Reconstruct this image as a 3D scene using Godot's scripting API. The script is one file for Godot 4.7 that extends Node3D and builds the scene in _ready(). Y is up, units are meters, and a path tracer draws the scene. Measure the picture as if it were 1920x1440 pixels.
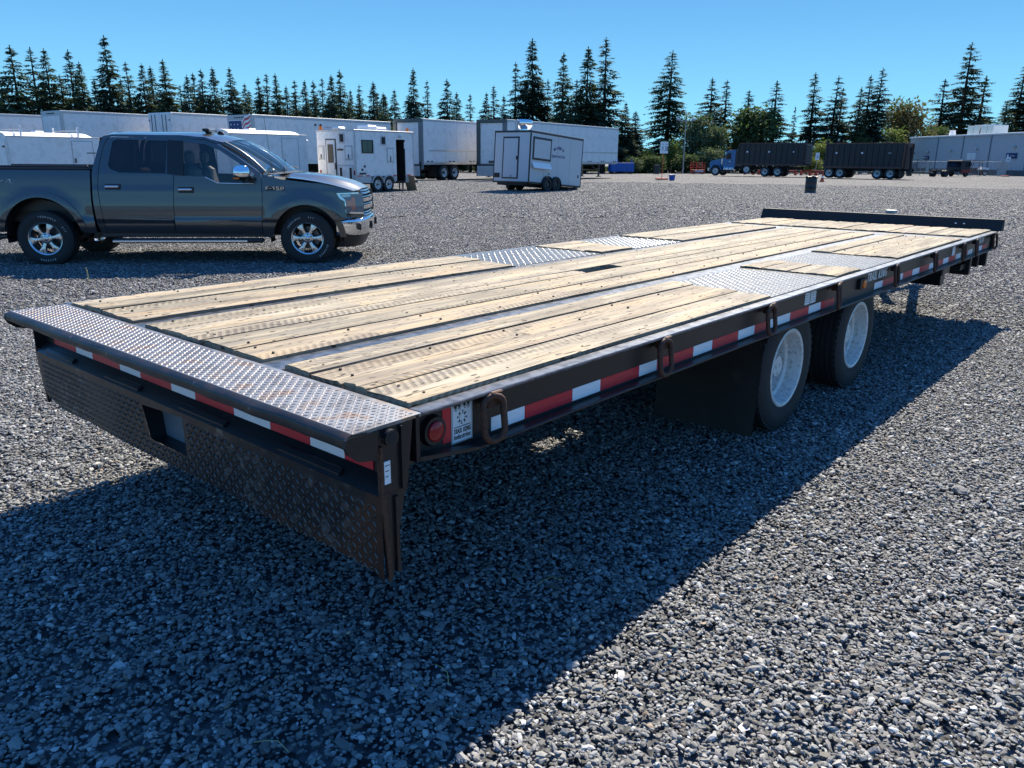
extends Node3D

var M := {}
var rng := RandomNumberGenerator.new()
var taken := {}
const EYE := Vector3(-1.1934, 1.5864, 1.5936)
const AHEAD := Vector3(0.757652, 0, -0.652658)

# ---------- mesh building ----------
class MB:
	var v := PackedVector3Array()
	var n := PackedVector3Array()
	var t := PackedVector2Array()
	var c := PackedColorArray()
	var x := Transform3D()
	var uvo := Vector2()
	var col := Color(1, 1, 1)
	var tint := false

	func put(p: Vector3, nn: Vector3, uv: Vector2) -> void:
		v.push_back(x * p)
		n.push_back((x.basis * nn).normalized())
		t.push_back(uv + uvo)
		if tint:
			c.push_back(col)

	func flat_uv(p: Vector3, nn: Vector3) -> Vector2:
		var a := nn.abs()
		if a.y >= a.x and a.y >= a.z:
			return Vector2(p.x, p.z)
		if a.x >= a.z:
			return Vector2(p.z, p.y)
		return Vector2(p.x, p.y)

	func tri(a: Vector3, b: Vector3, d: Vector3, out := Vector3.ZERO) -> void:
		var nn := (b - a).cross(d - a)
		if nn.length_squared() < 1e-16:
			return
		nn = nn.normalized()
		if out != Vector3.ZERO and nn.dot(out) < 0.0:
			nn = -nn
			var s := b
			b = d
			d = s
		put(a, nn, flat_uv(a, nn))
		put(d, nn, flat_uv(d, nn))
		put(b, nn, flat_uv(b, nn))

	func tri_n(a: Vector3, b: Vector3, d: Vector3, na: Vector3, nb: Vector3, nd: Vector3) -> void:
		var nn := (b - a).cross(d - a)
		if nn.length_squared() < 1e-18:
			return
		if nn.dot(na + nb + nd) < 0.0:
			put(a, na, flat_uv(a, na)); put(b, nb, flat_uv(b, na)); put(d, nd, flat_uv(d, na))
		else:
			put(a, na, flat_uv(a, na)); put(d, nd, flat_uv(d, na)); put(b, nb, flat_uv(b, na))

	func quad(a: Vector3, b: Vector3, d: Vector3, e: Vector3, out := Vector3.ZERO) -> void:
		tri(a, b, d, out)
		tri(a, d, e, out)

	func quad_n(a: Vector3, b: Vector3, d: Vector3, e: Vector3, na: Vector3, nb: Vector3, nd: Vector3, ne: Vector3) -> void:
		tri_n(a, b, d, na, nb, nd)
		tri_n(a, d, e, na, nd, ne)

	func box(ctr: Vector3, s: Vector3, ch := 0.0) -> void:
		var h := s * 0.5
		if ch <= 0.0:
			for ax in 3:
				for sg in [-1.0, 1.0]:
					var o := Vector3(); o[ax] = sg
					var b := (ax + 1) % 3
					var d := (ax + 2) % 3
					var p := []
					for q in [[-1, -1], [1, -1], [1, 1], [-1, 1]]:
						var w := Vector3()
						w[ax] = sg * h[ax]; w[b] = q[0] * h[b]; w[d] = q[1] * h[d]
						p.append(ctr + w)
					quad(p[0], p[1], p[2], p[3], o)
			return
		ch = minf(ch, minf(h.x, minf(h.y, h.z)) * 0.95)
		for ax in 3:
			var b := (ax + 1) % 3
			var d := (ax + 2) % 3
			for sg in [-1.0, 1.0]:
				var o := Vector3(); o[ax] = sg
				var p := []
				for q in [[-1, -1], [1, -1], [1, 1], [-1, 1]]:
					var w := Vector3()
					w[ax] = sg * h[ax]; w[b] = q[0] * (h[b] - ch); w[d] = q[1] * (h[d] - ch)
					p.append(ctr + w)
				quad(p[0], p[1], p[2], p[3], o)
				for s2 in [-1.0, 1.0]:
					var o2 := o; o2[b] = s2
					var e := []
					for q in [[0, -1], [0, 1], [1, 1], [1, -1]]:
						var w := Vector3()
						if q[0] == 0:
							w[ax] = sg * h[ax]; w[b] = s2 * (h[b] - ch)
						else:
							w[ax] = sg * (h[ax] - ch); w[b] = s2 * h[b]
						w[d] = q[1] * (h[d] - ch)
						e.append(ctr + w)
					quad(e[0], e[1], e[2], e[3], o2)
		for a in [-1.0, 1.0]:
			for b in [-1.0, 1.0]:
				for d in [-1.0, 1.0]:
					var k := h - Vector3(ch, ch, ch)
					var sg := Vector3(a, b, d)
					tri(ctr + sg * Vector3(h.x, k.y, k.z), ctr + sg * Vector3(k.x, h.y, k.z), ctr + sg * Vector3(k.x, k.y, h.z), sg)

	func span(a: Vector3, b: Vector3, ch := 0.0) -> void:
		box((a + b) * 0.5, (b - a).abs(), ch)

	func cyl(p0: Vector3, p1: Vector3, r0: float, r1 := -1.0, seg := 12, cap := true) -> void:
		if r1 < 0.0:
			r1 = r0
		var ax := (p1 - p0).normalized()
		var u := ax.cross(Vector3.UP if absf(ax.y) < 0.9 else Vector3.RIGHT).normalized()
		var w := ax.cross(u)
		for i in seg:
			var d0 := u * cos(TAU * i / seg) + w * sin(TAU * i / seg)
			var d1 := u * cos(TAU * (i + 1) / seg) + w * sin(TAU * (i + 1) / seg)
			quad_n(p0 + d0 * r0, p0 + d1 * r0, p1 + d1 * r1, p1 + d0 * r1, d0, d1, d1, d0)
			if cap:
				if r0 > 0.0: tri(p0, p0 + d0 * r0, p0 + d1 * r0, -ax)
				if r1 > 0.0: tri(p1, p1 + d0 * r1, p1 + d1 * r1, ax)

	# profile of (radius, height) pairs round the z axis; outside lies to the right of the way along it
	func lathe(pr: Array, seg := 24, at := Vector3.ZERO) -> void:
		var m := pr.size()
		var fn := []
		for i in m - 1:
			var d: Vector2 = pr[i + 1] - pr[i]
			fn.append(Vector2(d.y, -d.x).normalized())
		for i in m - 1:
			var n0: Vector2 = fn[i]
			var n1: Vector2 = fn[i]
			if i > 0 and fn[i - 1].dot(fn[i]) > 0.75: n0 = (fn[i - 1] + fn[i]).normalized()
			if i < m - 2 and fn[i + 1].dot(fn[i]) > 0.75: n1 = (fn[i + 1] + fn[i]).normalized()
			for k in seg:
				var a0 := TAU * k / seg
				var a1 := TAU * (k + 1) / seg
				var c0 := Vector3(cos(a0), sin(a0), 0)
				var c1 := Vector3(cos(a1), sin(a1), 0)
				var z := Vector3(0, 0, 1)
				quad_n(at + c0 * pr[i].x + z * pr[i].y, at + c1 * pr[i].x + z * pr[i].y, at + c1 * pr[i + 1].x + z * pr[i + 1].y, at + c0 * pr[i + 1].x + z * pr[i + 1].y,
					c0 * n0.x + z * n0.y, c1 * n0.x + z * n0.y, c1 * n1.x + z * n1.y, c0 * n1.x + z * n1.y)

	func tube(pts: Array, r: float, seg := 8, closed := false) -> void:
		var m := pts.size()
		var rings := []
		var up := Vector3(0.13, 0.31, 0.94).normalized()
		for i in m:
			var d: Vector3
			if closed:
				d = pts[(i + 1) % m] - pts[(i + m - 1) % m]
			else:
				d = pts[mini(i + 1, m - 1)] - pts[maxi(i - 1, 0)]
			d = d.normalized()
			var u := d.cross(up)
			if u.length() < 0.1: u = d.cross(Vector3.RIGHT)
			u = u.normalized()
			var w := d.cross(u)
			var ring := []
			for k in seg: ring.append(u * cos(TAU * k / seg) + w * sin(TAU * k / seg))
			rings.append(ring)
		for i in (m if closed else m - 1):
			var j := (i + 1) % m
			for k in seg:
				var l := (k + 1) % seg
				quad_n(pts[i] + rings[i][k] * r, pts[i] + rings[i][l] * r, pts[j] + rings[j][l] * r, pts[j] + rings[j][k] * r, rings[i][k], rings[i][l], rings[j][l], rings[j][k])
		if not closed:
			for k in seg:
				var l := (k + 1) % seg
				tri(pts[0], pts[0] + rings[0][k] * r, pts[0] + rings[0][l] * r, pts[0] - pts[1])
				tri(pts[m - 1], pts[m - 1] + rings[m - 1][k] * r, pts[m - 1] + rings[m - 1][l] * r, pts[m - 1] - pts[m - 2])

	# an (x, y) outline pulled from z0 to z1
	func prism(poly: PackedVector2Array, z0: float, z1: float) -> void:
		var ids := Geometry2D.triangulate_polygon(poly)
		for i in range(0, ids.size(), 3):
			for z in [z0, z1]:
				var o := Vector3(0, 0, 1 if z == maxf(z0, z1) else -1)
				tri(Vector3(poly[ids[i]].x, poly[ids[i]].y, z), Vector3(poly[ids[i + 1]].x, poly[ids[i + 1]].y, z), Vector3(poly[ids[i + 2]].x, poly[ids[i + 2]].y, z), o)
		var cw := Geometry2D.is_polygon_clockwise(poly)
		for i in poly.size():
			var a := poly[i]
			var b := poly[(i + 1) % poly.size()]
			var o := Vector3(b.y - a.y, a.x - b.x, 0)
			if cw: o = -o
			quad(Vector3(a.x, a.y, z0), Vector3(b.x, b.y, z0), Vector3(b.x, b.y, z1), Vector3(a.x, a.y, z1), o)

	# an outline in (x, y) laid on the surface z = side * f(x, y), cut into small cells
	func panel(outline: PackedVector2Array, cell: float, f: Callable, side: float, holes := []) -> void:
		var lo := outline[0]
		var hi := outline[0]
		for p in outline:
			lo = lo.min(p); hi = hi.max(p)
		var nx := ceili((hi.x - lo.x) / cell)
		var ny := ceili((hi.y - lo.y) / cell)
		for i in nx:
			for j in ny:
				var a := lo + Vector2(i, j) * cell
				var sq := PackedVector2Array([a, a + Vector2(cell, 0), a + Vector2(cell, cell), a + Vector2(0, cell)])
				var got: Array = Geometry2D.intersect_polygons(sq, outline)
				for hole in holes:
					var left := []
					for g in got:
						left.append_array(Geometry2D.clip_polygons(g, hole))
					got = left
				for g in got:
					var ids := Geometry2D.triangulate_polygon(g)
					var ps := []
					var ns := []
					for q in g:
						var z: float = f.call(q.x, q.y)
						var dx: float = (f.call(q.x + 0.004, q.y) - f.call(q.x - 0.004, q.y)) / 0.008
						var dy: float = (f.call(q.x, q.y + 0.004) - f.call(q.x, q.y - 0.004)) / 0.008
						ps.append(Vector3(q.x, q.y, z * side))
						ns.append(Vector3(-dx, -dy, side).normalized() if side > 0 else Vector3(-dx, -dy, -1).normalized())
					for k in range(0, ids.size(), 3):
						tri_n(ps[ids[k]], ps[ids[k + 1]], ps[ids[k + 2]], ns[ids[k]], ns[ids[k + 1]], ns[ids[k + 2]])

	# a sheet through rows of points, smooth
	func sheet(rows: Array, out: Vector3) -> void:
		var nr := rows.size()
		var nc: int = rows[0].size()
		var ns := []
		for i in nr:
			var r := []
			for j in nc:
				var du: Vector3 = rows[mini(i + 1, nr - 1)][j] - rows[maxi(i - 1, 0)][j]
				var dv: Vector3 = rows[i][mini(j + 1, nc - 1)] - rows[i][maxi(j - 1, 0)]
				var q := du.cross(dv).normalized()
				if q.dot(out) < 0.0: q = -q
				r.append(q)
			ns.append(r)
		for i in nr - 1:
			for j in nc - 1:
				quad_n(rows[i][j], rows[i + 1][j], rows[i + 1][j + 1], rows[i][j + 1], ns[i][j], ns[i + 1][j], ns[i + 1][j + 1], ns[i][j + 1])

	func mesh() -> ArrayMesh:
		var a := []
		a.resize(Mesh.ARRAY_MAX)
		a[Mesh.ARRAY_VERTEX] = v
		a[Mesh.ARRAY_NORMAL] = n
		a[Mesh.ARRAY_TEX_UV] = t
		if tint: a[Mesh.ARRAY_COLOR] = c
		var m := ArrayMesh.new()
		if v.size() > 0: m.add_surface_from_arrays(Mesh.PRIMITIVE_TRIANGLES, a)
		return m

# ---------- nodes ----------
func numbered(called: String) -> String:
	if not taken.has(called):
		taken[called] = 0
		return called
	taken[called] += 1
	return "%s_%03d" % [called, taken[called]]

func tag(o: Node3D, label: String, category := "", group := "", kind := "") -> void:
	if label: o.set_meta("label", label)
	if category: o.set_meta("category", category)
	if group: o.set_meta("group", group)
	if kind: o.set_meta("kind", kind)

func thing(called: String, label: String, category: String, at := Vector3.ZERO, turn := 0.0, group := "") -> Node3D:
	var o := Node3D.new()
	o.name = numbered(called)
	add_child(o)
	o.position = at
	o.rotation_degrees.y = turn
	tag(o, label, category, group)
	return o

func part(mb, mat: Material, called: String, parent: Node3D, at := Vector3.ZERO) -> MeshInstance3D:
	var o := MeshInstance3D.new()
	var own := {}
	if parent.has_meta("names"): own = parent.get_meta("names")
	var k: int = own.get(called, -1) + 1
	own[called] = k
	parent.set_meta("names", own)
	o.name = called if k == 0 else "%s_%03d" % [called, k]
	o.mesh = mb.mesh() if mb is MB else mb
	o.material_override = null
	for i in o.mesh.get_surface_count(): o.set_surface_override_material(i, mat)
	o.position = at
	parent.add_child(o)
	return o

func whole(mb, mat: Material, called: String, label: String, category := "", group := "", kind := "", at := Vector3.ZERO, turn := 0.0) -> MeshInstance3D:
	var o := MeshInstance3D.new()
	o.name = numbered(called)
	o.mesh = mb.mesh() if mb is MB else mb
	for i in o.mesh.get_surface_count(): o.set_surface_override_material(i, mat)
	o.position = at
	o.rotation_degrees.y = turn
	add_child(o)
	tag(o, label, category, group, kind)
	return o

func copy_of(o: Node3D, label: String, at: Vector3, turn := 0.0, size := Vector3.ONE) -> Node3D:
	var c: Node3D = o.duplicate()
	var base := String(o.name)
	if base.length() > 4 and base.right(3).is_valid_int(): base = base.left(-4)
	c.name = numbered(base)
	add_child(c)
	c.position = at
	c.rotation_degrees.y = turn
	c.scale = size
	c.set_meta("label", label)
	return c

func text_mesh(s: String, bold := true, serif := false) -> TextMesh:
	var f := SystemFont.new()
	f.font_names = PackedStringArray(["Droid Serif" if serif else "Droid Sans"])
	f.font_weight = 700 if bold else 400
	var tm := TextMesh.new()
	tm.font = f
	tm.text = s
	tm.font_size = 32
	tm.pixel_size = 0.01
	tm.depth = 0.02
	tm.curve_step = 2.0
	return tm

# lettering fitted to width x height, standing in the local xy plane of the given frame
func letters(s: String, w: float, h: float, frame: Transform3D, mat: Material, parent: Node3D, lean := 0.0, called := "lettering", bold := true) -> MeshInstance3D:
	var tm := text_mesh(s, bold)
	var bb := tm.get_aabb()
	var o := part(tm, mat, called, parent)
	var sx := w / bb.size.x
	var sy := h / bb.size.y
	var b := Basis(Vector3(sx, 0, 0), Vector3(lean * sy, sy, 0), Vector3(0, 0, 0.05))
	o.transform = frame * Transform3D(b, -(b * bb.get_center()))
	return o

func V2(a: Array) -> PackedVector2Array:
	var p := PackedVector2Array()
	for i in range(0, a.size(), 2): p.push_back(Vector2(a[i], a[i + 1]))
	return p

func land(x: float, z: float) -> float:
	var d := (Vector3(x, 0, z) - EYE).dot(AHEAD)
	return -0.0065 * maxf(0.0, d - 55.0) if d < 420.0 else -2.37

func ordinal(k: int) -> String:
	var ones := ["", "first", "second", "third", "fourth", "fifth", "sixth", "seventh", "eighth", "ninth", "tenth", "eleventh", "twelfth", "thirteenth", "fourteenth", "fifteenth", "sixteenth", "seventeenth", "eighteenth", "nineteenth"]
	if k < 20: return ones[k]
	var tens := {2: ["twentieth", "twenty-"], 3: ["thirtieth", "thirty-"], 4: ["fortieth", "forty-"]}
	return tens[k / 10][0] if k % 10 == 0 else tens[k / 10][1] + ones[k % 10]

func _ready() -> void:
	rng.seed = 11
	var cam := Camera3D.new()
	cam.name = "camera"
	add_child(cam)
	cam.transform = Transform3D(Basis(Vector3(0.654205, 0.007151, 0.756283), Vector3(0.205346, 0.960714, -0.186714), Vector3(-0.727907, 0.277449, 0.627035)), EYE)
	cam.fov = 52.178
	cam.near = 0.05
	cam.far = 2500.0
	cam.current = true
	var we := WorldEnvironment.new()
	we.name = "world_environment"
	var env := Environment.new()
	env.background_mode = Environment.BG_SKY
	var sm := ProceduralSkyMaterial.new()
	sm.sky_top_color = Color(0.175, 0.375, 0.62)
	sm.sky_horizon_color = Color(0.455, 0.69, 0.765)
	sm.sky_curve = 0.094
	sm.ground_bottom_color = Color(0.23, 0.25, 0.28)
	sm.ground_horizon_color = Color(0.33, 0.42, 0.48)
	sm.sun_angle_max = 18.0
	sm.sun_curve = 0.08
	var sky := Sky.new()
	sky.sky_material = sm
	env.sky = sky
	env.tonemap_mode = Environment.TONE_MAPPER_LINEAR
	env.tonemap_exposure = 2.3
	env.sdfgi_enabled = true
	env.ssao_enabled = true
	env.ssil_enabled = true
	we.environment = env
	add_child(we)
	var sun := DirectionalLight3D.new()
	sun.name = "sun"
	sun.light_color = Color(1.0, 0.955, 0.88)
	sun.light_energy = 1.6
	sun.light_angular_distance = 0.53
	sun.shadow_enabled = true
	sun.sky_mode = DirectionalLight3D.SKY_MODE_LIGHT_ONLY
	add_child(sun)
	sun.look_at_from_position(Vector3(0.93, 1.0, -0.37) * 50.0, Vector3.ZERO)
	make_materials()
	make_ground()
	make_building()
	make_trees()
	make_flatbed()
	make_pickup()
	make_parked_trailers()
	make_far_things()
	make_small_things()

# ---------- materials ----------
func mat(r: float, g: float, b: float, rough := 0.6, metal := 0.0) -> StandardMaterial3D:
	var m := StandardMaterial3D.new()
	m.albedo_color = Color(r, g, b).linear_to_srgb()
	m.roughness = rough
	m.metallic = metal
	return m

func noise(freq: float, octaves := 4, s := 1, kind := FastNoiseLite.TYPE_SIMPLEX_SMOOTH) -> FastNoiseLite:
	var f := FastNoiseLite.new()
	f.noise_type = kind
	f.frequency = freq
	f.seed = s
	f.fractal_octaves = octaves
	if octaves <= 1: f.fractal_type = FastNoiseLite.FRACTAL_NONE
	return f

func ramp(stops: Array) -> Gradient:
	var g := Gradient.new()
	var o := PackedFloat32Array()
	var c := PackedColorArray()
	for s in stops:
		o.push_back(s[0]); c.push_back(Color(s[1], s[2], s[3]))
	g.offsets = o
	g.colors = c
	return g

func noise_tex(f: FastNoiseLite, size: int, stops: Array) -> NoiseTexture2D:
	var t := NoiseTexture2D.new()
	t.width = size
	t.height = size
	t.seamless = true
	t.noise = f
	if stops: t.color_ramp = ramp(stops)
	return t

func tri_planar(m: StandardMaterial3D, s: float, world := false) -> void:
	m.uv1_triplanar = true
	m.uv1_world_triplanar = world
	m.uv1_scale = Vector3(s, s, s)

# painted or bare surface with blotches: colours are sRGB stops of a noise ramp
func worn(stops: Array, freq: float, s: float, rough: float, metal := 0.0, seed_ := 3, bump := 0.0) -> StandardMaterial3D:
	var m := StandardMaterial3D.new()
	m.albedo_texture = noise_tex(noise(freq, 5, seed_), 512, stops)
	m.roughness = rough
	m.metallic = metal
	if bump > 0.0:
		m.heightmap_enabled = true
		m.heightmap_texture = noise_tex(noise(freq * 4.0, 3, seed_ + 5), 512, [])
		m.heightmap_scale = bump
	tri_planar(m, s)
	return m

func wood_maps(s: int) -> Array:
	var w := 1024
	var h := 512
	var fine := noise(0.9, 3, s)
	var wide := noise(0.35, 4, s + 1)
	var warp := noise(0.6, 2, s + 2)
	var stain := noise(0.9, 4, s + 3)
	var chip := noise(5.0, 2, s + 4)
	var rgb := PackedByteArray(); rgb.resize(w * h * 3)
	var hgt := PackedByteArray(); hgt.resize(w * h)
	for j in h:
		var y := float(j) / h * 0.9
		var lane := fposmod(y / 0.225, 1.0)
		var track: float = smoothstep(0.18, 0.28, lane) * (1.0 - smoothstep(0.62, 0.74, lane))
		for i in w:
			var x := float(i) / w * 3.6
			var yy := y + 0.006 * warp.get_noise_2d(x * 2.0, y * 3.0)
			var g := fine.get_noise_2d(x * 3.0, yy * 190.0)
			var b := wide.get_noise_2d(x * 1.6, yy * 60.0)
			var st := stain.get_noise_2d(x * 1.3, y * 4.0)
			var ck := absf(wide.get_noise_2d(x * 0.9 + 40.0, yy * 42.0))
			var cp := chip.get_noise_2d(x * 2.0, y * 7.0)
			var cleat := 0.5 + 0.5 * sin((x + y * 0.55 * (1.0 if int(y / 0.225) % 2 == 0 else -1.0)) * TAU / 0.034)
			cleat = smoothstep(0.35, 0.65, cleat) * track * clampf(0.45 + 1.6 * warp.get_noise_2d(x * 0.8 + 9.0, y * 2.0), 0.0, 1.0)
			var k := clampf(0.56 + 0.42 * g + 0.36 * b + 0.42 * st - 0.34 * cleat, 0.0, 1.0)
			var cr := Color(0.40, 0.35, 0.28).lerp(Color(0.88, 0.83, 0.71), k)
			cr = cr.lerp(Color(0.74, 0.62, 0.44), clampf(st * 1.3, 0.0, 0.5))
			cr = cr.lerp(Color(0.62, 0.60, 0.57), clampf(-b * 1.1, 0.0, 0.4))
			var dark := clampf(1.0 - ck / 0.034, 0.0, 1.0) * clampf(0.55 + wide.get_noise_2d(x * 1.2 + 5.0, y * 9.0) * 2.2, 0.0, 1.0)
			if cp > 0.52: dark = maxf(dark, minf(1.0, (cp - 0.52) * 9.0))
			cr = cr.lerp(Color(0.16, 0.12, 0.09), dark * 0.85)
			var q := (j * w + i) * 3
			rgb[q] = int(cr.r * 255.0); rgb[q + 1] = int(cr.g * 255.0); rgb[q + 2] = int(cr.b * 255.0)
			hgt[j * w + i] = int(clampf(0.55 + 0.16 * g + 0.14 * b - 0.30 * cleat - 0.5 * dark, 0.0, 1.0) * 255.0)
	return [ImageTexture.create_from_image(Image.create_from_data(w, h, false, Image.FORMAT_RGB8, rgb)), ImageTexture.create_from_image(Image.create_from_data(w, h, false, Image.FORMAT_L8, hgt))]

# the ramp's face: black paint, rubbed pale in places, rusting towards its right end and lower edge
func ramp_material() -> StandardMaterial3D:
	var w := 1024
	var h := 128
	var a := noise(3.0, 5, 71)
	var b := noise(9.0, 4, 72)
	var rgb := PackedByteArray(); rgb.resize(w * h * 3)
	for j in h:
		var z := 1.0 - float(j) / h
		for i in w:
			var y := float(i) / w * 2.6
			var n := a.get_noise_2d(y, z * 0.30)
			var f := b.get_noise_2d(y * 1.5, z * 0.45)
			var cr := Color(0.10, 0.105, 0.115).lerp(Color(0.19, 0.19, 0.195), clampf(0.4 + f, 0.0, 1.0))
			var rust := clampf((0.95 - y) * 0.55, 0.0, 0.6) * (1.15 - z) + clampf((0.22 - z) * 1.6, 0.0, 0.5) * clampf(1.6 - y, 0.0, 1.0) + clampf((0.10 - y) * 8.0, 0.0, 0.8)
			rust = smoothstep(0.25, 0.6, rust + n * 0.9 - 0.05)
			cr = cr.lerp(Color(0.36, 0.22, 0.14).lerp(Color(0.22, 0.14, 0.10), clampf(0.5 + f * 1.5, 0.0, 1.0)), rust * 0.85)
			var rub := exp(-pow((y - 2.18) / 0.16, 2.0)) * 0.8 + exp(-pow((y - 0.80) / 0.14, 2.0)) + exp(-pow((y - 0.30) / 0.2, 2.0)) * 0.6
			cr = cr.lerp(Color(0.52, 0.48, 0.43), clampf(rub * smoothstep(0.05, 0.5, f + n * 0.6), 0.0, 0.7))
			var q := (j * w + i) * 3
			rgb[q] = int(cr.r * 255.0); rgb[q + 1] = int(cr.g * 255.0); rgb[q + 2] = int(cr.b * 255.0)
	var m := StandardMaterial3D.new()
	m.albedo_texture = ImageTexture.create_from_image(Image.create_from_data(w, h, false, Image.FORMAT_RGB8, rgb))
	m.roughness = 0.36
	m.metallic = 0.2
	return m

func make_materials() -> void:
	for k in 2:
		var maps := wood_maps(20 + k * 31)
		for j in 2:
			var m := StandardMaterial3D.new()
			m.albedo_texture = maps[0]
			m.albedo_color = [Color(0.82, 0.83, 0.86), Color(0.77, 0.78, 0.80), Color(0.82, 0.81, 0.82), Color(0.76, 0.78, 0.82)][k * 2 + j]
			m.roughness = 0.82
			m.heightmap_enabled = true
			m.heightmap_texture = maps[1]
			m.heightmap_scale = 0.6
			m.uv1_scale = Vector3(1.0 / 3.6, 1.0 / 0.9, 1.0)
			M["wood%d" % (k * 2 + j)] = m
	M.plate = worn([[0.0, 0.44, 0.42, 0.41], [0.40, 0.55, 0.56, 0.575], [0.62, 0.60, 0.61, 0.625], [0.80, 0.58, 0.53, 0.49], [1.0, 0.55, 0.43, 0.35]], 0.012, 1.1, 0.40, 0.75, 4, 0.02)
	M.deck_steel = worn([[0.0, 0.30, 0.29, 0.28], [0.5, 0.41, 0.42, 0.43], [1.0, 0.40, 0.37, 0.34]], 0.02, 1.0, 0.30, 0.7, 9, 0.02)
	M.lug_rust = worn([[0.0, 0.44, 0.36, 0.31], [0.5, 0.56, 0.54, 0.53], [1.0, 0.54, 0.43, 0.36]], 0.03, 1.3, 0.34, 0.8, 14)
	M.lug_steel = mat(0.26, 0.27, 0.28, 0.28, 0.85)
	M.ramp_plate = ramp_material()
	M.headboard = mat(0.012, 0.012, 0.013, 0.75)
	M.ramp_lug = mat(0.10, 0.092, 0.085, 0.26, 0.7)
	M.bolt = mat(0.06, 0.045, 0.035, 0.8)
	M.black_paint = worn([[0.0, 0.075, 0.08, 0.09], [0.7, 0.105, 0.11, 0.12], [0.86, 0.14, 0.14, 0.145], [1.0, 0.22, 0.18, 0.16]], 0.014, 1.0, 0.36, 0.0, 41)
	M.lip_paint = worn([[0.0, 0.10, 0.10, 0.11], [0.62, 0.13, 0.13, 0.14], [0.70, 0.25, 0.16, 0.11], [0.76, 0.14, 0.13, 0.13], [0.90, 0.28, 0.20, 0.15], [0.95, 0.62, 0.62, 0.60], [1.0, 0.28, 0.18, 0.12]], 0.022, 1.0, 0.42, 0.0, 44)
	M.rail_top = worn([[0.0, 0.26, 0.26, 0.27], [0.45, 0.42, 0.43, 0.45], [0.7, 0.50, 0.51, 0.53], [1.0, 0.40, 0.33, 0.29]], 0.03, 0.9, 0.30, 0.7, 47)
	M.rust = worn([[0.0, 0.20, 0.13, 0.10], [0.5, 0.30, 0.19, 0.14], [1.0, 0.42, 0.26, 0.17]], 0.05, 2.0, 0.7, 0.1, 51, 0.05)
	M.rubber = mat(0.018, 0.018, 0.019, 0.75)
	M.flap = worn([[0.0, 0.08, 0.08, 0.085], [0.7, 0.11, 0.11, 0.11], [1.0, 0.20, 0.18, 0.16]], 0.01, 1.2, 0.6, 0.0, 57)
	M.wheel_white = worn([[0.0, 0.56, 0.52, 0.46], [0.35, 0.82, 0.82, 0.81], [0.8, 0.88, 0.88, 0.88], [1.0, 0.60, 0.50, 0.42]], 0.02, 2.5, 0.42, 0.1, 61)
	M.white_paint = mat(0.80, 0.80, 0.80, 0.4)
	M.van_white = worn([[0.0, 0.80, 0.80, 0.79], [0.5, 0.89, 0.89, 0.89], [1.0, 0.84, 0.83, 0.81]], 0.008, 0.4, 0.45, 0.0, 65)
	M.van_grey = mat(0.46, 0.47, 0.48, 0.5, 0.2)
	M.alu = mat(0.55, 0.56, 0.57, 0.35, 0.9)
	M.green_grey = mat(0.07, 0.085, 0.08, 0.5)
	M.grey_blue = mat(0.13, 0.15, 0.165, 0.5)
	M.dark = mat(0.012, 0.012, 0.013, 0.7)
	M.black = mat(0.02, 0.02, 0.022, 0.45)
	M.black_trim = mat(0.012, 0.012, 0.013, 0.4)
	M.red_tape = mat(0.60, 0.018, 0.035, 0.3)
	M.white_tape = mat(0.86, 0.87, 0.88, 0.3)
	M.red_lens = mat(0.30, 0.005, 0.012, 0.15)
	M.amber = mat(0.75, 0.16, 0.01, 0.2)
	M.sticker = mat(0.78, 0.80, 0.82, 0.4)
	M.ink = mat(0.015, 0.018, 0.025, 0.5)
	M.chrome = mat(0.82, 0.83, 0.85, 0.06, 1.0)
	M.bright = mat(0.62, 0.62, 0.63, 0.24, 0.95)
	M.gun = mat(0.10, 0.10, 0.105, 0.35, 0.7)
	var paint := mat(0.085, 0.088, 0.090, 0.30, 0.65)
	paint.clearcoat_enabled = true
	paint.clearcoat = 1.0
	paint.clearcoat_roughness = 0.04
	M.car_paint = paint
	M.glass_dark = glass(0.01, 0.012, 0.014, 0.86)
	M.glass = glass(0.03, 0.09, 0.10, 0.24)
	M.glass_clear = glass(0.05, 0.09, 0.10, 0.22)
	M.lens = glass(0.5, 0.52, 0.55, 0.25)
	M.seat = mat(0.035, 0.034, 0.034, 0.6)
	M.orange = mat(0.60, 0.10, 0.02, 0.5)
	M.red_orange = mat(0.50, 0.06, 0.025, 0.55)
	M.cone = mat(0.80, 0.09, 0.03, 0.5)
	M.blue = mat(0.01, 0.09, 0.36, 0.45)
	M.truck_blue = mat(0.012, 0.13, 0.30, 0.3, 0.1)
	M.sign_blue = mat(0.01, 0.035, 0.14, 0.5)
	M.dump_black = worn([[0.0, 0.10, 0.10, 0.11], [0.6, 0.15, 0.15, 0.165], [0.85, 0.20, 0.17, 0.16], [1.0, 0.30, 0.20, 0.16]], 0.02, 0.35, 0.55, 0.0, 71)
	M.dump_rust = mat(0.10, 0.05, 0.035, 0.7)
	M.siding = mat(0.55, 0.56, 0.57, 0.55)
	M.siding_dark = mat(0.16, 0.20, 0.24, 0.6)
	M.plinth = mat(0.13, 0.12, 0.115, 0.8)
	M.food_grey = mat(0.50, 0.52, 0.55, 0.4)
	M.plywood = mat(0.30, 0.20, 0.12, 0.8)
	M.red_truck = mat(0.25, 0.02, 0.015, 0.4)
	M.bark = worn([[0.0, 0.16, 0.13, 0.11], [1.0, 0.32, 0.26, 0.21]], 0.05, 0.5, 0.9, 0.0, 81)
	M.needle = leafy(0.040, 0.060, 0.040, 0.18)
	M.needle_light = leafy(0.062, 0.086, 0.048, 0.2)
	M.leaf_olive = leafy(0.075, 0.095, 0.038, 0.35)
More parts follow.
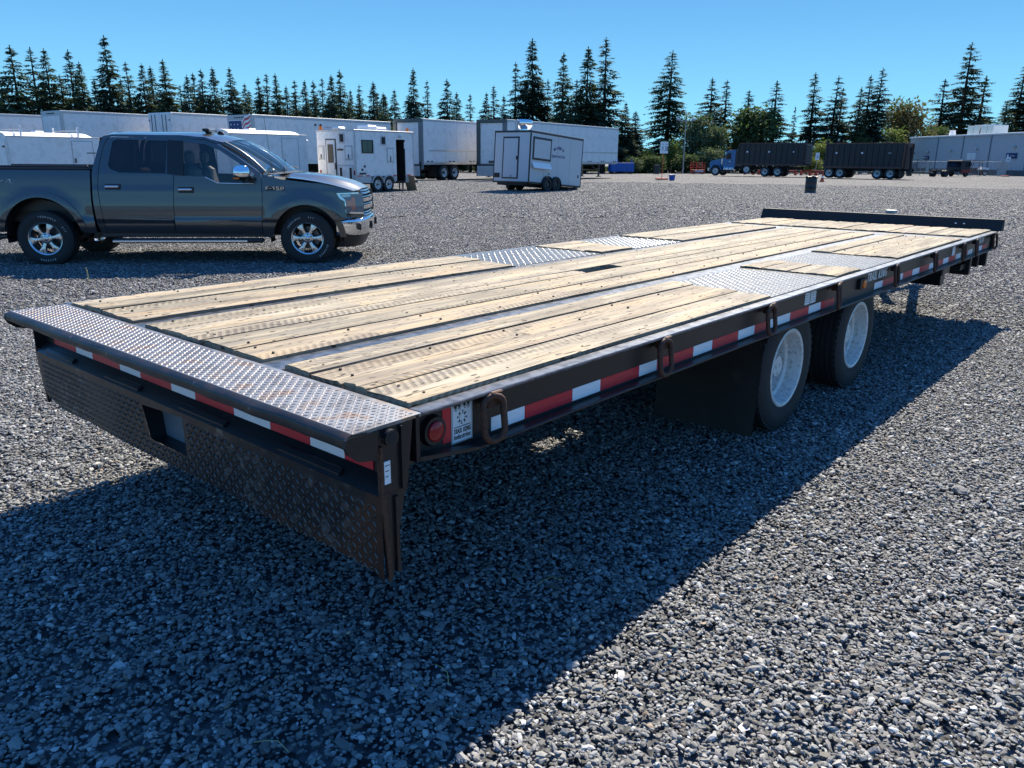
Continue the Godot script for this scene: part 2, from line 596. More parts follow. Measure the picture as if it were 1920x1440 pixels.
	M.leaf_brown = leafy(0.14, 0.105, 0.045, 0.35)
	M.leaf_yellow = leafy(0.17, 0.17, 0.045, 0.45)
	M.leaf_pale = leafy(0.115, 0.135, 0.075, 0.35)
	M.weed = leafy(0.10, 0.17, 0.03, 0.4)
	M.straw = mat(0.45, 0.40, 0.18, 0.8)
	M.steel_pole = mat(0.35, 0.36, 0.37, 0.45, 0.5)

func glass(r: float, g: float, b: float, a: float) -> StandardMaterial3D:
	var m := StandardMaterial3D.new()
	var c := Color(r, g, b).linear_to_srgb()
	c.a = a
	m.albedo_color = c
	m.transparency = BaseMaterial3D.TRANSPARENCY_ALPHA
	m.roughness = 0.03
	return m

func leafy(r: float, g: float, b: float, back: float) -> StandardMaterial3D:
	var m := mat(r, g, b, 0.95)
	m.metallic_specular = 0.2
	m.backlight_enabled = true
	m.backlight = Color(back * 0.6, back * 0.8, back * 0.35)
	m.cull_mode = BaseMaterial3D.CULL_DISABLED
	return m

# ---------- ground ----------
func make_ground() -> void:
	var gm := StandardMaterial3D.new()
	var cells := noise(0.055, 1, 5, FastNoiseLite.TYPE_CELLULAR)
	cells.cellular_return_type = FastNoiseLite.RETURN_CELL_VALUE
	gm.albedo_texture = noise_tex(cells, 1024, [[0.0, 0.30, 0.31, 0.335], [0.5, 0.48, 0.495, 0.52], [1.0, 0.66, 0.67, 0.69]])
	gm.albedo_color = Color(0.68, 0.69, 0.70)
	gm.roughness = 0.85
	gm.heightmap_enabled = true
	var hc := noise(0.055, 1, 5, FastNoiseLite.TYPE_CELLULAR)
	hc.cellular_return_type = FastNoiseLite.RETURN_DISTANCE2_SUB
	gm.heightmap_texture = noise_tex(hc, 1024, [])
	gm.heightmap_scale = 4.0
	gm.detail_enabled = true
	gm.detail_blend_mode = BaseMaterial3D.BLEND_MODE_MUL
	gm.detail_uv_layer = BaseMaterial3D.DETAIL_UV_2
	gm.uv2_triplanar = true
	gm.uv2_world_triplanar = true
	gm.uv2_scale = Vector3(0.021, 0.021, 0.021)
	gm.detail_albedo = noise_tex(noise(0.012, 5, 8), 512, [[0.0, 0.72, 0.72, 0.74], [0.5, 0.90, 0.90, 0.90], [1.0, 1.0, 0.98, 0.94]])
	tri_planar(gm, 0.36, true)
	M.ground = gm
	var mb := MB.new()
	var radii := [0.0, 1.5, 4.0, 8.0, 14.0, 22.0, 32.0, 44.0, 52.0, 58.0, 66.0, 80.0, 100.0, 130.0, 170.0, 220.0, 300.0, 400.0, 520.0, 800.0, 1400.0, 2200.0]
	for i in radii.size() - 1:
		for k in 72:
			var q := []
			for e in [[i, k], [i + 1, k], [i + 1, k + 1], [i, k + 1]]:
				var a: float = TAU * e[1] / 72.0
				var x: float = EYE.x + cos(a) * radii[e[0]]
				var z: float = EYE.z + sin(a) * radii[e[0]]
				q.append(Vector3(x, land(x, z) - 0.018, z))
			if i > 0: mb.tri_n(q[0], q[1], q[2], Vector3.UP, Vector3.UP, Vector3.UP)
			mb.tri_n(q[0], q[2], q[3], Vector3.UP, Vector3.UP, Vector3.UP)
			if i == 0: mb.tri_n(q[0], q[1], q[2], Vector3.UP, Vector3.UP, Vector3.UP)
	whole(mb, gm, "ground", "grey crushed gravel lot reaching to the trees", "", "", "structure")
	# loose crushed stone, as patches of real stones
	var ico := []
	var g := (1.0 + sqrt(5.0)) / 2.0
	for p in [[-1, g, 0], [1, g, 0], [-1, -g, 0], [1, -g, 0], [0, -1, g], [0, 1, g], [0, -1, -g], [0, 1, -g], [g, 0, -1], [g, 0, 1], [-g, 0, -1], [-g, 0, 1]]:
		ico.append(Vector3(p[0], p[1], p[2]).normalized())
	var fc := [0, 11, 5, 0, 5, 1, 0, 1, 7, 0, 7, 10, 0, 10, 11, 1, 5, 9, 5, 11, 4, 11, 10, 2, 10, 7, 6, 7, 1, 8, 3, 9, 4, 3, 4, 2, 3, 2, 6, 3, 6, 8, 3, 8, 9, 4, 9, 5, 2, 4, 11, 6, 2, 10, 8, 6, 7, 9, 8, 1]
	var protos := []
	for k in 16:
		var pts := []
		for p in ico: pts.append(p * rng.randf_range(0.60, 1.12))
		protos.append(pts)
	var sm := mat(1, 1, 1, 0.75)
	sm.vertex_color_use_as_albedo = true
	M.stone = sm
	var root := Node3D.new()
	root.name = "gravel"
	add_child(root)
	tag(root, "loose grey crushed stones covering the whole lot", "", "", "stuff")
	var variants := 5
	var meshes := []
	for k in variants:
		var pb := MB.new()
		pb.tint = true
		for s in 4700:
			var big := rng.randf()
			var r := 0.0055 + 0.0075 * pow(big, 2.4) + (0.006 if big > 0.99 else 0.0)
			var bs := Basis(Vector3(rng.randf_range(-1, 1), rng.randf_range(-1, 1), rng.randf_range(-1, 1)).normalized(), rng.randf() * TAU)
			bs = Basis.from_scale(Vector3(rng.randf_range(1.0, 1.75), rng.randf_range(0.42, 0.80), rng.randf_range(0.75, 1.1)) * r) * bs
			bs = Basis(Vector3.UP, rng.randf() * TAU) * Basis(Vector3.RIGHT, rng.randf_range(-0.6, 0.6)) * Basis(Vector3.BACK, rng.randf_range(-0.5, 0.5)) * bs
			var o := Vector3(rng.randf_range(-0.5, 0.5), rng.randf_range(-0.007, 0.006) + (0.003 if big > 0.8 else 0.0), rng.randf_range(-0.5, 0.5))
			var a := rng.randf_range(0.085, 0.27)
			if rng.randf() < 0.07: a = rng.randf_range(0.33, 0.46)
			var w := rng.randf_range(-0.008, 0.009)
			pb.col = Color(a * 0.985 + w, a, a * 0.985 - w * 0.9)
			if rng.randf() < 0.012: pb.col = Color(a * 1.25, a * 0.95, a * 0.70)
			var pts: Array = protos[rng.randi() % 16]
			var q := []
			for p in pts: q.append(o + bs * p)
			for f in range(0, 60, 3):
				pb.tri(q[fc[f]], q[fc[f + 1]], q[fc[f + 2]], q[fc[f]] + q[fc[f + 1]] + q[fc[f + 2]] - o * 3.0)
		meshes.append(pb.mesh())
	var lists := []
	for k in variants * 2: lists.append([])
	for ring in [[0.0, 9.0, 1.0], [9.0, 22.0, 1.4], [22.0, 56.0, 2.1]]:
		var st: float = ring[2] * 0.94
		var n := ceili(ring[1] / st) + 1
		for i in range(-n, n + 1):
			for j in range(-n, n + 1):
				var p := Vector3(EYE.x + i * st, 0.0, EYE.z + j * st)
				var d := p - Vector3(EYE.x, 0, EYE.z)
				var dist := d.length()
				if dist > ring[1] or dist <= ring[0]: continue
				if dist > 2.4 and d.normalized().dot(AHEAD) < 0.66: continue
				if dist <= 2.4 and d.dot(AHEAD) < -0.8: continue
				var b := Basis(Vector3.UP, (rng.randi() % 4) * PI / 2.0) * Basis.from_scale(Vector3(ring[2], ring[2] * 0.9, ring[2]))
				lists[rng.randi() % variants + (variants if ring[0] > 1.0 else 0)].append(Transform3D(b, p))
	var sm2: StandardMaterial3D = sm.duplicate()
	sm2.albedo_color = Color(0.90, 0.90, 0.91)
	for k in variants * 2:
		var mm := MultiMesh.new()
		mm.transform_format = MultiMesh.TRANSFORM_3D
		mm.mesh = meshes[k % variants]
		mm.instance_count = lists[k].size()
		for i in lists[k].size(): mm.set_instance_transform(i, lists[k][i])
		var mi := MultiMeshInstance3D.new()
		mi.name = "stones" if k == 0 else "stones_%03d" % k
		mi.multimesh = mm
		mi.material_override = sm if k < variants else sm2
		mi.set_meta("kind", "stuff")
		root.add_child(mi)

# trailer frame: x forward from the tail, y to the left, z above the deck
func F(x: float, y: float, z: float) -> Vector3:
	return Vector3(x, 0.88 + z, -y)

func fspan(mb: MB, x0: float, x1: float, y0: float, y1: float, z0: float, z1: float, ch := 0.0) -> void:
	mb.span(F(x0, y0, z0), F(x1, y1, z1), ch)

func plank(parent: Node3D, x0: float, x1: float, y0: float, y1: float, called := "plank") -> void:
	var mb := MB.new()
	mb.uvo = Vector2(rng.randf() * 3.6, rng.randf() * 0.9)
	var top := 0.014 + rng.randf_range(-0.003, 0.004)
	var nx := maxi(3, ceili((x1 - x0) / 0.35))
	var ny := 7
	var rows := []
	for i in nx + 1:
		var row := []
		for j in ny + 1:
			var x := lerpf(x0, x1, float(i) / nx)
			var y := lerpf(y0 + 0.002, y1 - 0.002, float(j) / ny)
			var z := top
			if i == 0: x += absf(rng.randfn(0.0, 0.0035))
			if i == nx: x -= absf(rng.randfn(0.0, 0.0035))
			if j == 0 or j == ny:
				y += rng.randf_range(-0.0018, 0.0018)
				z -= 0.003
			else:
				z += rng.randf_range(-0.001, 0.001)
			if (i == 0 or i == nx): z -= rng.randf_range(0.0, 0.003)
			row.append(F(x, y, z))
		rows.append(row)
	for i in nx:
		for j in ny:
			mb.quad(rows[i][j], rows[i + 1][j], rows[i + 1][j + 1], rows[i][j + 1], Vector3.UP)
	var dn := Vector3(0, -0.05, 0)
	for i in nx:
		mb.quad(rows[i][0], rows[i + 1][0], rows[i + 1][0] + dn, rows[i][0] + dn, Vector3(0, 0, 1))
		mb.quad(rows[i][ny], rows[i + 1][ny], rows[i + 1][ny] + dn, rows[i][ny] + dn, Vector3(0, 0, -1))
	for j in ny:
		mb.quad(rows[0][j], rows[0][j + 1], rows[0][j + 1] + dn, rows[0][j] + dn, Vector3(-1, 0, 0))
		mb.quad(rows[nx][j], rows[nx][j + 1], rows[nx][j + 1] + dn, rows[nx][j] + dn, Vector3(1, 0, 0))
	part(mb, M["wood%d" % (rng.randi() % 4)], called, parent)

func lug_mesh(l: float, w: float, h: float) -> ArrayMesh:
	var mb := MB.new()
	var b := [Vector3(-l, 0, 0), Vector3(-l * 0.45, 0, w), Vector3(l * 0.45, 0, w), Vector3(l, 0, 0), Vector3(l * 0.45, 0, -w), Vector3(-l * 0.45, 0, -w)]
	var t0 := Vector3(-l * 0.5, h, 0)
	var t1 := Vector3(l * 0.5, h, 0)
	mb.tri(b[0], b[1], t0, Vector3(-1, 1, 1)); mb.tri(b[0], b[5], t0, Vector3(-1, 1, -1))
	mb.tri(b[3], b[2], t1, Vector3(1, 1, 1)); mb.tri(b[3], b[4], t1, Vector3(1, 1, -1))
	mb.quad(b[1], b[2], t1, t0, Vector3(0, 1, 1)); mb.quad(b[5], b[4], t1, t0, Vector3(0, 1, -1))
	return mb.mesh()

# raised lugs over a rectangle: a corner, two sides, and the way up
func lugs(parent: Node3D, o: Vector3, u: Vector3, v: Vector3, up: Vector3, pitch: float, m: Material, lug: ArrayMesh, keep = null) -> void:
	var nu := int(u.length() / pitch)
	var nv := int(v.length() / pitch)
	var a := u.normalized()
	var b := v.normalized()
	var list := []
	for i in nu:
		for j in nv:
			var p := o + a * (pitch * (i + 0.5)) + b * (pitch * (j + 0.5))
			if keep != null and not keep.call(p): continue
			var d := (a + b).normalized() if (i + j) % 2 == 0 else (a - b).normalized()
			list.append(Transform3D(Basis(d, up, d.cross(up)), p))
	var mm := MultiMesh.new()
	mm.transform_format = MultiMesh.TRANSFORM_3D
	mm.mesh = lug
	mm.instance_count = list.size()
	for i in list.size(): mm.set_instance_transform(i, list[i])
	var mi := MultiMeshInstance3D.new()
	mi.name = "tread_lugs" if not parent.has_node("tread_lugs") else "tread_lugs_%03d" % parent.get_child_count()
	mi.multimesh = mm
	mi.material_override = m
	mi.set_meta("kind", "stuff")
	parent.add_child(mi)

func tyre_mesh(r: float, w: float, rb: float, seg := 40, grooves := true) -> ArrayMesh:
	var mb := MB.new()
	var h := w * 0.5
	var p := [Vector2(rb - 0.004, -h * 0.72), Vector2(rb + 0.012, -h * 0.92), Vector2(lerpf(rb, r, 0.45), -h), Vector2(lerpf(rb, r, 0.8), -h * 0.96), Vector2(r - 0.012, -h * 0.86), Vector2(r, -h * 0.76)]
	if grooves:
		for k in 4:
			var z := lerpf(-h * 0.5, h * 0.5, k / 3.0)
			p.append_array([Vector2(r, z - 0.007), Vector2(r - 0.009, z - 0.005), Vector2(r - 0.009, z + 0.005), Vector2(r, z + 0.007)])
	p.append_array([Vector2(r, h * 0.76), Vector2(r - 0.012, h * 0.86), Vector2(lerpf(rb, r, 0.8), h * 0.96), Vector2(lerpf(rb, r, 0.62), h * 0.985), Vector2(lerpf(rb, r, 0.58), h * 1.0), Vector2(lerpf(rb, r, 0.45), h), Vector2(rb + 0.012, h * 0.92), Vector2(rb - 0.004, h * 0.72)])
	mb.lathe(p, seg)
	# shoulder blocks
	if grooves:
		for k in seg:
			var a := TAU * k / seg
			for s in [-1.0, 1.0]:
				mb.x = Transform3D(Basis(Vector3(0, 0, 1), a), Vector3.ZERO)
				mb.box(Vector3(r - 0.006, 0, s * h * 0.78), Vector3(0.015, TAU * r / seg * 0.62, h * 0.22), 0.003)
	return mb.mesh()

func dual_rim(rb: float, w: float, deep: bool) -> ArrayMesh:
	var mb := MB.new()
	var h := w * 0.5
	var d := -h * 0.55 if deep else h * 0.5
	mb.lathe([Vector2(rb + 0.016, h * 0.62), Vector2(rb + 0.018, h * 0.93), Vector2(rb + 0.010, h * 0.97), Vector2(rb - 0.004, h * 0.93), Vector2(rb - 0.012, h * 0.7), Vector2(rb - 0.016, h * 0.2), Vector2(rb - 0.034, h * 0.1), Vector2(rb - 0.036, d * 0.8), Vector2(rb - 0.060, d), Vector2(0.085, d), Vector2(0.085, d - 0.01), Vector2(0.0, d - 0.01)], 44)
	return mb.mesh()

func make_flatbed() -> void:
	var t := thing("flatbed_trailer", "long black flatbed trailer with worn plank deck, tread plates and red and white reflective tape", "trailer")
	var mb := MB.new()
	# side rails, open channels with the flanges outward
	for s in [0, 1]:
		mb = MB.new()
		var q := func(a: float, b: float) -> float: return a if s == 0 else b
		fspan(mb, 0.262, 8.45, q.call(0.0, 2.53), q.call(0.06, 2.59), -0.012, 0.0, 0.003)
		var cap := part(mb, M.rail_top, "rail_flange", t)
		mb = MB.new()
		fspan(mb, 0.25, 8.45, q.call(0.05, 2.525), q.call(0.065, 2.54), -0.170, -0.0125)
		part(mb, M.black_paint, "rail_web", t)
		mb = MB.new()
		var e := [0.0, 2.59]
		fspan(mb, 0.50, 8.47, q.call(0.0, 2.525), q.call(0.065, 2.59), -0.182, -0.1705, 0.003)
		# flange rising to the tail
		var y0: float = q.call(0.0, 2.525)
		var y1: float = q.call(0.065, 2.59)
		mb.quad(F(0.245, y0, -0.133), F(0.50, y0, -0.1705), F(0.50, y1, -0.1705), F(0.245, y1, -0.133), Vector3.UP)
		mb.quad(F(0.245, y0, -0.147), F(0.50, y0, -0.182), F(0.50, y1, -0.182), F(0.245, y1, -0.147), Vector3.DOWN)
		mb.quad(F(0.245, y0, -0.133), F(0.50, y0, -0.1705), F(0.50, y0, -0.182), F(0.245, y0, -0.147), Vector3(0, 0, 1))
		mb.quad(F(0.245, y1, -0.133), F(0.50, y1, -0.1705), F(0.50, y1, -0.182), F(0.245, y1, -0.147), Vector3(0, 0, -1))
		part(mb, M.black_paint, "rail_lower_flange", t)
		mb = MB.new()
		fspan(mb, 0.236, 0.25, q.call(0.0, 2.52), q.call(0.07, 2.59), -0.147, -0.003)
		part(mb, M.black_paint, "rail_end_plate", t)
	# steel strips that show between the plank panels
	for y in [[0.718, 0.842], [1.742, 1.852]]:
		mb = MB.new()
		fspan(mb, 0.255, 7.16, y[0], y[1], -0.014, -0.002, 0.002)
		part(mb, M.rail_top, "deck_strip", t)
	mb = MB.new()
	fspan(mb, 7.165, 7.415, 0.062, 2.528, -0.014, -0.001, 0.002)
	part(mb, M.rail_top, "cross_strip", t)
	# planks
	var cols := {"r": [[0.066, 0.262], [0.266, 0.386], [0.390, 0.560], [0.564, 0.712]], "c": [[0.848, 1.056], [1.060, 1.280], [1.284, 1.404], [1.408, 1.588], [1.592, 1.738]], "l": [[1.858, 2.026], [2.030, 2.208], [2.212, 2.386], [2.390, 2.524]]}
	for c in cols.r:
		plank(t, 0.268 + rng.randf() * 0.012, 2.83 + (c[0] - 0.066) * 0.17, c[0], c[1])
		plank(t, 3.832, 4.27 + rng.randf() * 0.03, c[0], c[1])
		plank(t, 5.108, 7.135, c[0], c[1])
	for k in 5:
		var c: Array = cols.c[k]
		if k == 2:
			plank(t, 0.27, 2.86, c[0], c[1])
			plank(t, 3.27, 7.15, c[0], c[1])
		else:
			plank(t, 0.268 + rng.randf() * 0.02, 7.15, c[0], c[1])
	for c in cols.l:
		plank(t, 0.268 + rng.randf() * 0.012, 2.82 + (c[0] - 1.858) * 0.17, c[0], c[1])
		plank(t, 3.855, 4.30 + (c[0] - 1.858) * 0.25, c[0], c[1])
		plank(t, 5.11, 7.15, c[0], c[1])
	var y := 0.068
	while y < 2.50:
		var w := minf(rng.randf_range(0.15, 0.205), 2.522 - y)
		plank(t, 7.425 + rng.randf() * 0.01, 8.435, y, y + w - 0.004, "front_plank")
		y += w
	# bolt heads where the planks are fixed to the cross beams
	mb = MB.new()
	for yc in [0.11, 0.22, 0.30, 0.355, 0.43, 0.52, 0.60, 0.68, 0.89, 1.01, 1.10, 1.24, 1.32, 1.37, 1.45, 1.55, 1.63, 1.70, 1.90, 1.98, 2.07, 2.17, 2.25, 2.35, 2.43, 2.49]:
		for k in 17:
			var xx: float = 0.36 + k * 0.415 + rng.randf_range(-0.02, 0.02)
			if (yc < 0.72 or yc > 1.86) and (xx > 2.75 and xx < 5.12): continue
			if absf(yc - 1.345) < 0.05 and xx > 2.84 and xx < 3.3: continue
			if rng.randf() < 0.35: continue
			mb.cyl(F(xx, yc + rng.randf_range(-0.008, 0.008), 0.006), F(xx, yc, 0.0175), 0.0058, 0.005, 7)
	var bolts := part(mb, M.bolt, "deck_bolts", t)
	bolts.set_meta("kind", "stuff")
	# tread plates let into the deck
	var lug := lug_mesh(0.0115, 0.0036, 0.0022)
	var big := lug_mesh(0.0112, 0.0036, 0.0028)
	for p in [[2.84, 3.826, 0.064, 0.716], [4.30, 5.10, 0.064, 0.716], [2.84, 3.85, 1.856, 2.526], [4.32, 5.10, 1.856, 2.526]]:
		mb = MB.new()
		fspan(mb, p[0], p[1], p[2], p[3], -0.010, 0.003, 0.002)
		var pl := part(mb, M.deck_steel, "tread_plate", t)
		lugs(pl, F(p[0], p[2], 0.003), Vector3(p[1] - p[0], 0, 0), Vector3(0, 0, p[2] - p[3]), Vector3.UP, 0.032, M.lug_steel, lug)
	# tail plate with its rolled lip
	mb = MB.new()
	fspan(mb, 0.012, 0.258, 0.0, 2.548, -0.010, 0.0)
	var tail := part(mb, M.plate, "tail_plate", t)
	lugs(tail, F(0.014, 0.006, 0.0), Vector3(0.243, 0, 0), Vector3(0, 0, -2.54), Vector3.UP, 0.0190, M.lug_rust, lug_mesh(0.0082, 0.0027, 0.0018))
	mb = MB.new()
	var lip := [Vector2(0.012, 0.0), Vector2(0.004, -0.002), Vector2(-0.008, -0.009), Vector2(-0.013, -0.015), Vector2(-0.014, -0.036), Vector2(-0.008, -0.042), Vector2(0.01, -0.050), Vector2(0.06, -0.056)]
	var cuts := 40
	var rows := []
	for i in cuts + 1:
		var yy := 2.548 * i / cuts
		var dent := 0.0025 * sin(yy * 9.0) + 0.003 * sin(yy * 23.0 + 1.0) * sin(yy * 3.1)
		var row := []
		for k in lip.size():
			row.append(F(lip[k].x + (dent if k > 1 and k < 6 else 0.0), yy, lip[k].y))
		rows.append(row)
	mb.sheet(rows, Vector3(-1, 0.1, 0))
	for yy in [0.0, 2.548]:
		for k in range(1, lip.size() - 1):
			mb.tri(F(0.06, yy, -0.006), F(lip[k].x, yy, lip[k].y), F(lip[k + 1].x, yy, lip[k + 1].y), Vector3(0, 0, 1 if yy == 0.0 else -1))
	part(mb, M.lip_paint, "tail_lip", t)
	for yy in [-0.004, 2.542]:
		mb = MB.new()
		mb.x = Transform3D(Basis(), Vector3(0, 0.88, -yy))
		mb.prism(V2([-0.014, -0.012, -0.018, -0.032, -0.008, -0.054, 0.025, -0.082, 0.085, -0.094, 0.100, -0.011, 0.0, -0.0065]), 0.0, -0.010)
		part(mb, M.black_paint, "lip_end_plate", t)
	mb = MB.new()
	fspan(mb, 0.152, 0.172, 0.012, 2.578, -0.175, -0.0105)
	part(mb, M.black_paint, "tail_crossmember", t)
	var tape := [0.09, 0.224, 0.398, 0.62, 0.847, 1.116, 1.30, 1.559, 1.749, 2.022, 2.202, 2.46]
	for k in tape.size() - 1:
		mb = MB.new()
		fspan(mb, 0.1485, 0.1515, tape[k] + 0.001, tape[k + 1] - 0.001, -0.168, -0.118)
		part(mb, M.red_tape if k % 2 == 0 else M.white_tape, "tail_tape", t)
	# folded ramp below the tail: ledge, wedge ends, tread-plate face
	mb = MB.new()
	mb.x = Transform3D(Basis(), Vector3(0, 0.88, -0.012))
	mb.prism(V2([0.101, -0.213, 0.150, -0.171, 0.175, -0.1752, 0.175, -0.225, 0.110, -0.225]), 0.0, -2.556)
	var ramp := part(mb, M.black_paint, "loading_ramp", t)
	mb = MB.new()
	# face, bent along its lower edge, with the number-plate opening
	var face := PackedVector2Array([Vector2(0.0, -0.213)])
	face.push_back(Vector2(2.58, -0.213))
	face.push_back(Vector2(2.56, -0.33)); face.push_back(Vector2(2.52, -0.42)); face.push_back(Vector2(2.40, -0.447))
	for k in 20:
		var yy := 2.30 - k * 0.118
		face.push_back(Vector2(yy, -0.458 + 0.006 * sin(yy * 7.0) + (0.010 if yy < 0.95 and yy > 0.7 else 0.0)))
	face.push_back(Vector2(0.0, -0.478))
	var hole := V2([1.14, -0.232, 1.47, -0.250, 1.425, -0.385, 1.135, -0.385])
	var tmp := MB.new()
	tmp.panel(face, 0.09, func(a: float, b: float) -> float: return 0.0012 * sin(a * 4.0) + 0.0008 * sin(a * 11.0), 1.0, [hole])
	for i0 in tmp.v.size():
		var i := i0 - i0 % 3 + (2 - i0 % 3)
		mb.v.push_back(F(0.100 - tmp.v[i].z, tmp.v[i].x, tmp.v[i].y))
		mb.n.push_back(Vector3(-tmp.n[i].z, tmp.n[i].y, -tmp.n[i].x))
		mb.t.push_back(Vector2(tmp.v[i].x / 2.6, 1.0 - (tmp.v[i].y + 0.48) / 0.27))
	part(mb, M.ramp_plate, "ramp_face", ramp)
	lugs(ramp, F(0.0985, 0.02, -0.465), Vector3(0, 0, -2.50), Vector3(0, 0.245, 0), Vector3(-1, 0, 0), 0.0250, M.ramp_lug, big, func(p: Vector3) -> bool:
		var a := Vector2(-p.z, p.y - 0.88)
		return Geometry2D.is_point_in_polygon(a, face) and not Geometry2D.is_point_in_polygon(a, PackedVector2Array([hole[0] + Vector2(-0.02, 0.01), hole[1] + Vector2(0.02, 0.01), hole[2] + Vector2(0.02, -0.015), hole[3] + Vector2(-0.02, -0.015)])))
	mb = MB.new()
	for k in 4:
		mb.quad(F(0.101, hole[k].x, hole[k].y), F(0.101, hole[(k + 1) % 4].x, hole[(k + 1) % 4].y), F(0.175, hole[(k + 1) % 4].x, hole[(k + 1) % 4].y), F(0.175, hole[k].x, hole[k].y))
	part(mb, M.black_paint, "plate_recess", ramp)
	mb = MB.new()
	mb.quad(F(0.165, 1.05, -0.40), F(0.165, 1.50, -0.40), F(0.178, 1.50, -0.22), F(0.178, 1.05, -0.22), Vector3(-1, 0, 0))
	part(mb, M.grey_blue, "plate_backing", ramp)
	for s in [0.0, 2.572]:
		mb = MB.new()
		mb.x = Transform3D(Basis(), Vector3(0, 0.88, -s))
		mb.prism(V2([0.1, -0.206, 0.203, -0.206, 0.186, -0.225, 0.131, -0.478, 0.117, -0.478]), 0.0, -0.012)
		mb.box(Vector3(0.150, -0.34, -0.005), Vector3(0.012, 0.24, 0.028))
		part(mb, M.black_paint, "ramp_end", ramp)
	mb = MB.new()
	mb.prism(V2([-0.479, 0.116, -0.205, 0.0985, -0.205, 0.1015, -0.479, 0.121]), 0.002, -0.004)
	mb.x = Transform3D(Basis(), Vector3(0, 0.88, 0))
	mb.v.clear(); mb.n.clear(); mb.t.clear()
	mb.prism(V2([0.096, -0.20, 0.112, -0.20, 0.128, -0.478, 0.116, -0.482]), 0.004, -0.004)
	part(mb, M.rust, "ramp_edge", ramp)
	for yy in [0.20, 0.85, 1.5, 2.15]:
		mb = MB.new()
		mb.x = Transform3D(Basis(Vector3(0, 0, 1), 0.709), F(0.1185, yy, -0.197))
		mb.box(Vector3(0, 0.004, -0.16), Vector3(0.026, 0.012, 0.32), 0.003)
		part(mb, M.black_paint, "hinge_bar", ramp)
	# post at the tail corner with pivot tube and label
	for s in [0.0, 2.58]:
		mb = MB.new()
		mb.x = Transform3D(Basis(), Vector3(0, 0.88, -s))
		mb.prism(V2([0.107, -0.0105, 0.224, -0.0105, 0.199, -0.205, 0.104, -0.205]), 0.0, -0.010)
		mb.box(Vector3(0.175, -0.11, 0.004), Vector3(0.006, 0.19, 0.012))
		part(mb, M.black_paint, "tail_post", t)
		mb = MB.new()
		mb.cyl(F(0.131, s - 0.02, -0.038), F(0.131, s + 0.03, -0.038), 0.024, 0.024, 20)
		part(mb, M.black_paint, "pivot_tube", t)
		mb = MB.new()
		mb.cyl(F(0.131, s - 0.021, -0.038), F(0.131, s - 0.0205, -0.038), 0.015, 0.015, 16)
		part(mb, M.dark, "pivot_bore", t)
	mb = MB.new()
	fspan(mb, 0.100, 0.109, -0.004, 0.012, -0.205, -0.062)
	part(mb, M.rust, "rusty_post_edge", t)
	mb = MB.new()
	fspan(mb, 0.112, 0.134, -0.0035, -0.001, -0.176, -0.108)
	var lab := part(mb, M.sticker, "paper_label", t)
	for k in 3:
		mb = MB.new()
		fspan(mb, 0.115, 0.131 - k * 0.003, -0.0042, -0.0036, -0.122 - k * 0.016, -0.119 - k * 0.016)
		part(mb, M.grey_blue, "print_line", lab)
	# things on the rail web; positions there are a little farther in
	var wx := func(a: float) -> float: return a * 1.0314 + 0.0375
	for s in [[0.554, 0.72, 0], [0.72, 0.987, 1], [0.987, 1.162, 0], [1.162, 1.433, 1], [1.433, 1.569, 0], [1.569, 1.879, 1], [1.879, 2.057, 0], [2.057, 2.325, 1], [2.325, 2.508, 0], [2.508, 2.69, 1], [2.69, 2.957, 0], [2.957, 3.222, 1], [3.222, 3.407, 0], [3.407, 3.63, 1], [4.393, 4.573, 0], [4.573, 4.84, 1], [4.93, 5.052, 0], [5.052, 5.302, 1], [5.302, 5.492, 0], [5.492, 5.774, 1], [5.774, 5.93, 0], [6.05, 6.22, 1], [6.22, 6.40, 0], [6.40, 6.66, 1], [6.66, 6.84, 0], [7.0, 7.12, 1], [7.12, 7.30, 0], [7.52, 7.72, 0], [7.72, 7.95, 1]]:
		mb = MB.new()
		fspan(mb, wx.call(s[0]) + 0.0005, wx.call(s[1]) - 0.0005, 0.0482, 0.0497, -0.160, -0.113)
		for k in 3:
			fspan(mb, wx.call(s[0]) + 0.003, wx.call(s[1]) - 0.003, 0.0474, 0.0482, -0.156 + k * 0.0145, -0.146 + k * 0.0145)
		part(mb, M.red_tape if s[2] == 1 else M.white_tape, "reflective_tape", t)
	mb = MB.new()
	mb.cyl(F(wx.call(0.297), 0.05, -0.086), F(wx.call(0.297), 0.032, -0.086), 0.050, 0.044, 28)
	var lamp := part(mb, M.black_trim, "tail_lamp", t)
	mb = MB.new()
	mb.x = Transform3D(Basis(), F(wx.call(0.297), 0.032, -0.086))
	mb.lathe([Vector2(0.032, 0.0), Vector2(0.031, 0.006), Vector2(0.022, 0.011), Vector2(0.0, 0.013)], 28)
	part(mb, M.red_lens, "lens", lamp)
	mb = MB.new()
	fspan(mb, wx.call(0.340), wx.call(0.374), 0.0482, 0.0497, -0.145, -0.022)
	part(mb, M.red_tape, "red_reflector", t)
	# crown-topped maker's plate
	var x0: float = wx.call(0.378)
	var x1: float = wx.call(0.468)
	var wd := x1 - x0
	mb = MB.new()
	mb.x = Transform3D(Basis(), F(x0, 0.0482, -0.157))
	var out := PackedVector2Array()
	for p in [[0, 0], [1, 0], [1, 1.0], [0.80, 0.79], [0.72, 0.90], [0.64, 0.80], [0.50, 0.93], [0.38, 0.79], [0.29, 0.88], [0.20, 0.78], [0, 1.0]]:
		out.push_back(Vector2(p[0] * wd, p[1] * 0.138))
	mb.prism(out, 0.0, -0.0015)
	var crown := part(mb, M.sticker, "maker_plate", t)
	mb = MB.new()
	mb.x = Transform3D(Basis(), F(x0, 0.0482, -0.157))
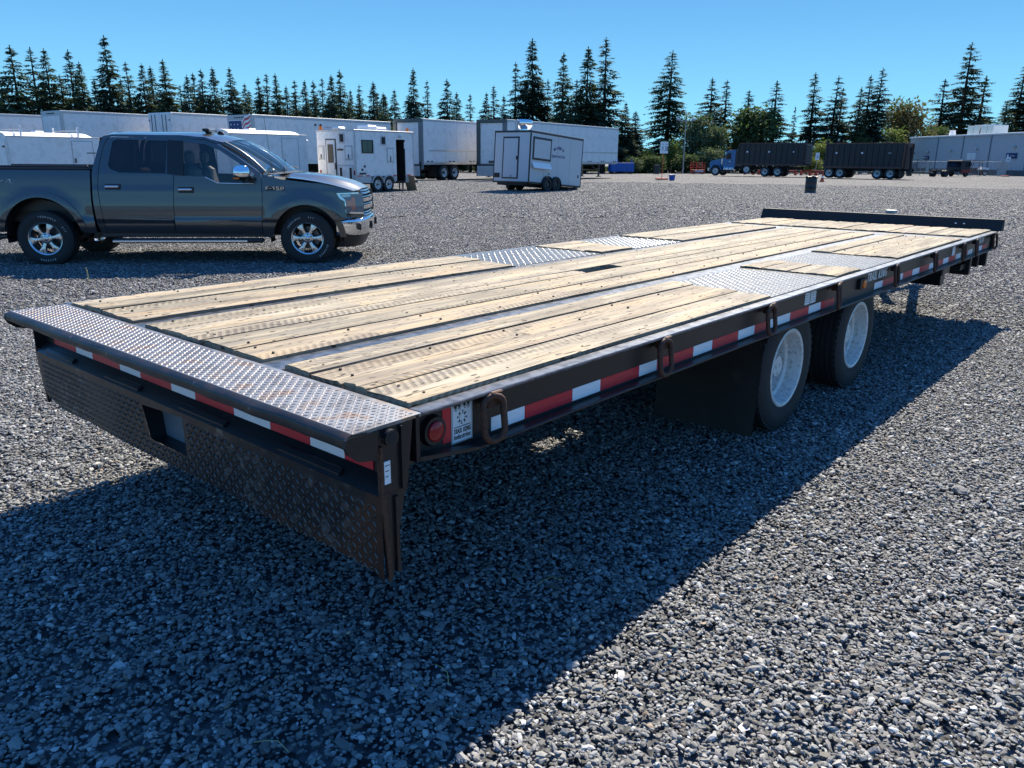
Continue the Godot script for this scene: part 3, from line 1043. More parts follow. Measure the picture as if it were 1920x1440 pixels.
	for e in Geometry2D.offset_polygon(out, -0.0028):
		var inner := Geometry2D.offset_polygon(e, -0.0016)
		if inner.size() > 0:
			var m0: PackedVector2Array = e
			for k in m0.size():
				var a := m0[k]
				var b := m0[(k + 1) % m0.size()]
				var nn := Vector2(-(b - a).y, (b - a).x).normalized() * 0.0008
				mb.quad(Vector3(a.x - nn.x, a.y - nn.y, 0.0006), Vector3(b.x - nn.x, b.y - nn.y, 0.0006), Vector3(b.x + nn.x, b.y + nn.y, 0.0006), Vector3(a.x + nn.x, a.y + nn.y, 0.0006), Vector3(0, 0, 1))
	mb.box(Vector3(wd * 0.5, 0.052, 0.0005), Vector3(wd * 0.80, 0.0024, 0.0006))
	part(mb, M.ink, "plate_border", crown)
	var fr := Transform3D(Basis(), F(x0 + wd * 0.5, 0.0477, -0.157))
	letters("TRAIL KING", wd * 0.82, 0.0155, fr.translated(Vector3(0, 0.0385, 0)), M.ink, crown, 0.12)
	letters("industries", wd * 0.80, 0.0155, fr.translated(Vector3(0, 0.0195, 0)), M.ink, crown, 0.12)
	for k in 4:
		for j in 2:
			var a := -k * PI / 2.0 - (0.0 if j == 0 else PI / 4.0)
			var dirv := Vector3(sin(-a + 0.15), cos(-a + 0.15), 0)
			letters("T" if j == 0 else "K", 0.0085, 0.0105, Transform3D(Basis(Vector3(0, 0, 1), a - 0.15), fr.origin + Vector3(0, 0.081, 0) + dirv * 0.0165), M.ink, crown)
	letters("TRAIL KING", 0.43, 0.058, Transform3D(Basis(), F(wx.call(4.43), 0.0485, -0.060)), M.sticker, t, 0.18)
	letters("TK 24", 0.20, 0.050, Transform3D(Basis(), F(wx.call(7.64), 0.0485, -0.058)), M.sticker, t, 0.18)
	for s in [[3.150, 3.222, "x"], [3.235, 3.312, "y"]]:
		mb = MB.new()
		fspan(mb, wx.call(s[0]), wx.call(s[1]), 0.0482, 0.0497, -0.100, -0.032, 0.0)
		var st := part(mb, M.sticker, "data_sticker", t)
		for k in 4:
			mb = MB.new()
			fspan(mb, wx.call(s[0]) + 0.008, wx.call(s[1]) - 0.010, 0.0476, 0.0481, -0.046 - k * 0.013, -0.043 - k * 0.013)
			part(mb, M.grey_blue, "print_line", st)
	mb = MB.new()
	fspan(mb, wx.call(6.50), wx.call(6.60), 0.0482, 0.0497, -0.115, -0.028)
	part(mb, M.sticker, "data_sticker", t)
	mb = MB.new()
	mb.cyl(F(wx.call(4.10), 0.05, -0.083), F(wx.call(4.10), 0.03, -0.083), 0.030, 0.030, 18)
	fspan(mb, wx.call(4.04), wx.call(4.16), 0.028, 0.05, -0.118, -0.048, 0.004)
	var am := part(mb, M.black_trim, "side_marker", t)
	mb = MB.new()
	mb.x = Transform3D(Basis(), F(wx.call(4.10), 0.028, -0.083))
	mb.lathe([Vector2(0.030, 0.0), Vector2(0.028, 0.007), Vector2(0.016, 0.012), Vector2(0.0, 0.013)], 20)
	part(mb, M.amber, "lens", am)
	# lashing rings
	var ring: ArrayMesh
	for s in [0.565, 1.63, 2.697, 3.69, 4.874, 5.942, 6.93, 7.447, 8.30]:
		mb = MB.new()
		mb.box(Vector3(0.012, -0.030, -0.022), Vector3(0.055, 0.052, 0.040), 0.006)
		mb.box(Vector3(0.012, -0.006, -0.004), Vector3(0.055, 0.012, 0.030), 0.004)
		var br := part(mb, M.rust if s < 4.0 else M.black_paint, "ring_bracket", t, F(s, 0.0, -0.003))
		if ring == null:
			mb = MB.new()
			var pts := []
			for k in 8:
				var a := PI * k / 7.0
				pts.append(Vector3(0.040 * cos(a), 0.030 * sin(a), 0.0))
			for k in 8:
				var a := PI + PI * k / 7.0
				pts.append(Vector3(0.040 * cos(a), -0.080 + 0.038 * sin(a), 0.010))
			mb.tube(pts, 0.0112, 10, true)
			ring = mb.mesh()
		var r := part(ring, M.rust, "lashing_ring", t, F(s - 0.004, -0.004, -0.046))
		r.rotation.y = rng.randf_range(-0.25, 0.25)
	# headboard
	mb = MB.new()
	mb.x = Transform3D(Basis(), Vector3(0, 0.88, 0.02))
	mb.prism(V2([8.45, 0.0, 8.47, 0.0, 8.53, 0.103, 8.59, 0.106, 8.59, 0.116, 8.51, 0.116]), 0.0, -2.63)
	part(mb, M.headboard, "headboard", t)
	for s in [-0.019, 2.608]:
		mb = MB.new()
		mb.x = Transform3D(Basis(), Vector3(0, 0.88, -s))
		mb.prism(V2([8.45, 0.0, 8.59, 0.0, 8.59, 0.106, 8.51, 0.115]), 0.0, -0.008)
		part(mb, M.headboard, "headboard_end", t)
	mb = MB.new()
	for s in [0.34, 0.42]: mb.cyl(F(8.478, s, 0.055), F(8.49, s, 0.055), 0.011, 0.011, 10)
	part(mb, M.white_paint, "headboard_bolt", t)
	# frame below
	mb = MB.new()
	for s in [0.78, 1.80]:
		fspan(mb, 0.24, 8.45, s - 0.06, s + 0.06, -0.030, -0.0145)
		fspan(mb, 0.24, 8.45, s - 0.006, s + 0.006, -0.36, -0.0305)
		fspan(mb, 0.24, 8.45, s - 0.06, s + 0.06, -0.375, -0.3605)
	part(mb, M.black_paint, "main_beam", t)
	for k in 20:
		mb = MB.new()
		var x := 0.55 + k * 0.415
		fspan(mb, x, x + 0.05, 0.066, 2.524, -0.125, -0.042)
		part(mb, M.black_paint, "cross_beam", t)
	mb = MB.new()
	fspan(mb, 8.40, 8.449, 0.03, 2.56, -0.20, -0.002)
	part(mb, M.black_paint, "front_beam", t)
	# drawbar, jack and front fittings
	mb = MB.new()
	for s in [-1.0, 1.0]:
		mb.x = Transform3D(Basis(Vector3.UP, s * 0.235), F(8.30, 1.295 - s * 0.52, -0.30))
		mb.span(Vector3(0, -0.07, -0.045), Vector3(2.25, 0.07, 0.045), 0.006)
	mb.x = Transform3D()
	fspan(mb, 10.3, 10.62, 1.22, 1.37, -0.36, -0.20, 0.01)
	mb.tube([F(10.62, 1.295, -0.28), F(10.72, 1.24, -0.28), F(10.80, 1.295, -0.28), F(10.72, 1.35, -0.28), F(10.62, 1.295, -0.28)], 0.022, 8)
	part(mb, M.black_paint, "drawbar", t)
	mb = MB.new()
	mb.cyl(F(9.3, 1.32, -0.62), F(9.3, 1.32, 0.085), 0.05, 0.05, 16)
	mb.cyl(F(9.3, 1.32, -0.86), F(9.3, 1.32, -0.62), 0.038, 0.038, 14)
	mb.cyl(F(9.3, 1.32, -0.878), F(9.3, 1.32, -0.86), 0.12, 0.12, 16)
	mb.cyl(F(9.3, 1.32, 0.085), F(9.3, 1.32, 0.120), 0.068, 0.068, 20)
	mb.cyl(F(9.3, 1.32, 0.05), F(9.3, 0.98, 0.055), 0.012, 0.012, 8)
	part(mb, M.steel_pole, "landing_jack", t)
	mb = MB.new()
	fspan(mb, 7.75, 8.40, 0.16, 0.24, -0.36, -0.30, 0.005)
	fspan(mb, 7.95, 8.02, 0.12, 0.30, -0.42, -0.183, 0.005)
	fspan(mb, 8.38, 8.45, 0.06, 0.24, -0.36, -0.21, 0.005)
	fspan(mb, 8.2, 8.25, 0.10, 0.24, -0.36, -0.183, 0.005)
	part(mb, M.black_paint, "front_step_frame", t)
	mb = MB.new()
	fspan(mb, 6.75, 7.00, 0.10, 0.60, -0.30, -0.19, 0.01)
	mb.cyl(F(6.86, 0.12, -0.33), F(6.86, 0.42, -0.33), 0.075, 0.075, 16)
	mb.cyl(F(6.98, 0.2, -0.26), F(7.06, 0.2, -0.42), 0.02, 0.02, 8)
	part(mb, M.black_paint, "brake_chamber", t)
	mb = MB.new()
	fspan(mb, 8.05, 8.35, 0.55, 2.04, -0.38, -0.19, 0.01)
	part(mb, M.black_paint, "front_bolster", t)
	# axles, wheels, flaps
	var ty := tyre_mesh(0.388, 0.225, 0.222, 52)
	var rd := dual_rim(0.222, 0.225, true)
	for x in [3.345, 4.585]:
		mb = MB.new()
		mb.cyl(F(x, 0.3, -0.505), F(x, 2.29, -0.505), 0.065, 0.065, 14)
		part(mb, M.black_paint, "axle", t)
		for s in [0, 1]:
			var zs := [0.235, 0.50] if s == 0 else [2.355, 2.09]
			for k in 2:
				var w := part(ty, M.rubber, "tyre", t, F(x, zs[k], -0.499))
				if s == 1: w.rotation.y = PI
				w.rotation.z = rng.randf() * 6.0
				if k == 0:
					part(rd, M.wheel_white, "rim", w)
					mb = MB.new()
					mb.cyl(Vector3(0, 0, -0.07), Vector3(0, 0, 0.045), 0.078, 0.062, 20)
					for b in 8: mb.cyl(Vector3(0.128 * cos(b * TAU / 8), 0.128 * sin(b * TAU / 8), -0.065), Vector3(0.128 * cos(b * TAU / 8), 0.128 * sin(b * TAU / 8), -0.03), 0.013, 0.013, 6)
					part(mb, M.wheel_white, "hub", w)
		mb = MB.new()
		for s in [0.72, 1.87]: fspan(mb, x - 0.45, x + 0.45, s - 0.04, s + 0.04, -0.44, -0.38, 0.01)
		part(mb, M.black_paint, "leaf_spring", t)
	for s in [[0.095, 0.725], [1.865, 2.495]]:
		mb = MB.new()
		var rr := []
		for i in 9:
			var row := []
			for j in 7:
				var z := lerpf(-0.19, -0.792, i / 8.0)
				row.append(F(2.862 - 0.03 * pow(i / 8.0, 2.0) + 0.006 * sin(j * 1.4 + i * 0.5), lerpf(s[0], s[1], j / 6.0), z))
			rr.append(row)
		mb.sheet(rr, Vector3(-1, 0, 0))
		var back := MB.new()
		for row in rr:
			for j in row.size(): row[j] += Vector3(0.008, 0, 0)
		mb.sheet(rr, Vector3(1, 0, 0))
		fspan(mb, 2.83, 2.90, s[0], s[1], -0.20, -0.183)
		part(mb, M.flap, "mud_flap", t)

# pickup frame: x forward from the front hub, y up, z to its right side; half width of the body at (x, y)
func cab_half(x: float, y: float) -> float:
	var w := 0.955
	if y < 0.62: w = lerpf(0.93, 0.985, smoothstep(0.36, 0.62, y))
	elif y < 1.02: w = 0.985 + 0.012 * sin((y - 0.62) / 0.40 * PI)
	elif y < 1.16: w = lerpf(0.985, 0.966, smoothstep(1.02, 1.16, y))
	elif y < 1.30: w = lerpf(0.966, 0.945, (y - 1.16) / 0.14)
	else: w = 0.945 - (y - 1.30) * 0.30
	# crease over the rocker and shoulder line
	w += 0.010 * exp(-pow((y - 0.66) / 0.02, 2.0))
	w += 0.006 * exp(-pow((y - 1.10) / 0.035, 2.0))
	if x > 0.2: w -= 0.13 * pow((x - 0.2) / 0.75, 2.0)
	for hub in [0.012, -3.785]:
		var dx: float = x - hub
		var dy: float = y - (0.40 if hub < -1.0 else 0.36)
		var r := sqrt(dx * dx + dy * dy)
		if r > 0.40 and r < 0.80 and y > 0.30:
			w += 0.026 * (1.0 - smoothstep(0.58, 0.76, r))
	return w

func arch(cx: float, cy: float, rx: float, ry: float, y_end: float, n := 18) -> PackedVector2Array:
	var p := PackedVector2Array()
	var a0 := asin(clampf((y_end - cy) / ry, -1.0, 1.0))
	for k in n + 1:
		var a := lerpf(PI - a0, a0, float(k) / n)
		p.push_back(Vector2(cx + rx * cos(a), cy + ry * sin(a)))
	return p

func both(p: Node3D, called: String, m: Material, outline: PackedVector2Array, cell: float, inset := 0.0, holes := []) -> void:
	for s in [1.0, -1.0]:
		var mb := MB.new()
		mb.panel(outline, cell, func(a: float, b: float) -> float: return cab_half(a, b) - inset, s, holes)
		part(mb, m, called, p)

# bar bowed across the front: height range, plan curve u(w), half width, thickness
func bow(mb: MB, y0: float, y1: float, nose: float, curve: float, hw: float, depth: float, round_ := 0.012) -> void:
	var rows := []
	var n := 16
	var prof := [Vector2(-depth, y0), Vector2(-round_, y0), Vector2(-round_ * 0.3, y0 + round_ * 0.4), Vector2(0.0, y0 + round_), Vector2(0.004, (y0 + y1) * 0.5), Vector2(0.0, y1 - round_), Vector2(-round_ * 0.3, y1 - round_ * 0.4), Vector2(-round_, y1), Vector2(-depth, y1)]
	for i in n + 1:
		var w := lerpf(-hw, hw, float(i) / n)
		var u := nose - curve * pow(absf(w) / 0.85, 2.6)
		var row := []
		for q in prof: row.append(Vector3(u + q.x, q.y, w))
		rows.append(row)
	mb.sheet(rows, Vector3(1, 0, 0))
	for i in [0, n]:
		for k in range(1, prof.size() - 1):
			mb.tri(rows[i][0], rows[i][k], rows[i][k + 1], Vector3(0, 0, -1 if i == 0 else 1))

func alloy_mesh(rb: float, w: float) -> ArrayMesh:
	var mb := MB.new()
	var h := w * 0.5
	mb.lathe([Vector2(rb + 0.012, h * 0.6), Vector2(rb + 0.014, h * 0.90), Vector2(rb + 0.008, h * 0.96), Vector2(rb - 0.006, h * 0.92), Vector2(rb - 0.016, h * 0.78), Vector2(rb - 0.020, -h * 0.6)], 48)
	for k in 6:
		mb.x = Transform3D(Basis(Vector3(0, 0, 1), k * TAU / 6.0), Vector3.ZERO)
		var f := h * 0.80
		var b := h * 0.45
		# flared spoke with a raised middle
		var o := [[0.045, 0.030, f * 0.86], [0.12, 0.030, f * 0.95], [rb - 0.07, 0.042, f], [rb - 0.010, 0.068, f * 0.98]]
		for i in 3:
			var a = o[i]
			var d = o[i + 1]
			for s in [-1.0, 1.0]:
				mb.quad(Vector3(a[0], 0, a[2] + 0.004), Vector3(d[0], 0, d[2] + 0.002), Vector3(d[0], s * d[1] * 0.72, d[2]), Vector3(a[0], s * a[1] * 0.72, a[2]), Vector3(0, 0, 1))
				mb.quad(Vector3(a[0], s * a[1] * 0.72, a[2]), Vector3(d[0], s * d[1] * 0.72, d[2]), Vector3(d[0], s * d[1], d[2] - 0.03), Vector3(a[0], s * a[1], a[2] - 0.03), Vector3(0, s, 0.8))
				mb.quad(Vector3(a[0], s * a[1], a[2] - 0.03), Vector3(d[0], s * d[1], d[2] - 0.03), Vector3(d[0], s * d[1] * 0.9, b), Vector3(a[0], s * a[1] * 0.9, b), Vector3(0, s, 0))
	mb.x = Transform3D()
	mb.lathe([Vector2(0.085, h * 0.45), Vector2(0.083, h * 0.70), Vector2(0.070, h * 0.76), Vector2(0.040, h * 0.78), Vector2(0.036, h * 0.84), Vector2(0.030, h * 0.87), Vector2(0.0, h * 0.88)], 30)
	return mb.mesh()

func make_pickup() -> void:
	var t := thing("pickup_truck", "dark grey crew-cab pickup truck with chrome bumper and mirrors parked beyond the flatbed", "pickup truck", Vector3(5.8884, 0.0, -8.6448) - Vector3(-0.69579, 0, 0.718245) * 0.985, -44.09)
	# ---- bed sides
	var bed := V2([-5.02, 0.60])
	bed.append_array(arch(-3.785, 0.42, 0.545, 0.570, 0.50))
	bed.append_array(V2([-3.215, 0.47, -3.05, 0.46, -3.052, 0.62, -3.062, 0.94, -3.046, 1.365, -5.0, 1.372, -5.045, 1.0]))
	both(t, "bed_side", M.car_paint, bed, 0.07)
	for s in [1.0, -1.0]:
		var mb := MB.new()
		mb.span(Vector3(-5.0, 1.366, s * 0.86), Vector3(-3.05, 1.40, s * 0.938), 0.012)
		part(mb, M.black_trim, "bed_rail", t)
		mb = MB.new()
		mb.span(Vector3(-5.0, 0.62, s * 0.78), Vector3(-3.06, 1.37, s * 0.80))
		part(mb, M.black_trim, "bed_inner_wall", t)
		mb = MB.new()
		mb.span(Vector3(-5.0, 1.40, s * 0.80), Vector3(-3.10, 1.428, s * 0.86), 0.01)
		part(mb, M.black, "cover_rail", t)
	var mb := MB.new()
	mb.span(Vector3(-5.06, 0.62, -0.93), Vector3(-5.0, 1.40, 0.93), 0.012)
	part(mb, M.car_paint, "tailgate", t)
	mb = MB.new()
	mb.span(Vector3(-5.0, 0.70, -0.80), Vector3(-3.05, 0.78, 0.80))
	mb.span(Vector3(-3.10, 0.70, -0.86), Vector3(-3.05, 1.39, 0.86))
	part(mb, M.black_trim, "bed_floor", t)
	mb = MB.new()
	mb.span(Vector3(-5.22, 0.50, -0.93), Vector3(-5.04, 0.68, 0.93), 0.03)
	part(mb, M.chrome, "rear_bumper", t)
	# ---- cab: rear quarter, doors, fenders
	both(t, "cab_corner", M.car_paint, V2([-2.965, 0.46, -2.912, 0.475, -2.937, 0.80, -2.957, 1.12, -2.922, 1.43, -2.862, 1.69, -2.812, 1.80, -2.735, 1.842, -1.42, 1.812, -1.20, 1.735, -0.96, 1.585, -0.60, 1.345, -0.56, 1.352, -0.93, 1.605, -1.19, 1.765, -1.42, 1.845, -2.0, 1.868, -2.74, 1.872, -2.86, 1.84, -2.905, 1.76, -2.93, 1.68, -2.998, 1.45, -3.022, 1.34, -3.035, 0.94, -3.02, 0.60, -2.985, 0.47]), 0.06)
	var rwin := V2([-2.722, 1.775, -2.66, 1.800, -1.955, 1.785, -1.985, 1.325, -2.64, 1.335, -2.765, 1.385, -2.792, 1.44])
	both(t, "rear_door", M.car_paint, V2([-2.904, 0.475, -2.929, 0.80, -2.949, 1.12, -2.914, 1.43, -2.854, 1.69, -2.806, 1.79, -2.732, 1.834, -1.852, 1.822, -1.870, 1.32, -1.905, 0.80, -1.920, 0.455]), 0.06, 0.0, [rwin])
	var fwin := V2([-1.745, 1.772, -1.42, 1.742, -1.20, 1.655, -0.93, 1.478, -0.70, 1.318, -0.70, 1.195, -1.25, 1.197, -1.40, 1.282, -1.78, 1.295])
	both(t, "front_door", M.car_paint, V2([-1.912, 0.455, -1.897, 0.80, -1.862, 1.32, -1.844, 1.822, -1.42, 1.804, -1.20, 1.727, -0.96, 1.577, -0.618, 1.335, -0.613, 1.0, -0.640, 0.66, -0.655, 0.43]), 0.06, 0.0, [fwin])
	var fen := V2([-0.648, 0.40, -0.632, 0.66, -0.605, 1.0, -0.610, 1.318, -0.56, 1.312, -0.33, 1.250, 0.0, 1.215, 0.30, 1.180, 0.55, 1.132, 0.70, 1.085, 0.80, 1.065, 0.47, 1.058, 0.52, 0.975, 0.590, 0.935, 0.597, 0.755, 0.62, 0.735, 0.87, 0.740, 0.86, 0.705, 0.60, 0.672, 0.512, 0.64])
	var ar := arch(0.012, 0.372, 0.500, 0.522, 0.47)
	ar.reverse()
	fen.append_array(ar)
	fen.append_array(V2([-0.505, 0.40]))
	both(t, "front_fender", M.car_paint, fen, 0.05)
	# flares round the arches and the moulding along the doors
	for q in [[0.012, 0.372, 0.500, 0.522, 0.40], [-3.785, 0.42, 0.545, 0.570, 0.50]]:
		var ring := arch(q[0], q[1], q[2] + 0.085, q[3] + 0.085, q[4])
		var inner := arch(q[0], q[1], q[2] - 0.006, q[3] - 0.006, q[4])
		inner.reverse()
		ring.append_array(inner)
		both(t, "wheel_flare", M.car_paint, ring, 0.05, -0.022)
		for s in [1.0, -1.0]:
			var eb := MB.new()
			var er := []
			var line := arch(q[0], q[1], q[2] - 0.006, q[3] - 0.006, q[4], 24)
			for v in line: er.append([Vector3(v.x, v.y, s * (cab_half(v.x, v.y) + 0.022)), Vector3(v.x, v.y, s * (cab_half(v.x, v.y) - 0.06))])
			eb.sheet(er, Vector3(0, 1, 0))
			part(eb, M.car_paint, "flare_edge", t)
			eb = MB.new()
			er = []
			line = arch(q[0], q[1], q[2] + 0.085, q[3] + 0.085, q[4], 24)
			for v in line: er.append([Vector3(v.x, v.y, s * (cab_half(v.x, v.y) + 0.022)), Vector3(v.x, v.y, s * (cab_half(v.x, v.y) - 0.004))])
			eb.sheet(er, Vector3(0, 1, 0))
			part(eb, M.car_paint, "flare_edge", t)
	both(t, "door_moulding", M.car_paint, V2([-2.902, 0.515, -1.926, 0.495, -1.918, 0.672, -2.915, 0.698]), 0.05, -0.010)
	both(t, "door_moulding", M.car_paint, V2([-1.904, 0.495, -0.655, 0.468, -0.645, 0.650, -1.896, 0.672]), 0.05, -0.010)
	# dark gap liner behind the panels
	for s in [1.0, -1.0]:
		mb = MB.new()
		mb.panel(V2([-2.98, 0.48, -0.56, 0.46, -0.56, 1.28, -0.66, 1.19, -1.26, 1.19, -1.41, 1.275, -1.9, 1.30, -3.01, 1.32]), 0.12, func(a: float, b: float) -> float: return cab_half(a, b) - 0.02, s)
		part(mb, M.dark, "door_gap_liner", t)
		mb = MB.new()
		mb.panel(V2([-1.965, 1.32, -1.725, 1.29, -1.725, 1.79, -1.950, 1.80]), 0.08, func(a: float, b: float) -> float: return cab_half(a, b) + 0.003, s)
		part(mb, M.black_trim, "pillar_trim", t)
	both(t, "rear_window", M.glass_dark, V2([-2.735, 1.785, -2.66, 1.812, -1.95, 1.797, -1.98, 1.315, -2.65, 1.323, -2.775, 1.375, -2.805, 1.44]), 0.1, 0.008)
	both(t, "front_window", M.glass, V2([-1.75, 1.785, -1.42, 1.754, -1.19, 1.667, -0.90, 1.478, -0.69, 1.325, -0.69, 1.185, -1.25, 1.187, -1.41, 1.272, -1.79, 1.285]), 0.1, 0.008)
	# chrome strip under the glass, dip by the mirror
	for s in [1.0, -1.0]:
		mb = MB.new()
		var pts := []
		for q in [[-1.42, 1.276], [-1.33, 1.235], [-1.25, 1.193], [-1.0, 1.188], [-0.72, 1.188]]: pts.append(Vector3(q[0], q[1], s * (cab_half(q[0], q[1]) + 0.004)))
		mb.tube(pts, 0.007, 6)
		part(mb, M.chrome, "window_trim", t)
	# lower door moulding shadow line and sills
	for s in [1.0, -1.0]:
		mb = MB.new()
		mb.span(Vector3(-3.0, 0.40, s * 0.80), Vector3(-0.52, 0.475, s * 0.925), 0.01)
		part(mb, M.black, "sill", t)
		mb = MB.new()
		mb.span(Vector3(-2.84, 0.318, s * 0.86), Vector3(-0.64, 0.385, s * 1.02), 0.025)
		var sb := part(mb, M.black, "step_bar", t)
		mb = MB.new()
		mb.span(Vector3(-2.82, 0.332, s * 1.018), Vector3(-0.87, 0.362, s * 1.028), 0.004)
		part(mb, M.bright, "bright_strip", sb)
	# roof
	var rows := []
	for i in 15:
		var f := i / 14.0
		var u := lerpf(-2.93, -1.0, f)
		var row := []
		for j in 13:
			var w := lerpf(-1.0, 1.0, j / 12.0)
			var y := 1.868 + 0.062 * (1.0 - pow(absf(w), 2.4))
			var uu := u - (0.13 * pow(absf(w), 2.0) * f)
			if f > 0.62: y -= 0.105 * pow((f - 0.62) / 0.38, 1.9)
			if f < 0.10: y -= 0.06 * pow((0.10 - f) / 0.10, 2.0)
			var hw: float = cab_half(uu, minf(y, 1.865)) + 0.003
			row.append(Vector3(uu, y, w * hw))
		rows.append(row)
	mb = MB.new()
	mb.sheet(rows, Vector3.UP)
	part(mb, M.car_paint, "roof", t)
	var head: Array = rows[14]
	# windscreen
	rows = []
	for i in 9:
		var f := i / 8.0
		var row := []
		for j in 13:
			var w := lerpf(-1.0, 1.0, j / 12.0)
			var top: Vector3 = head[j] + Vector3(0.0, -0.006, 0.0)
			var base := Vector3(-0.28 - 0.28 * w * w, 1.372 - 0.03 * w * w, w * 0.885)
			var p := base.lerp(top, f) + Vector3(0.02, 0.03, 0) * sin(f * PI)
			row.append(p)
		rows.append(row)
	mb = MB.new()
	mb.sheet(rows, Vector3(0.6, 1, 0))
	part(mb, M.glass_clear, "windscreen", t)
	for s in [0, 12]:
		mb = MB.new()
		var pts := []
		for i in 9: pts.append(rows[i][s] + Vector3(-0.012, 0.0, 0.0))
		mb.tube(pts, 0.042, 8)
		part(mb, M.car_paint, "windscreen_pillar", t)
	# cowl and wipers
	mb = MB.new()
	var cw := []
	for q in [[0.0, 0.0], [0.16, -0.012]]:
		var row := []
		for j in 13:
			var w := lerpf(-1.0, 1.0, j / 12.0)
			row.append(Vector3(-0.29 - 0.28 * w * w + q[0], 1.360 - 0.03 * w * w + q[1], w * 0.885))
		cw.append(row)
	mb.sheet(cw, Vector3.UP)
	part(mb, M.black_trim, "cowl", t)
	for q in [[0.62, 0.05], [-0.05, -0.6]]:
		mb = MB.new()
		mb.tube([Vector3(-0.30, 1.375, q[0]), Vector3(-0.37, 1.415, lerpf(q[0], q[1], 0.5)), Vector3(-0.33, 1.395, q[1])], 0.008, 6)
		part(mb, M.black_trim, "wiper", t)
	# cab back
	mb = MB.new()
	mb.sheet([[Vector3(-3.03, 0.7, -0.93), Vector3(-3.03, 0.7, 0.93)], [Vector3(-3.01, 1.34, -0.93), Vector3(-3.01, 1.34, 0.93)], [Vector3(-2.93, 1.68, -0.82), Vector3(-2.93, 1.68, 0.82)], [Vector3(-2.905, 1.83, -0.78), Vector3(-2.905, 1.83, 0.78)]], Vector3(-1, 0, 0))
	part(mb, M.car_paint, "cab_back", t)
	mb = MB.new()
	mb.quad(Vector3(-3.012, 1.40, -0.66), Vector3(-3.012, 1.40, 0.66), Vector3(-2.935, 1.74, 0.60), Vector3(-2.935, 1.74, -0.60), Vector3(-1, 0, 0))
	part(mb, M.glass_dark, "back_window", t)
	# bonnet with a raised middle
	rows = []
	for i in 17:
		var f := i / 16.0
		var row := []
		for j in 17:
			var w := lerpf(-1.0, 1.0, j / 16.0)
			var a := absf(w)
			var u := lerpf(-0.40, 0.85, f) - (0.20 * a * a if f < 0.01 else lerpf(0.20, 0.13, f) * a * a)
			var yc := 1.352 - 0.05 * f - 0.17 * pow(f, 3.2) - 0.02 * pow(f, 12.0)
			var ye := 1.305 - 0.10 * f - 0.12 * pow(f, 3.0)
			var dome := 1.0 - smoothstep(0.58, 0.74, a)
			var y := lerpf(ye, yc, 0.35 * (1.0 - a * a) + 0.65 * dome)
			var hw := minf(cab_half(u, 1.20), 0.945) - 0.006
			row.append(Vector3(u, y, w * hw))
		rows.append(row)
	mb = MB.new()
	mb.sheet(rows, Vector3.UP)
	part(mb, M.car_paint, "bonnet", t)
	# nose: dark core, grille bars, lamps
	mb = MB.new()
	for row in [[0.55, 0.82]]:
		mb.span(Vector3(-0.50, 0.45, -0.62), Vector3(0.62, 1.15, 0.62))
	bow(mb, 0.68, 1.10, 0.82, 0.15, 0.80, 0.25)
	part(mb, M.black_trim, "grille_core", t)
	for q in [[1.062, 1.092, 0.870, 0.60], [1.020, 1.050, 0.885, 0.62], [0.905, 0.995, 0.905, 0.80], [0.795, 0.885, 0.910, 0.80], [0.735, 0.760, 0.890, 0.64], [0.695, 0.720, 0.895, 0.64]]:
		mb = MB.new()
		bow(mb, q[0], q[1], q[2], 0.17, q[3], 0.06, 0.010)
		part(mb, M.chrome, "grille_bar", t)
	for s in [1.0, -1.0]:
		mb = MB.new()
		mb.panel(V2([0.475, 1.052, 0.78, 1.062, 0.86, 1.05, 0.875, 0.745, 0.602, 0.752, 0.595, 0.932, 0.525, 0.972]), 0.05, func(a: float, b: float) -> float: return cab_half(a, b) - 0.030, s)
		var hl := part(mb, M.gun, "headlight", t)
		for q in [V2([0.475, 1.052, 0.80, 1.062, 0.80, 1.045, 0.520, 1.036]), V2([0.475, 1.052, 0.520, 1.036, 0.600, 0.955, 0.625, 0.780, 0.860, 0.768, 0.866, 0.745, 0.602, 0.752, 0.592, 0.932, 0.522, 0.972])]:
			mb = MB.new()
			mb.panel(q, 0.05, func(a: float, b: float) -> float: return cab_half(a, b) - 0.012, s)
			part(mb, M.chrome, "chrome_edge", hl)
		mb = MB.new()
		mb.panel(V2([0.612, 0.940, 0.690, 0.945, 0.690, 0.990, 0.742, 0.995, 0.752, 0.800, 0.690, 0.800, 0.690, 0.850, 0.618, 0.855]), 0.05, func(a: float, b: float) -> float: return cab_half(a, b) - 0.018, s)
		part(mb, M.amber, "indicator", hl)
		mb = MB.new()
		mb.panel(V2([0.54, 1.03, 0.68, 1.035, 0.68, 1.00, 0.57, 0.99]), 0.05, func(a: float, b: float) -> float: return cab_half(a, b) - 0.020, s)
		part(mb, M.bright, "reflector", hl)
		mb = MB.new()
		mb.panel(V2([0.477, 1.050, 0.78, 1.060, 0.858, 1.048, 0.873, 0.747, 0.604, 0.754, 0.597, 0.934, 0.527, 0.974]), 0.05, func(a: float, b: float) -> float: return cab_half(a, b) - 0.003, s)
		part(mb, M.lens, "lamp_cover", hl)
	# bumper
	rows = []
	var plan := [[0.455, 0.972], [0.60, 0.965], [0.72, 0.935], [0.81, 0.87], [0.875, 0.76], [0.91, 0.60], [0.93, 0.35], [0.935, 0.0]]
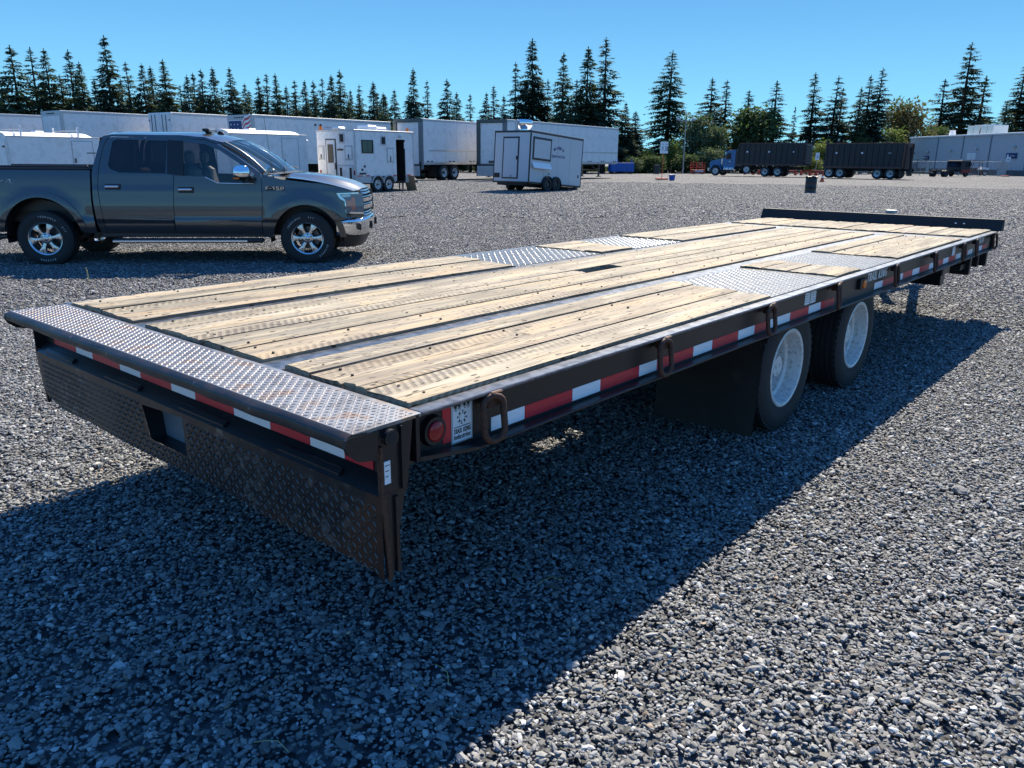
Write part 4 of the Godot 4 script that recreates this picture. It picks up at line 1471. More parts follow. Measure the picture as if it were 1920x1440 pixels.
	for i in 15:
		var q = plan[i] if i < 8 else plan[14 - i]
		var s := 1.0 if i < 8 else -1.0
		var inw := Vector3(-q[0] + 0.2, 0, -q[1] * s).normalized()
		var row := []
		for k in [[0.425, 0.05], [0.440, 0.018], [0.49, 0.004], [0.56, 0.0], [0.625, -0.004], [0.652, 0.004], [0.664, 0.03], [0.668, 0.09]]:
			var dip := 0.022 * smoothstep(0.70, 0.95, q[0]) * (1.0 if k[0] > 0.6 else 0.0)
			row.append(Vector3(q[0], k[0] + dip, q[1] * s) + inw * k[1])
		rows.append(row)
	mb = MB.new()
	mb.sheet(rows, Vector3(1, 0, 0.01))
	# normals of the wrapped sides point outward
	part(mb, M.chrome, "front_bumper", t)
	for s in [1.0, -1.0]:
		mb = MB.new()
		mb.x = Transform3D(Basis(Vector3.UP, -s * 0.62), Vector3(0.775, 0.555, s * 0.890))
		mb.x.basis = Basis(Vector3.UP, s * 0.62 + PI / 2.0)
		mb.box(Vector3(0, 0, 0), Vector3(0.15, 0.10, 0.03), 0.008)
		part(mb, M.black_trim, "fog_lamp_recess", t)
		mb = MB.new()
		mb.box(Vector3(0.936, 0.55, s * 0.42), Vector3(0.03, 0.12, 0.05), 0.006)
		part(mb, M.black_trim, "tow_hook", t)
	rows = []
	for q in [[0.50, 0.86], [0.68, 0.84], [0.79, 0.66], [0.84, 0.30], [0.84, -0.30], [0.79, -0.66], [0.68, -0.84], [0.50, -0.86]]:
		rows.append([Vector3(q[0], 0.44, q[1]), Vector3(q[0] - 0.01, 0.33, q[1] * 0.98), Vector3(q[0] - 0.06, 0.235, q[1] * 0.95)])
	mb = MB.new()
	mb.sheet(rows, Vector3(1, 0, 0))
	part(mb, M.black, "air_dam", t)
	# mirrors
	for s in [1.0, -1.0]:
		mb = MB.new()
		mb.box(Vector3(-0.845, 1.300, s * 1.13), Vector3(0.20, 0.12, 0.22), 0.04)
		mb.box(Vector3(-0.74, 1.262, s * 0.99), Vector3(0.10, 0.06, 0.14), 0.02)
		var mi := part(mb, M.black_trim, "mirror", t)
		mb = MB.new()
		mb.x = Transform3D(Basis.from_scale(Vector3(0.118, 0.105, 0.125)), Vector3(-0.845, 1.345, s * 1.13))
		var cap := []
		for i in 9:
			var row := []
			for j in 21:
				var lat := lerpf(-0.25, 1.0, i / 8.0) * PI / 2.0
				var lon := TAU * j / 20.0
				var d := Vector3(cos(lat) * cos(lon), sin(lat), cos(lat) * sin(lon))
				d = Vector3(signf(d.x) * pow(absf(d.x), 0.62), signf(d.y) * pow(absf(d.y), 0.75), signf(d.z) * pow(absf(d.z), 0.62))
				row.append(d)
			cap.append(row)
		for i in 8:
			for j in 20:
				mb.quad_n(cap[i][j], cap[i + 1][j], cap[i + 1][j + 1], cap[i][j + 1], cap[i][j].normalized(), cap[i + 1][j].normalized(), cap[i + 1][j + 1].normalized(), cap[i][j + 1].normalized())
		part(mb, M.chrome, "mirror_cap", mi)
		mb = MB.new()
		mb.box(Vector3(-0.905, 1.268, s * 1.236), Vector3(0.085, 0.022, 0.02), 0.004)
		part(mb, M.amber, "mirror_indicator", mi)
	# handles
	for s in [1.0, -1.0]:
		for q in [[-2.735, 1.130], [-1.70, 1.092]]:
			mb = MB.new()
			mb.box(Vector3(q[0], q[1], s * (cab_half(q[0], q[1]) + 0.002)), Vector3(0.225, 0.085, 0.012), 0.005)
			var ha := part(mb, M.black_trim, "door_handle", t)
			mb = MB.new()
			mb.box(Vector3(q[0] - 0.012, q[1] + 0.003, s * (cab_half(q[0], q[1]) + 0.022)), Vector3(0.20, 0.034, 0.026), 0.010)
			part(mb, M.chrome, "handle_grip", ha)
	# badges
	var bf := Transform3D(Basis(), Vector3(-0.42, 1.121, cab_half(-0.42, 1.12) + 0.010))
	mb = MB.new()
	mb.box(bf.origin + Vector3(0.0, -0.004, -0.004), Vector3(0.285, 0.056, 0.006), 0.002)
	var bd := part(mb, M.black_trim, "badge", t)
	letters("F-150", 0.27, 0.042, bf.translated(Vector3(0, 0.003, 0)), M.chrome, bd)
	letters("LARIAT", 0.09, 0.010, bf.translated(Vector3(0.06, -0.025, 0)), M.bright, bd)
	letters("4x4", 0.34, 0.085, Transform3D(Basis(), Vector3(-4.31, 1.19, cab_half(-4.3, 1.19) + 0.002)), M.sticker, t, 0.15, "decal")
	letters("4x4", 0.325, 0.066, Transform3D(Basis(), Vector3(-4.311, 1.19, cab_half(-4.3, 1.19) + 0.0035)), M.grey_blue, t, 0.15, "decal")
	# roof lamp, fin, aerial
	mb = MB.new()
	mb.box(Vector3(-1.50, 1.955, 0.25), Vector3(0.10, 0.045, 0.30), 0.01)
	mb.box(Vector3(-1.50, 1.925, 0.25), Vector3(0.05, 0.03, 0.20), 0.01)
	var lb := part(mb, M.black_trim, "roof_lamp", t)
	mb = MB.new()
	mb.box(Vector3(-1.442, 1.957, 0.25), Vector3(0.02, 0.036, 0.27), 0.006)
	part(mb, M.bright, "lamp_face", lb)
	mb = MB.new()
	mb.prism(V2([-1.44, 1.90, -1.30, 1.875, -1.325, 1.905, -1.36, 1.945, -1.40, 1.955]), -0.02, 0.02)
	part(mb, M.black_trim, "roof_fin", t)
	mb = MB.new()
	mb.cyl(Vector3(-0.445, 1.285, 0.90), Vector3(-0.515, 2.13, 0.90), 0.0035, 0.0025, 6)
	mb.cyl(Vector3(-0.443, 1.270, 0.90), Vector3(-0.446, 1.30, 0.90), 0.012, 0.009, 8)
	part(mb, M.black_trim, "aerial", t)
	# underside
	mb = MB.new()
	mb.span(Vector3(-3.02, 0.47, -0.88), Vector3(-0.52, 0.53, 0.88))
	part(mb, M.dark, "cab_floor", t)
	for s in [0.45, -0.45]:
		mb = MB.new()
		mb.span(Vector3(-5.05, 0.44, s - 0.05), Vector3(0.7, 0.58, s + 0.05))
		part(mb, M.dark, "chassis_rail", t)
	for hub in [0.0, -3.79]:
		for s in [1.0, -1.0]:
			mb = MB.new()
			var lr := []
			for k in 15:
				var a := lerpf(PI + 0.15, -0.15, k / 14.0)
				lr.append([Vector3(hub + 0.545 * cos(a), 0.40 + 0.545 * sin(a), s * 0.60), Vector3(hub + 0.545 * cos(a), 0.40 + 0.545 * sin(a), s * 0.955)])
			mb.sheet(lr, Vector3(0, 1, 0))
			var disc := PackedVector2Array()
			for k in 15:
				var a := lerpf(PI, 0.0, k / 14.0)
				disc.push_back(Vector2(hub + 0.545 * cos(a), 0.40 + 0.545 * sin(a)))
			mb.prism(disc, s * 0.60, s * 0.595)
			part(mb, M.dark, "wheel_arch_liner", t)
	mb = MB.new()
	mb.cyl(Vector3(-3.79, 0.375, -0.7), Vector3(-3.79, 0.375, 0.7), 0.05, 0.05, 10)
	mb.cyl(Vector3(-3.79, 0.375, -0.14), Vector3(-3.79, 0.375, 0.14), 0.15, 0.15, 14)
	part(mb, M.dark, "rear_axle", t)
	mb = MB.new()
	mb.cyl(Vector3(-4.72, 0.37, 0.62), Vector3(-4.2, 0.42, 0.60), 0.04, 0.04, 12)
	part(mb, M.gun, "exhaust_pipe", t)
	# seats and dashboard
	for q in [[-1.62, 0.40], [-1.62, -0.40]]:
		mb = MB.new()
		mb.x = Transform3D(Basis(Vector3(0, 0, 1), 0.22), Vector3(q[0], 0.80, q[1]))
		mb.box(Vector3(0, 0.32, 0), Vector3(0.14, 0.62, 0.50), 0.06)
		mb.x = Transform3D()
		mb.box(Vector3(q[0] + 0.30, 0.82, q[1]), Vector3(0.55, 0.14, 0.52), 0.05)
		var se := part(mb, M.seat, "front_seat", t)
		mb = MB.new()
		mb.box(Vector3(q[0] - 0.16, 1.555, q[1]), Vector3(0.10, 0.20, 0.27), 0.045)
		mb.cyl(Vector3(q[0] - 0.14, 1.38, q[1] - 0.06), Vector3(q[0] - 0.15, 1.50, q[1] - 0.06), 0.008, 0.008, 6)
		mb.cyl(Vector3(q[0] - 0.14, 1.38, q[1] + 0.06), Vector3(q[0] - 0.15, 1.50, q[1] + 0.06), 0.008, 0.008, 6)
		part(mb, M.seat, "headrest", se)
	mb = MB.new()
	mb.x = Transform3D(Basis(Vector3(0, 0, 1), 0.15), Vector3(-2.72, 0.78, 0))
	mb.box(Vector3(0, 0.30, 0), Vector3(0.14, 0.62, 1.45), 0.05)
	part(mb, M.seat, "rear_seat", t)
	mb = MB.new()
	mb.box(Vector3(-0.72, 1.12, 0), Vector3(0.45, 0.30, 1.60), 0.06)
	part(mb, M.black_trim, "dashboard", t)
	mb = MB.new()
	var sw := []
	for k in 20: sw.append(Vector3(-1.02 + 0.07 * sin(k * TAU / 20), 1.16 + 0.17 * sin(k * TAU / 20), -0.40 + 0.19 * cos(k * TAU / 20)))
	mb.tube(sw, 0.016, 8, true)
	part(mb, M.black_trim, "steering_wheel", t)
	# wheels
	var ty := tyre_mesh(0.398, 0.265, 0.232, 56)
	var al := alloy_mesh(0.232, 0.265)
	for q in [[0.012, 1], [0.012, -1], [-3.785, 1], [-3.785, -1]]:
		var w := part(ty, M.rubber, "tyre", t, Vector3(q[0], 0.385, q[1] * 0.865))
		if q[1] < 0: w.rotation.y = PI
		part(al, M.bright, "rim", w)
		mb = MB.new()
		mb.cyl(Vector3(0, 0, -0.10), Vector3(0, 0, -0.02), 0.17, 0.17, 24)
		part(mb, M.gun, "brake_disc", w)
		for k in 6:
			var a := (k + 0.5) * TAU / 6.0
			mb = MB.new()
			mb.cyl(Vector3(0.062 * cos(a), 0.062 * sin(a), 0.09), Vector3(0.062 * cos(a), 0.062 * sin(a), 0.112), 0.013, 0.010, 6)
			part(mb, M.gun, "wheel_nut", w)
		if q[1] > 0:
			var words := [["TERRAMAX", 2.62, -1.0], ["A/T", 1.45, -1.0], ["MAXIMUS", -0.35, -1.0]]
			for wd in words:
				var s: String = wd[0]
				var n := s.length()
				for k in n:
					var a: float = wd[1] + wd[2] * k * 0.105
					var ra := 0.318
					letters(s[k], 0.017, 0.026, Transform3D(Basis(Vector3(0, 0, 1), a - PI / 2.0), Vector3(ra * cos(a), ra * sin(a), 0.1325)), M.van_grey, w)
			w.rotation.z = 0.0 if q[0] > -1.0 else -0.9
		else:
			w.rotation.z = 0.5

# ---------- trees ----------
# a spray of needles: a narrow kite that droops away from its twig
func spray(mb: MB, p: Vector3, d: Vector3, l: float, w: float) -> void:
	var side := d.cross(Vector3.UP)
	if side.length() < 0.1: side = Vector3.RIGHT
	side = (side.normalized() + Vector3(0, rng.randf_range(-0.9, 0.9), 0)).normalized() * w
	var mid := p + d * l * 0.45
	var tip := p + d * l
	mb.quad(p, mid + side, tip, mid - side)

func conifer_crown(h: float, r: float, clear: float, whorls: int, fill: float, droop: float, power: float, lop: float) -> Array:
	var mb := MB.new()
	var wood := MB.new()
	var lean := Vector3(rng.randf_range(-0.015, 0.015), 0, rng.randf_range(-0.015, 0.015))
	wood.cyl(Vector3(0, -0.4, 0), lean * h * 0.5 + Vector3(0, h * 0.5, 0), h * 0.017, h * 0.010, 8)
	wood.cyl(lean * h * 0.5 + Vector3(0, h * 0.5, 0), lean * h + Vector3(0, h * 0.985, 0), h * 0.010, h * 0.0015, 6)
	var heavy := rng.randf() * TAU
	for i in whorls:
		var f0 := (i + rng.randf() * 0.6) / whorls
		var n := rng.randi_range(6, 8) if f0 < 0.6 else rng.randi_range(4, 6)
		var a0 := rng.randf() * TAU
		for k in n:
			var f := clampf(f0 + rng.randf_range(-0.6, 0.6) / whorls, 0.0, 0.985)
			var y := lerpf(clear, 1.0, f)
			var reach := r * pow(1.0 - f, power) * (0.88 + 0.12 * sin(f * 19.0 + heavy * 3.0)) + 0.05
			if f < 0.10: reach *= lerpf(0.7, 1.0, f / 0.10)
			var a := a0 + TAU * k / n + rng.randf_range(-0.4, 0.4)
			var l := reach * rng.randf_range(0.62, 1.10) * (1.0 + lop * cos(a - heavy + f * 3.0))
			if rng.randf() < 0.06: l *= 1.22
			if rng.randf() > fill: l *= 0.4
			var out := Vector3(cos(a), 0, sin(a))
			var base := lean * h * y + Vector3(0, h * y, 0)
			var steps := maxi(3, int(l / 0.22))
			var last := base
			var rise := rng.randf_range(-0.05, 0.12) + 0.75 * maxf(0.0, f - 0.62)
			for s in steps + 1:
				var q := float(s) / steps
				var p := base + out * l * q + Vector3(0, l * (rise * q - droop * q * q + 0.30 * droop * pow(q, 5.0)), 0)
				if s > 0 and l > 0.9 and s % 2 == 0:
					wood.cyl(last, p, 0.026 * (1.0 - q) + 0.007, 0.026 * (1.0 - q) + 0.005, 3, false)
					last = p
				if s == 0 and f < 0.8: continue
				var w := minf(0.40, 0.14 + l * 0.20) * (0.62 + 0.75 * sin(minf(q * 1.15, 1.0) * PI)) * rng.randf_range(0.7, 1.3)
				var side := out.cross(Vector3.UP)
				for sg in [-1.0, 1.0]:
					spray(mb, p, (side * sg * 0.9 + out * 0.8 + Vector3(0, rng.randf_range(-0.5, 0.05), 0)).normalized(), w * 1.6, w * 0.24)
				spray(mb, p, (out * 0.5 + side * rng.randf_range(-0.6, 0.6) + Vector3(0, -0.8, 0)).normalized(), w * 1.0, w * 0.26)
				if rng.randf() < 0.6: spray(mb, p, (out * 0.8 + side * rng.randf_range(-0.5, 0.5) + Vector3(0, 0.3, 0)).normalized(), w * 0.9, w * 0.2)
	for k in 26:
		var q := rng.randf()
		spray(mb, lean * h + Vector3(0, h * lerpf(0.93, 1.0, q), 0), Vector3(rng.randf_range(-1, 1), lerpf(0.9, 3.0, q), rng.randf_range(-1, 1)).normalized(), lerpf(0.32, 0.22, q), 0.045)
	return [mb.mesh(), wood.mesh()]

func broad_crown(h: float, r: float, low: float, lobes: int, leaves: int, size: float, narrow := false) -> Array:
	var mb := MB.new()
	var wood := MB.new()
	wood.cyl(Vector3(0, -0.4, 0), Vector3(0.05, h * 0.34, 0), h * 0.030, h * 0.018, 8)
	var cs := []
	for k in lobes:
		var a := rng.randf() * TAU
		var f := rng.randf()
		var y := lerpf(low + 0.12, 0.84, pow(f, 0.8)) * h
		var d := r * (0.62 if not narrow else 0.5) * sqrt(rng.randf()) * (1.0 - 0.45 * absf(f - 0.35))
		var c := Vector3(cos(a) * d, y, sin(a) * d)
		cs.append([c, r * rng.randf_range(0.26, 0.46)])
		var e := Vector3(0.05, h * rng.randf_range(0.18, 0.34), 0)
		var m := e.lerp(c, 0.5) + Vector3(0, h * 0.04, 0)
		wood.cyl(e, m, h * 0.012, h * 0.008, 5, false)
		wood.cyl(m, c, h * 0.008, h * 0.003, 5, false)
	for i in leaves:
		var c = cs[rng.randi() % lobes]
		var u := Vector3(rng.randfn(), rng.randfn() * 0.8, rng.randfn()).normalized()
		var p: Vector3 = c[0] + u * c[1] * pow(rng.randf(), 0.35) * rng.randf_range(0.8, 1.15)
		if p.y < low * h: continue
		var d := (u + Vector3(rng.randf_range(-1, 1), rng.randf_range(-1.2, 0.5), rng.randf_range(-1, 1))).normalized()
		spray(mb, p, d, size * rng.randf_range(0.7, 1.4), size * rng.randf_range(0.28, 0.42))
	return [mb.mesh(), wood.mesh()]

func plant_thing(called: String, label: String, category: String, at: Vector3, turn: float, made: Array, leaf: Material, size: Vector3, group: String) -> void:
	var t := thing(called, label, category, at, turn, group)
	t.scale = size
	part(made[1], M.bark, "trunk", t)
	part(made[0], leaf, "crown", t)

func make_trees() -> void:
	rng.seed = 421
	var kinds := []
	for k in 4: kinds.append(conifer_crown(12.0, 3.4, 0.04, 42, 0.93, 0.36, 0.92, 0.16))
	for k in 4: kinds.append(conifer_crown(14.0, 2.6, 0.10, 30, 0.74, 0.34, 0.80, 0.26))
	kinds.append(conifer_crown(17.0, 4.4, 0.08, 34, 0.84, 0.36, 0.80, 0.20))
	kinds.append(conifer_crown(17.0, 4.0, 0.12, 32, 0.74, 0.30, 0.82, 0.28))
	var rows := [
		["conifer from the left in the treeline behind the box trailers", [[32.7,-0.28,-109.4,12.9,2.7],[35.5,-0.31,-112.9,10.6,2.4],[33.6,-0.26,-102.7,13.4,3.1],[38.0,-0.31,-109.9,14.2,2.8],[36.7,-0.27,-101.7,13.3,2.6],[38.1,-0.27,-101.8,10.7,2.3],[40.5,-0.3,-105.1,13.8,2.5],[39.6,-0.27,-99.9,12.0,2.1],[41.2,-0.28,-100.1,10.3,2.0],[39.9,-0.25,-93.6,14.3,2.7],[44.1,-0.3,-99.9,10.5,2.1],[43.8,-0.28,-96.9,12.2,2.1],[43.9,-0.27,-93.6,11.8,2.1],[46.7,-0.3,-97.4,12.0,2.1],[45.5,-0.27,-91.3,12.2,2.4],[47.2,-0.28,-91.7,9.7,1.7],[46.2,-0.26,-87.9,10.4,1.8],[48.1,-0.27,-89.9,10.9,1.7],[47.7,-0.26,-87.3,11.1,1.8],[48.8,-0.26,-86.9,11.4,1.8],[52.1,-0.3,-90.6,9.7,1.5],[50.2,-0.27,-85.5,11.4,2.0],[52.3,-0.28,-86.2,9.9,1.7],[56.1,-0.31,-89.4,11.1,1.8],[56.6,-0.31,-88.5,11.5,1.8],[56.2,-0.29,-85.4,11.2,1.9],[55.8,-0.28,-83.0,9.7,1.5],[55.0,-0.26,-79.9,10.1,1.7],[55.0,-0.26,-78.1,10.0,1.4],[60.5,-0.31,-84.1,10.7,1.8],[58.4,-0.28,-79.7,10.6,1.6],[56.7,-0.25,-75.4,10.5,1.7],[60.5,-0.29,-78.8,11.6,2.0],[62.2,-0.3,-79.2,9.5,1.5],[61.8,-0.29,-77.2,10.0,1.6],[65.0,-0.31,-78.2,10.6,1.9],[60.1,-0.25,-70.4,8.4,1.4],[64.0,-0.28,-73.3,9.4,1.7]], 0, "conifers of the treeline behind the white trailers"],
		["conifer from the left in the clump above the food trailer", [[73.2,-0.36,-80.0,12.9,1.9],[74.7,-0.36,-78.8,11.5,1.6],[80.0,-0.39,-80.5,12.2,2.3],[75.7,-0.34,-74.5,9.9,1.8],[80.5,-0.38,-76.7,10.1,1.7],[82.8,-0.39,-76.0,10.4,1.9],[79.6,-0.35,-71.5,10.9,1.8],[79.5,-0.34,-69.6,9.5,1.6],[82.0,-0.36,-70.0,13.8,2.2],[86.6,-0.38,-70.5,17.1,3.2],[87.1,-0.37,-68.4,12.0,2.0],[85.1,-0.35,-64.5,14.8,2.5],[88.5,-0.37,-64.9,11.9,2.0],[91.4,-0.38,-65.1,16.2,3.1],[91.0,-0.37,-61.8,17.1,3.2],[94.6,-0.38,-60.8,9.2,1.9],[98.3,-0.4,-61.7,8.3,2.2]], 1, "conifers of the clump above the food trailer"],
		["conifer from the left in the row above the dump bodies", [[111.2,-0.47,-63.9,17.7,5.2],[116.8,-0.48,-59.6,14.1,3.7],[123.6,-0.52,-60.4,14.2,3.1],[123.8,-0.51,-56.8,12.6,3.1],[122.0,-0.47,-51.4,13.5,3.5],[127.3,-0.5,-50.4,10.1,1.1],[129.6,-0.5,-48.5,15.2,2.9],[128.5,-0.48,-44.9,14.3,3.0],[135.0,-0.52,-46.1,13.1,2.7],[130.6,-0.48,-41.8,12.7,2.6],[134.4,-0.49,-41.6,14.8,3.4],[136.7,-0.5,-40.8,16.0,3.6]], 2, "conifers of the loose row above the dump bodies"],
		["conifer from the left behind the grey metal building", [[184.3,-0.74,-42.7,18.1,4.8],[182.2,-0.72,-38.5,24.4,6.1],[189.6,-0.75,-37.0,18.7,4.9],[182.9,-0.69,-31.1,13.4,3.9],[190.5,-0.72,-30.4,20.7,5.6],[189.4,-0.71,-28.0,21.2,4.9]], 3, "conifers behind the metal building"]]
	for row in rows:
		var k := 0
		for q in row[1]:
			k += 1
			var kind: int
			if row[2] == 0: kind = rng.randi() % 4 if rng.randf() < 0.75 else 4 + rng.randi() % 4
			elif row[2] == 1: kind = [0, 4, 1, 2, 5, 3, 6, 1, 4, 0, 7, 1, 5, 2, 6, 3, 0][k - 1]
			elif row[2] == 2: kind = [8, 9, 4, 6, 7, 5, 6, 4, 5, 7, 9, 8][k - 1]
			else: kind = [4, 9, 7, 6, 8, 5][k - 1]
			var bh := 12.0 if kind < 4 else (14.0 if kind < 8 else 17.0)
			var br := 3.4 if kind < 4 else (2.6 if kind < 8 else (4.4 if kind == 8 else 4.0))
			var s: float = q[3] / bh
			var w: float = clampf(q[4] * (1.62 if kind < 4 else 1.35) / br, s * 0.8, s * 2.0)
			var look := "tall dark green" if q[3] > 13.0 else ("slim dark green" if q[4] < 1.7 else "dark green")
			plant_thing("conifer_tree", look + " " + ordinal(k) + " " + row[0], "tree", Vector3(q[0], q[1], q[2]), rng.randf() * 360.0, kinds[kind], M.needle if rng.randf() < 0.7 else M.needle_light, Vector3(w, s, w), row[3])
	# a second, thinner row closes the gaps of the long treeline
	for k in 34:
		var p := Vector3(36.0, 0, -121.0).lerp(Vector3(72.5, 0, -83.5), (k + 0.5 + rng.randf_range(-0.3, 0.3)) / 34.0)
		p.y = land(p.x, p.z)
		var hh := rng.randf_range(8.6, 10.6)
		plant_thing("conifer_tree", ordinal(k + 1) + " shorter conifer from the left in the back row behind the white box trailers", "tree", p, rng.randf() * 360.0, kinds[rng.randi() % 4], M.needle, Vector3(1.1 * hh / 12.0, hh / 12.0, 1.1 * hh / 12.0), "shorter conifers of the back row")
	# broadleaf trees and bushes
	var wide := [broad_crown(9.0, 4.4, 0.22, 26, 5200, 0.46), broad_crown(9.0, 4.4, 0.25, 24, 3800, 0.46)]
	var tall := broad_crown(8.0, 3.0, 0.10, 24, 3600, 0.36, true)
	var bush := [broad_crown(4.0, 3.0, 0.02, 20, 3200, 0.30), broad_crown(4.0, 3.0, 0.02, 18, 2800, 0.30)]
	for q in [
		[118.4,-0.46,-52.6,9.5,5.0, 0, "leaf_olive", "broad dark olive leafy tree rising behind the blue dump truck", "broadleaf_tree"],
		[158.8,-0.62,-42.5,12.3,5.6, 1, "leaf_brown", "rounded tree with browning leaves to the side of the building roof", "broadleaf_tree"],
		[108.9,-0.44,-57.6,8.4,3.3, 2, "leaf_pale", "pale grey-green willow-like tree beside the light pole", "broadleaf_tree"],
		[112.5,-0.45,-56.4,6.9,2.6, 2, "leaf_pale", "smaller pale willow-like tree nearest the blue truck cab", "broadleaf_tree"],
		[98.7,-0.4,-60.1,3.2,3.2, 3, "leaf_yellow", "yellow-green bush beside the blue container", "bush"],
		[105.1,-0.42,-58.9,4.7,2.4, 4, "leaf_yellow", "yellowish bush behind the tall white numbered sign", "bush"],
		[119.4,-0.42,-42.3,4.5,3.4, 3, "leaf_yellow", "yellow-green bush filling the gap between the two dump bodies", "bush"],
		[130.7,-0.47,-41.4,5.7,3.6, 4, "leaf_olive", "olive bush behind the left end of the dump trailer", "bush"],
		[171.1,-0.67,-40.5,8.3,4.6, 0, "leaf_olive", "leafy green tree showing above the building roof vent", "broadleaf_tree"],
		[180.8,-0.68,-32.3,8.9,4.8, 1, "leaf_olive", "leafy green tree showing above the rooftop cooling unit", "broadleaf_tree"],
		[102.1,-0.44,-65.5,5.2,2.6, 4, "leaf_olive", "dark olive bush just past the end of the long semi-trailer", "bush"],
		[122.2,-0.46,-48.2,4.3,3.4, 3, "leaf_pale", "pale bush low behind the blue truck's dump body", "bush"],
		[146.7,-0.55,-41.3,7.4,3.6, 2, "leaf_yellow", "light green tree beside the building's near corner", "broadleaf_tree"],
		[96.2,-0.37,-56.9,2.3,2.7, 3, "leaf_olive", "low dark bush behind the black bin near the tall sign", "bush"],
		[102.7,-0.4,-55.5,2.7,3.0, 4, "leaf_olive", "low dark bush at the foot of the light pole", "bush"],
		[106.5,-0.42,-53.5,3.4,3.0, 3, "leaf_pale", "greyish bush behind the orange barricade", "bush"],
		[92.5,-0.38,-58.0,2.2,2.2, 4, "leaf_pale", "small pale bush behind the end of the blue container", "bush"],
		[110.4,-0.37,-40.5,2.4,2.3, 4, "leaf_yellow", "small yellow-green bush behind the chain-link fence", "bush"]]:
		var md: Array = [wide[0], wide[1], tall, bush[0], bush[1]][q[5]]
		var bh: float = [9.0, 9.0, 8.0, 4.0, 4.0][q[5]]
		var br: float = [4.4, 4.4, 3.0, 3.0, 3.0][q[5]]
		plant_thing(q[8], q[7], "tree" if q[8] == "broadleaf_tree" else "bush", Vector3(q[0], q[1], q[2]), rng.randf() * 360.0, md, M[q[6]], Vector3(q[4] / br, q[3] / bh * 1.06, q[4] / br), "")
	# undergrowth along the edge of the lot
	var ug := MB.new()
	for i in 9000:
		var f := rng.randf()
		var p := Vector3(64.0, 0, -88.0).lerp(Vector3(126.0, 0, -38.0), f) + Vector3(0.63, 0, 0.77) * rng.randf_range(-2.0, 2.0) + Vector3(0.757, 0, -0.652) * rng.randf_range(2.0, 9.0)
		var hgt := 0.5 + 1.1 * absf(sin(f * 61.0)) * absf(sin(f * 17.0 + 1.0))
		p.y = land(p.x, p.z) + rng.randf() * hgt
		spray(ug, p, Vector3(rng.randf_range(-1, 1), rng.randf_range(0.0, 1.2), rng.randf_range(-1, 1)).normalized(), 0.5, 0.13)
	whole(ug, M.leaf_olive, "undergrowth", "low green undergrowth along the far edge of the gravel lot", "", "", "stuff")

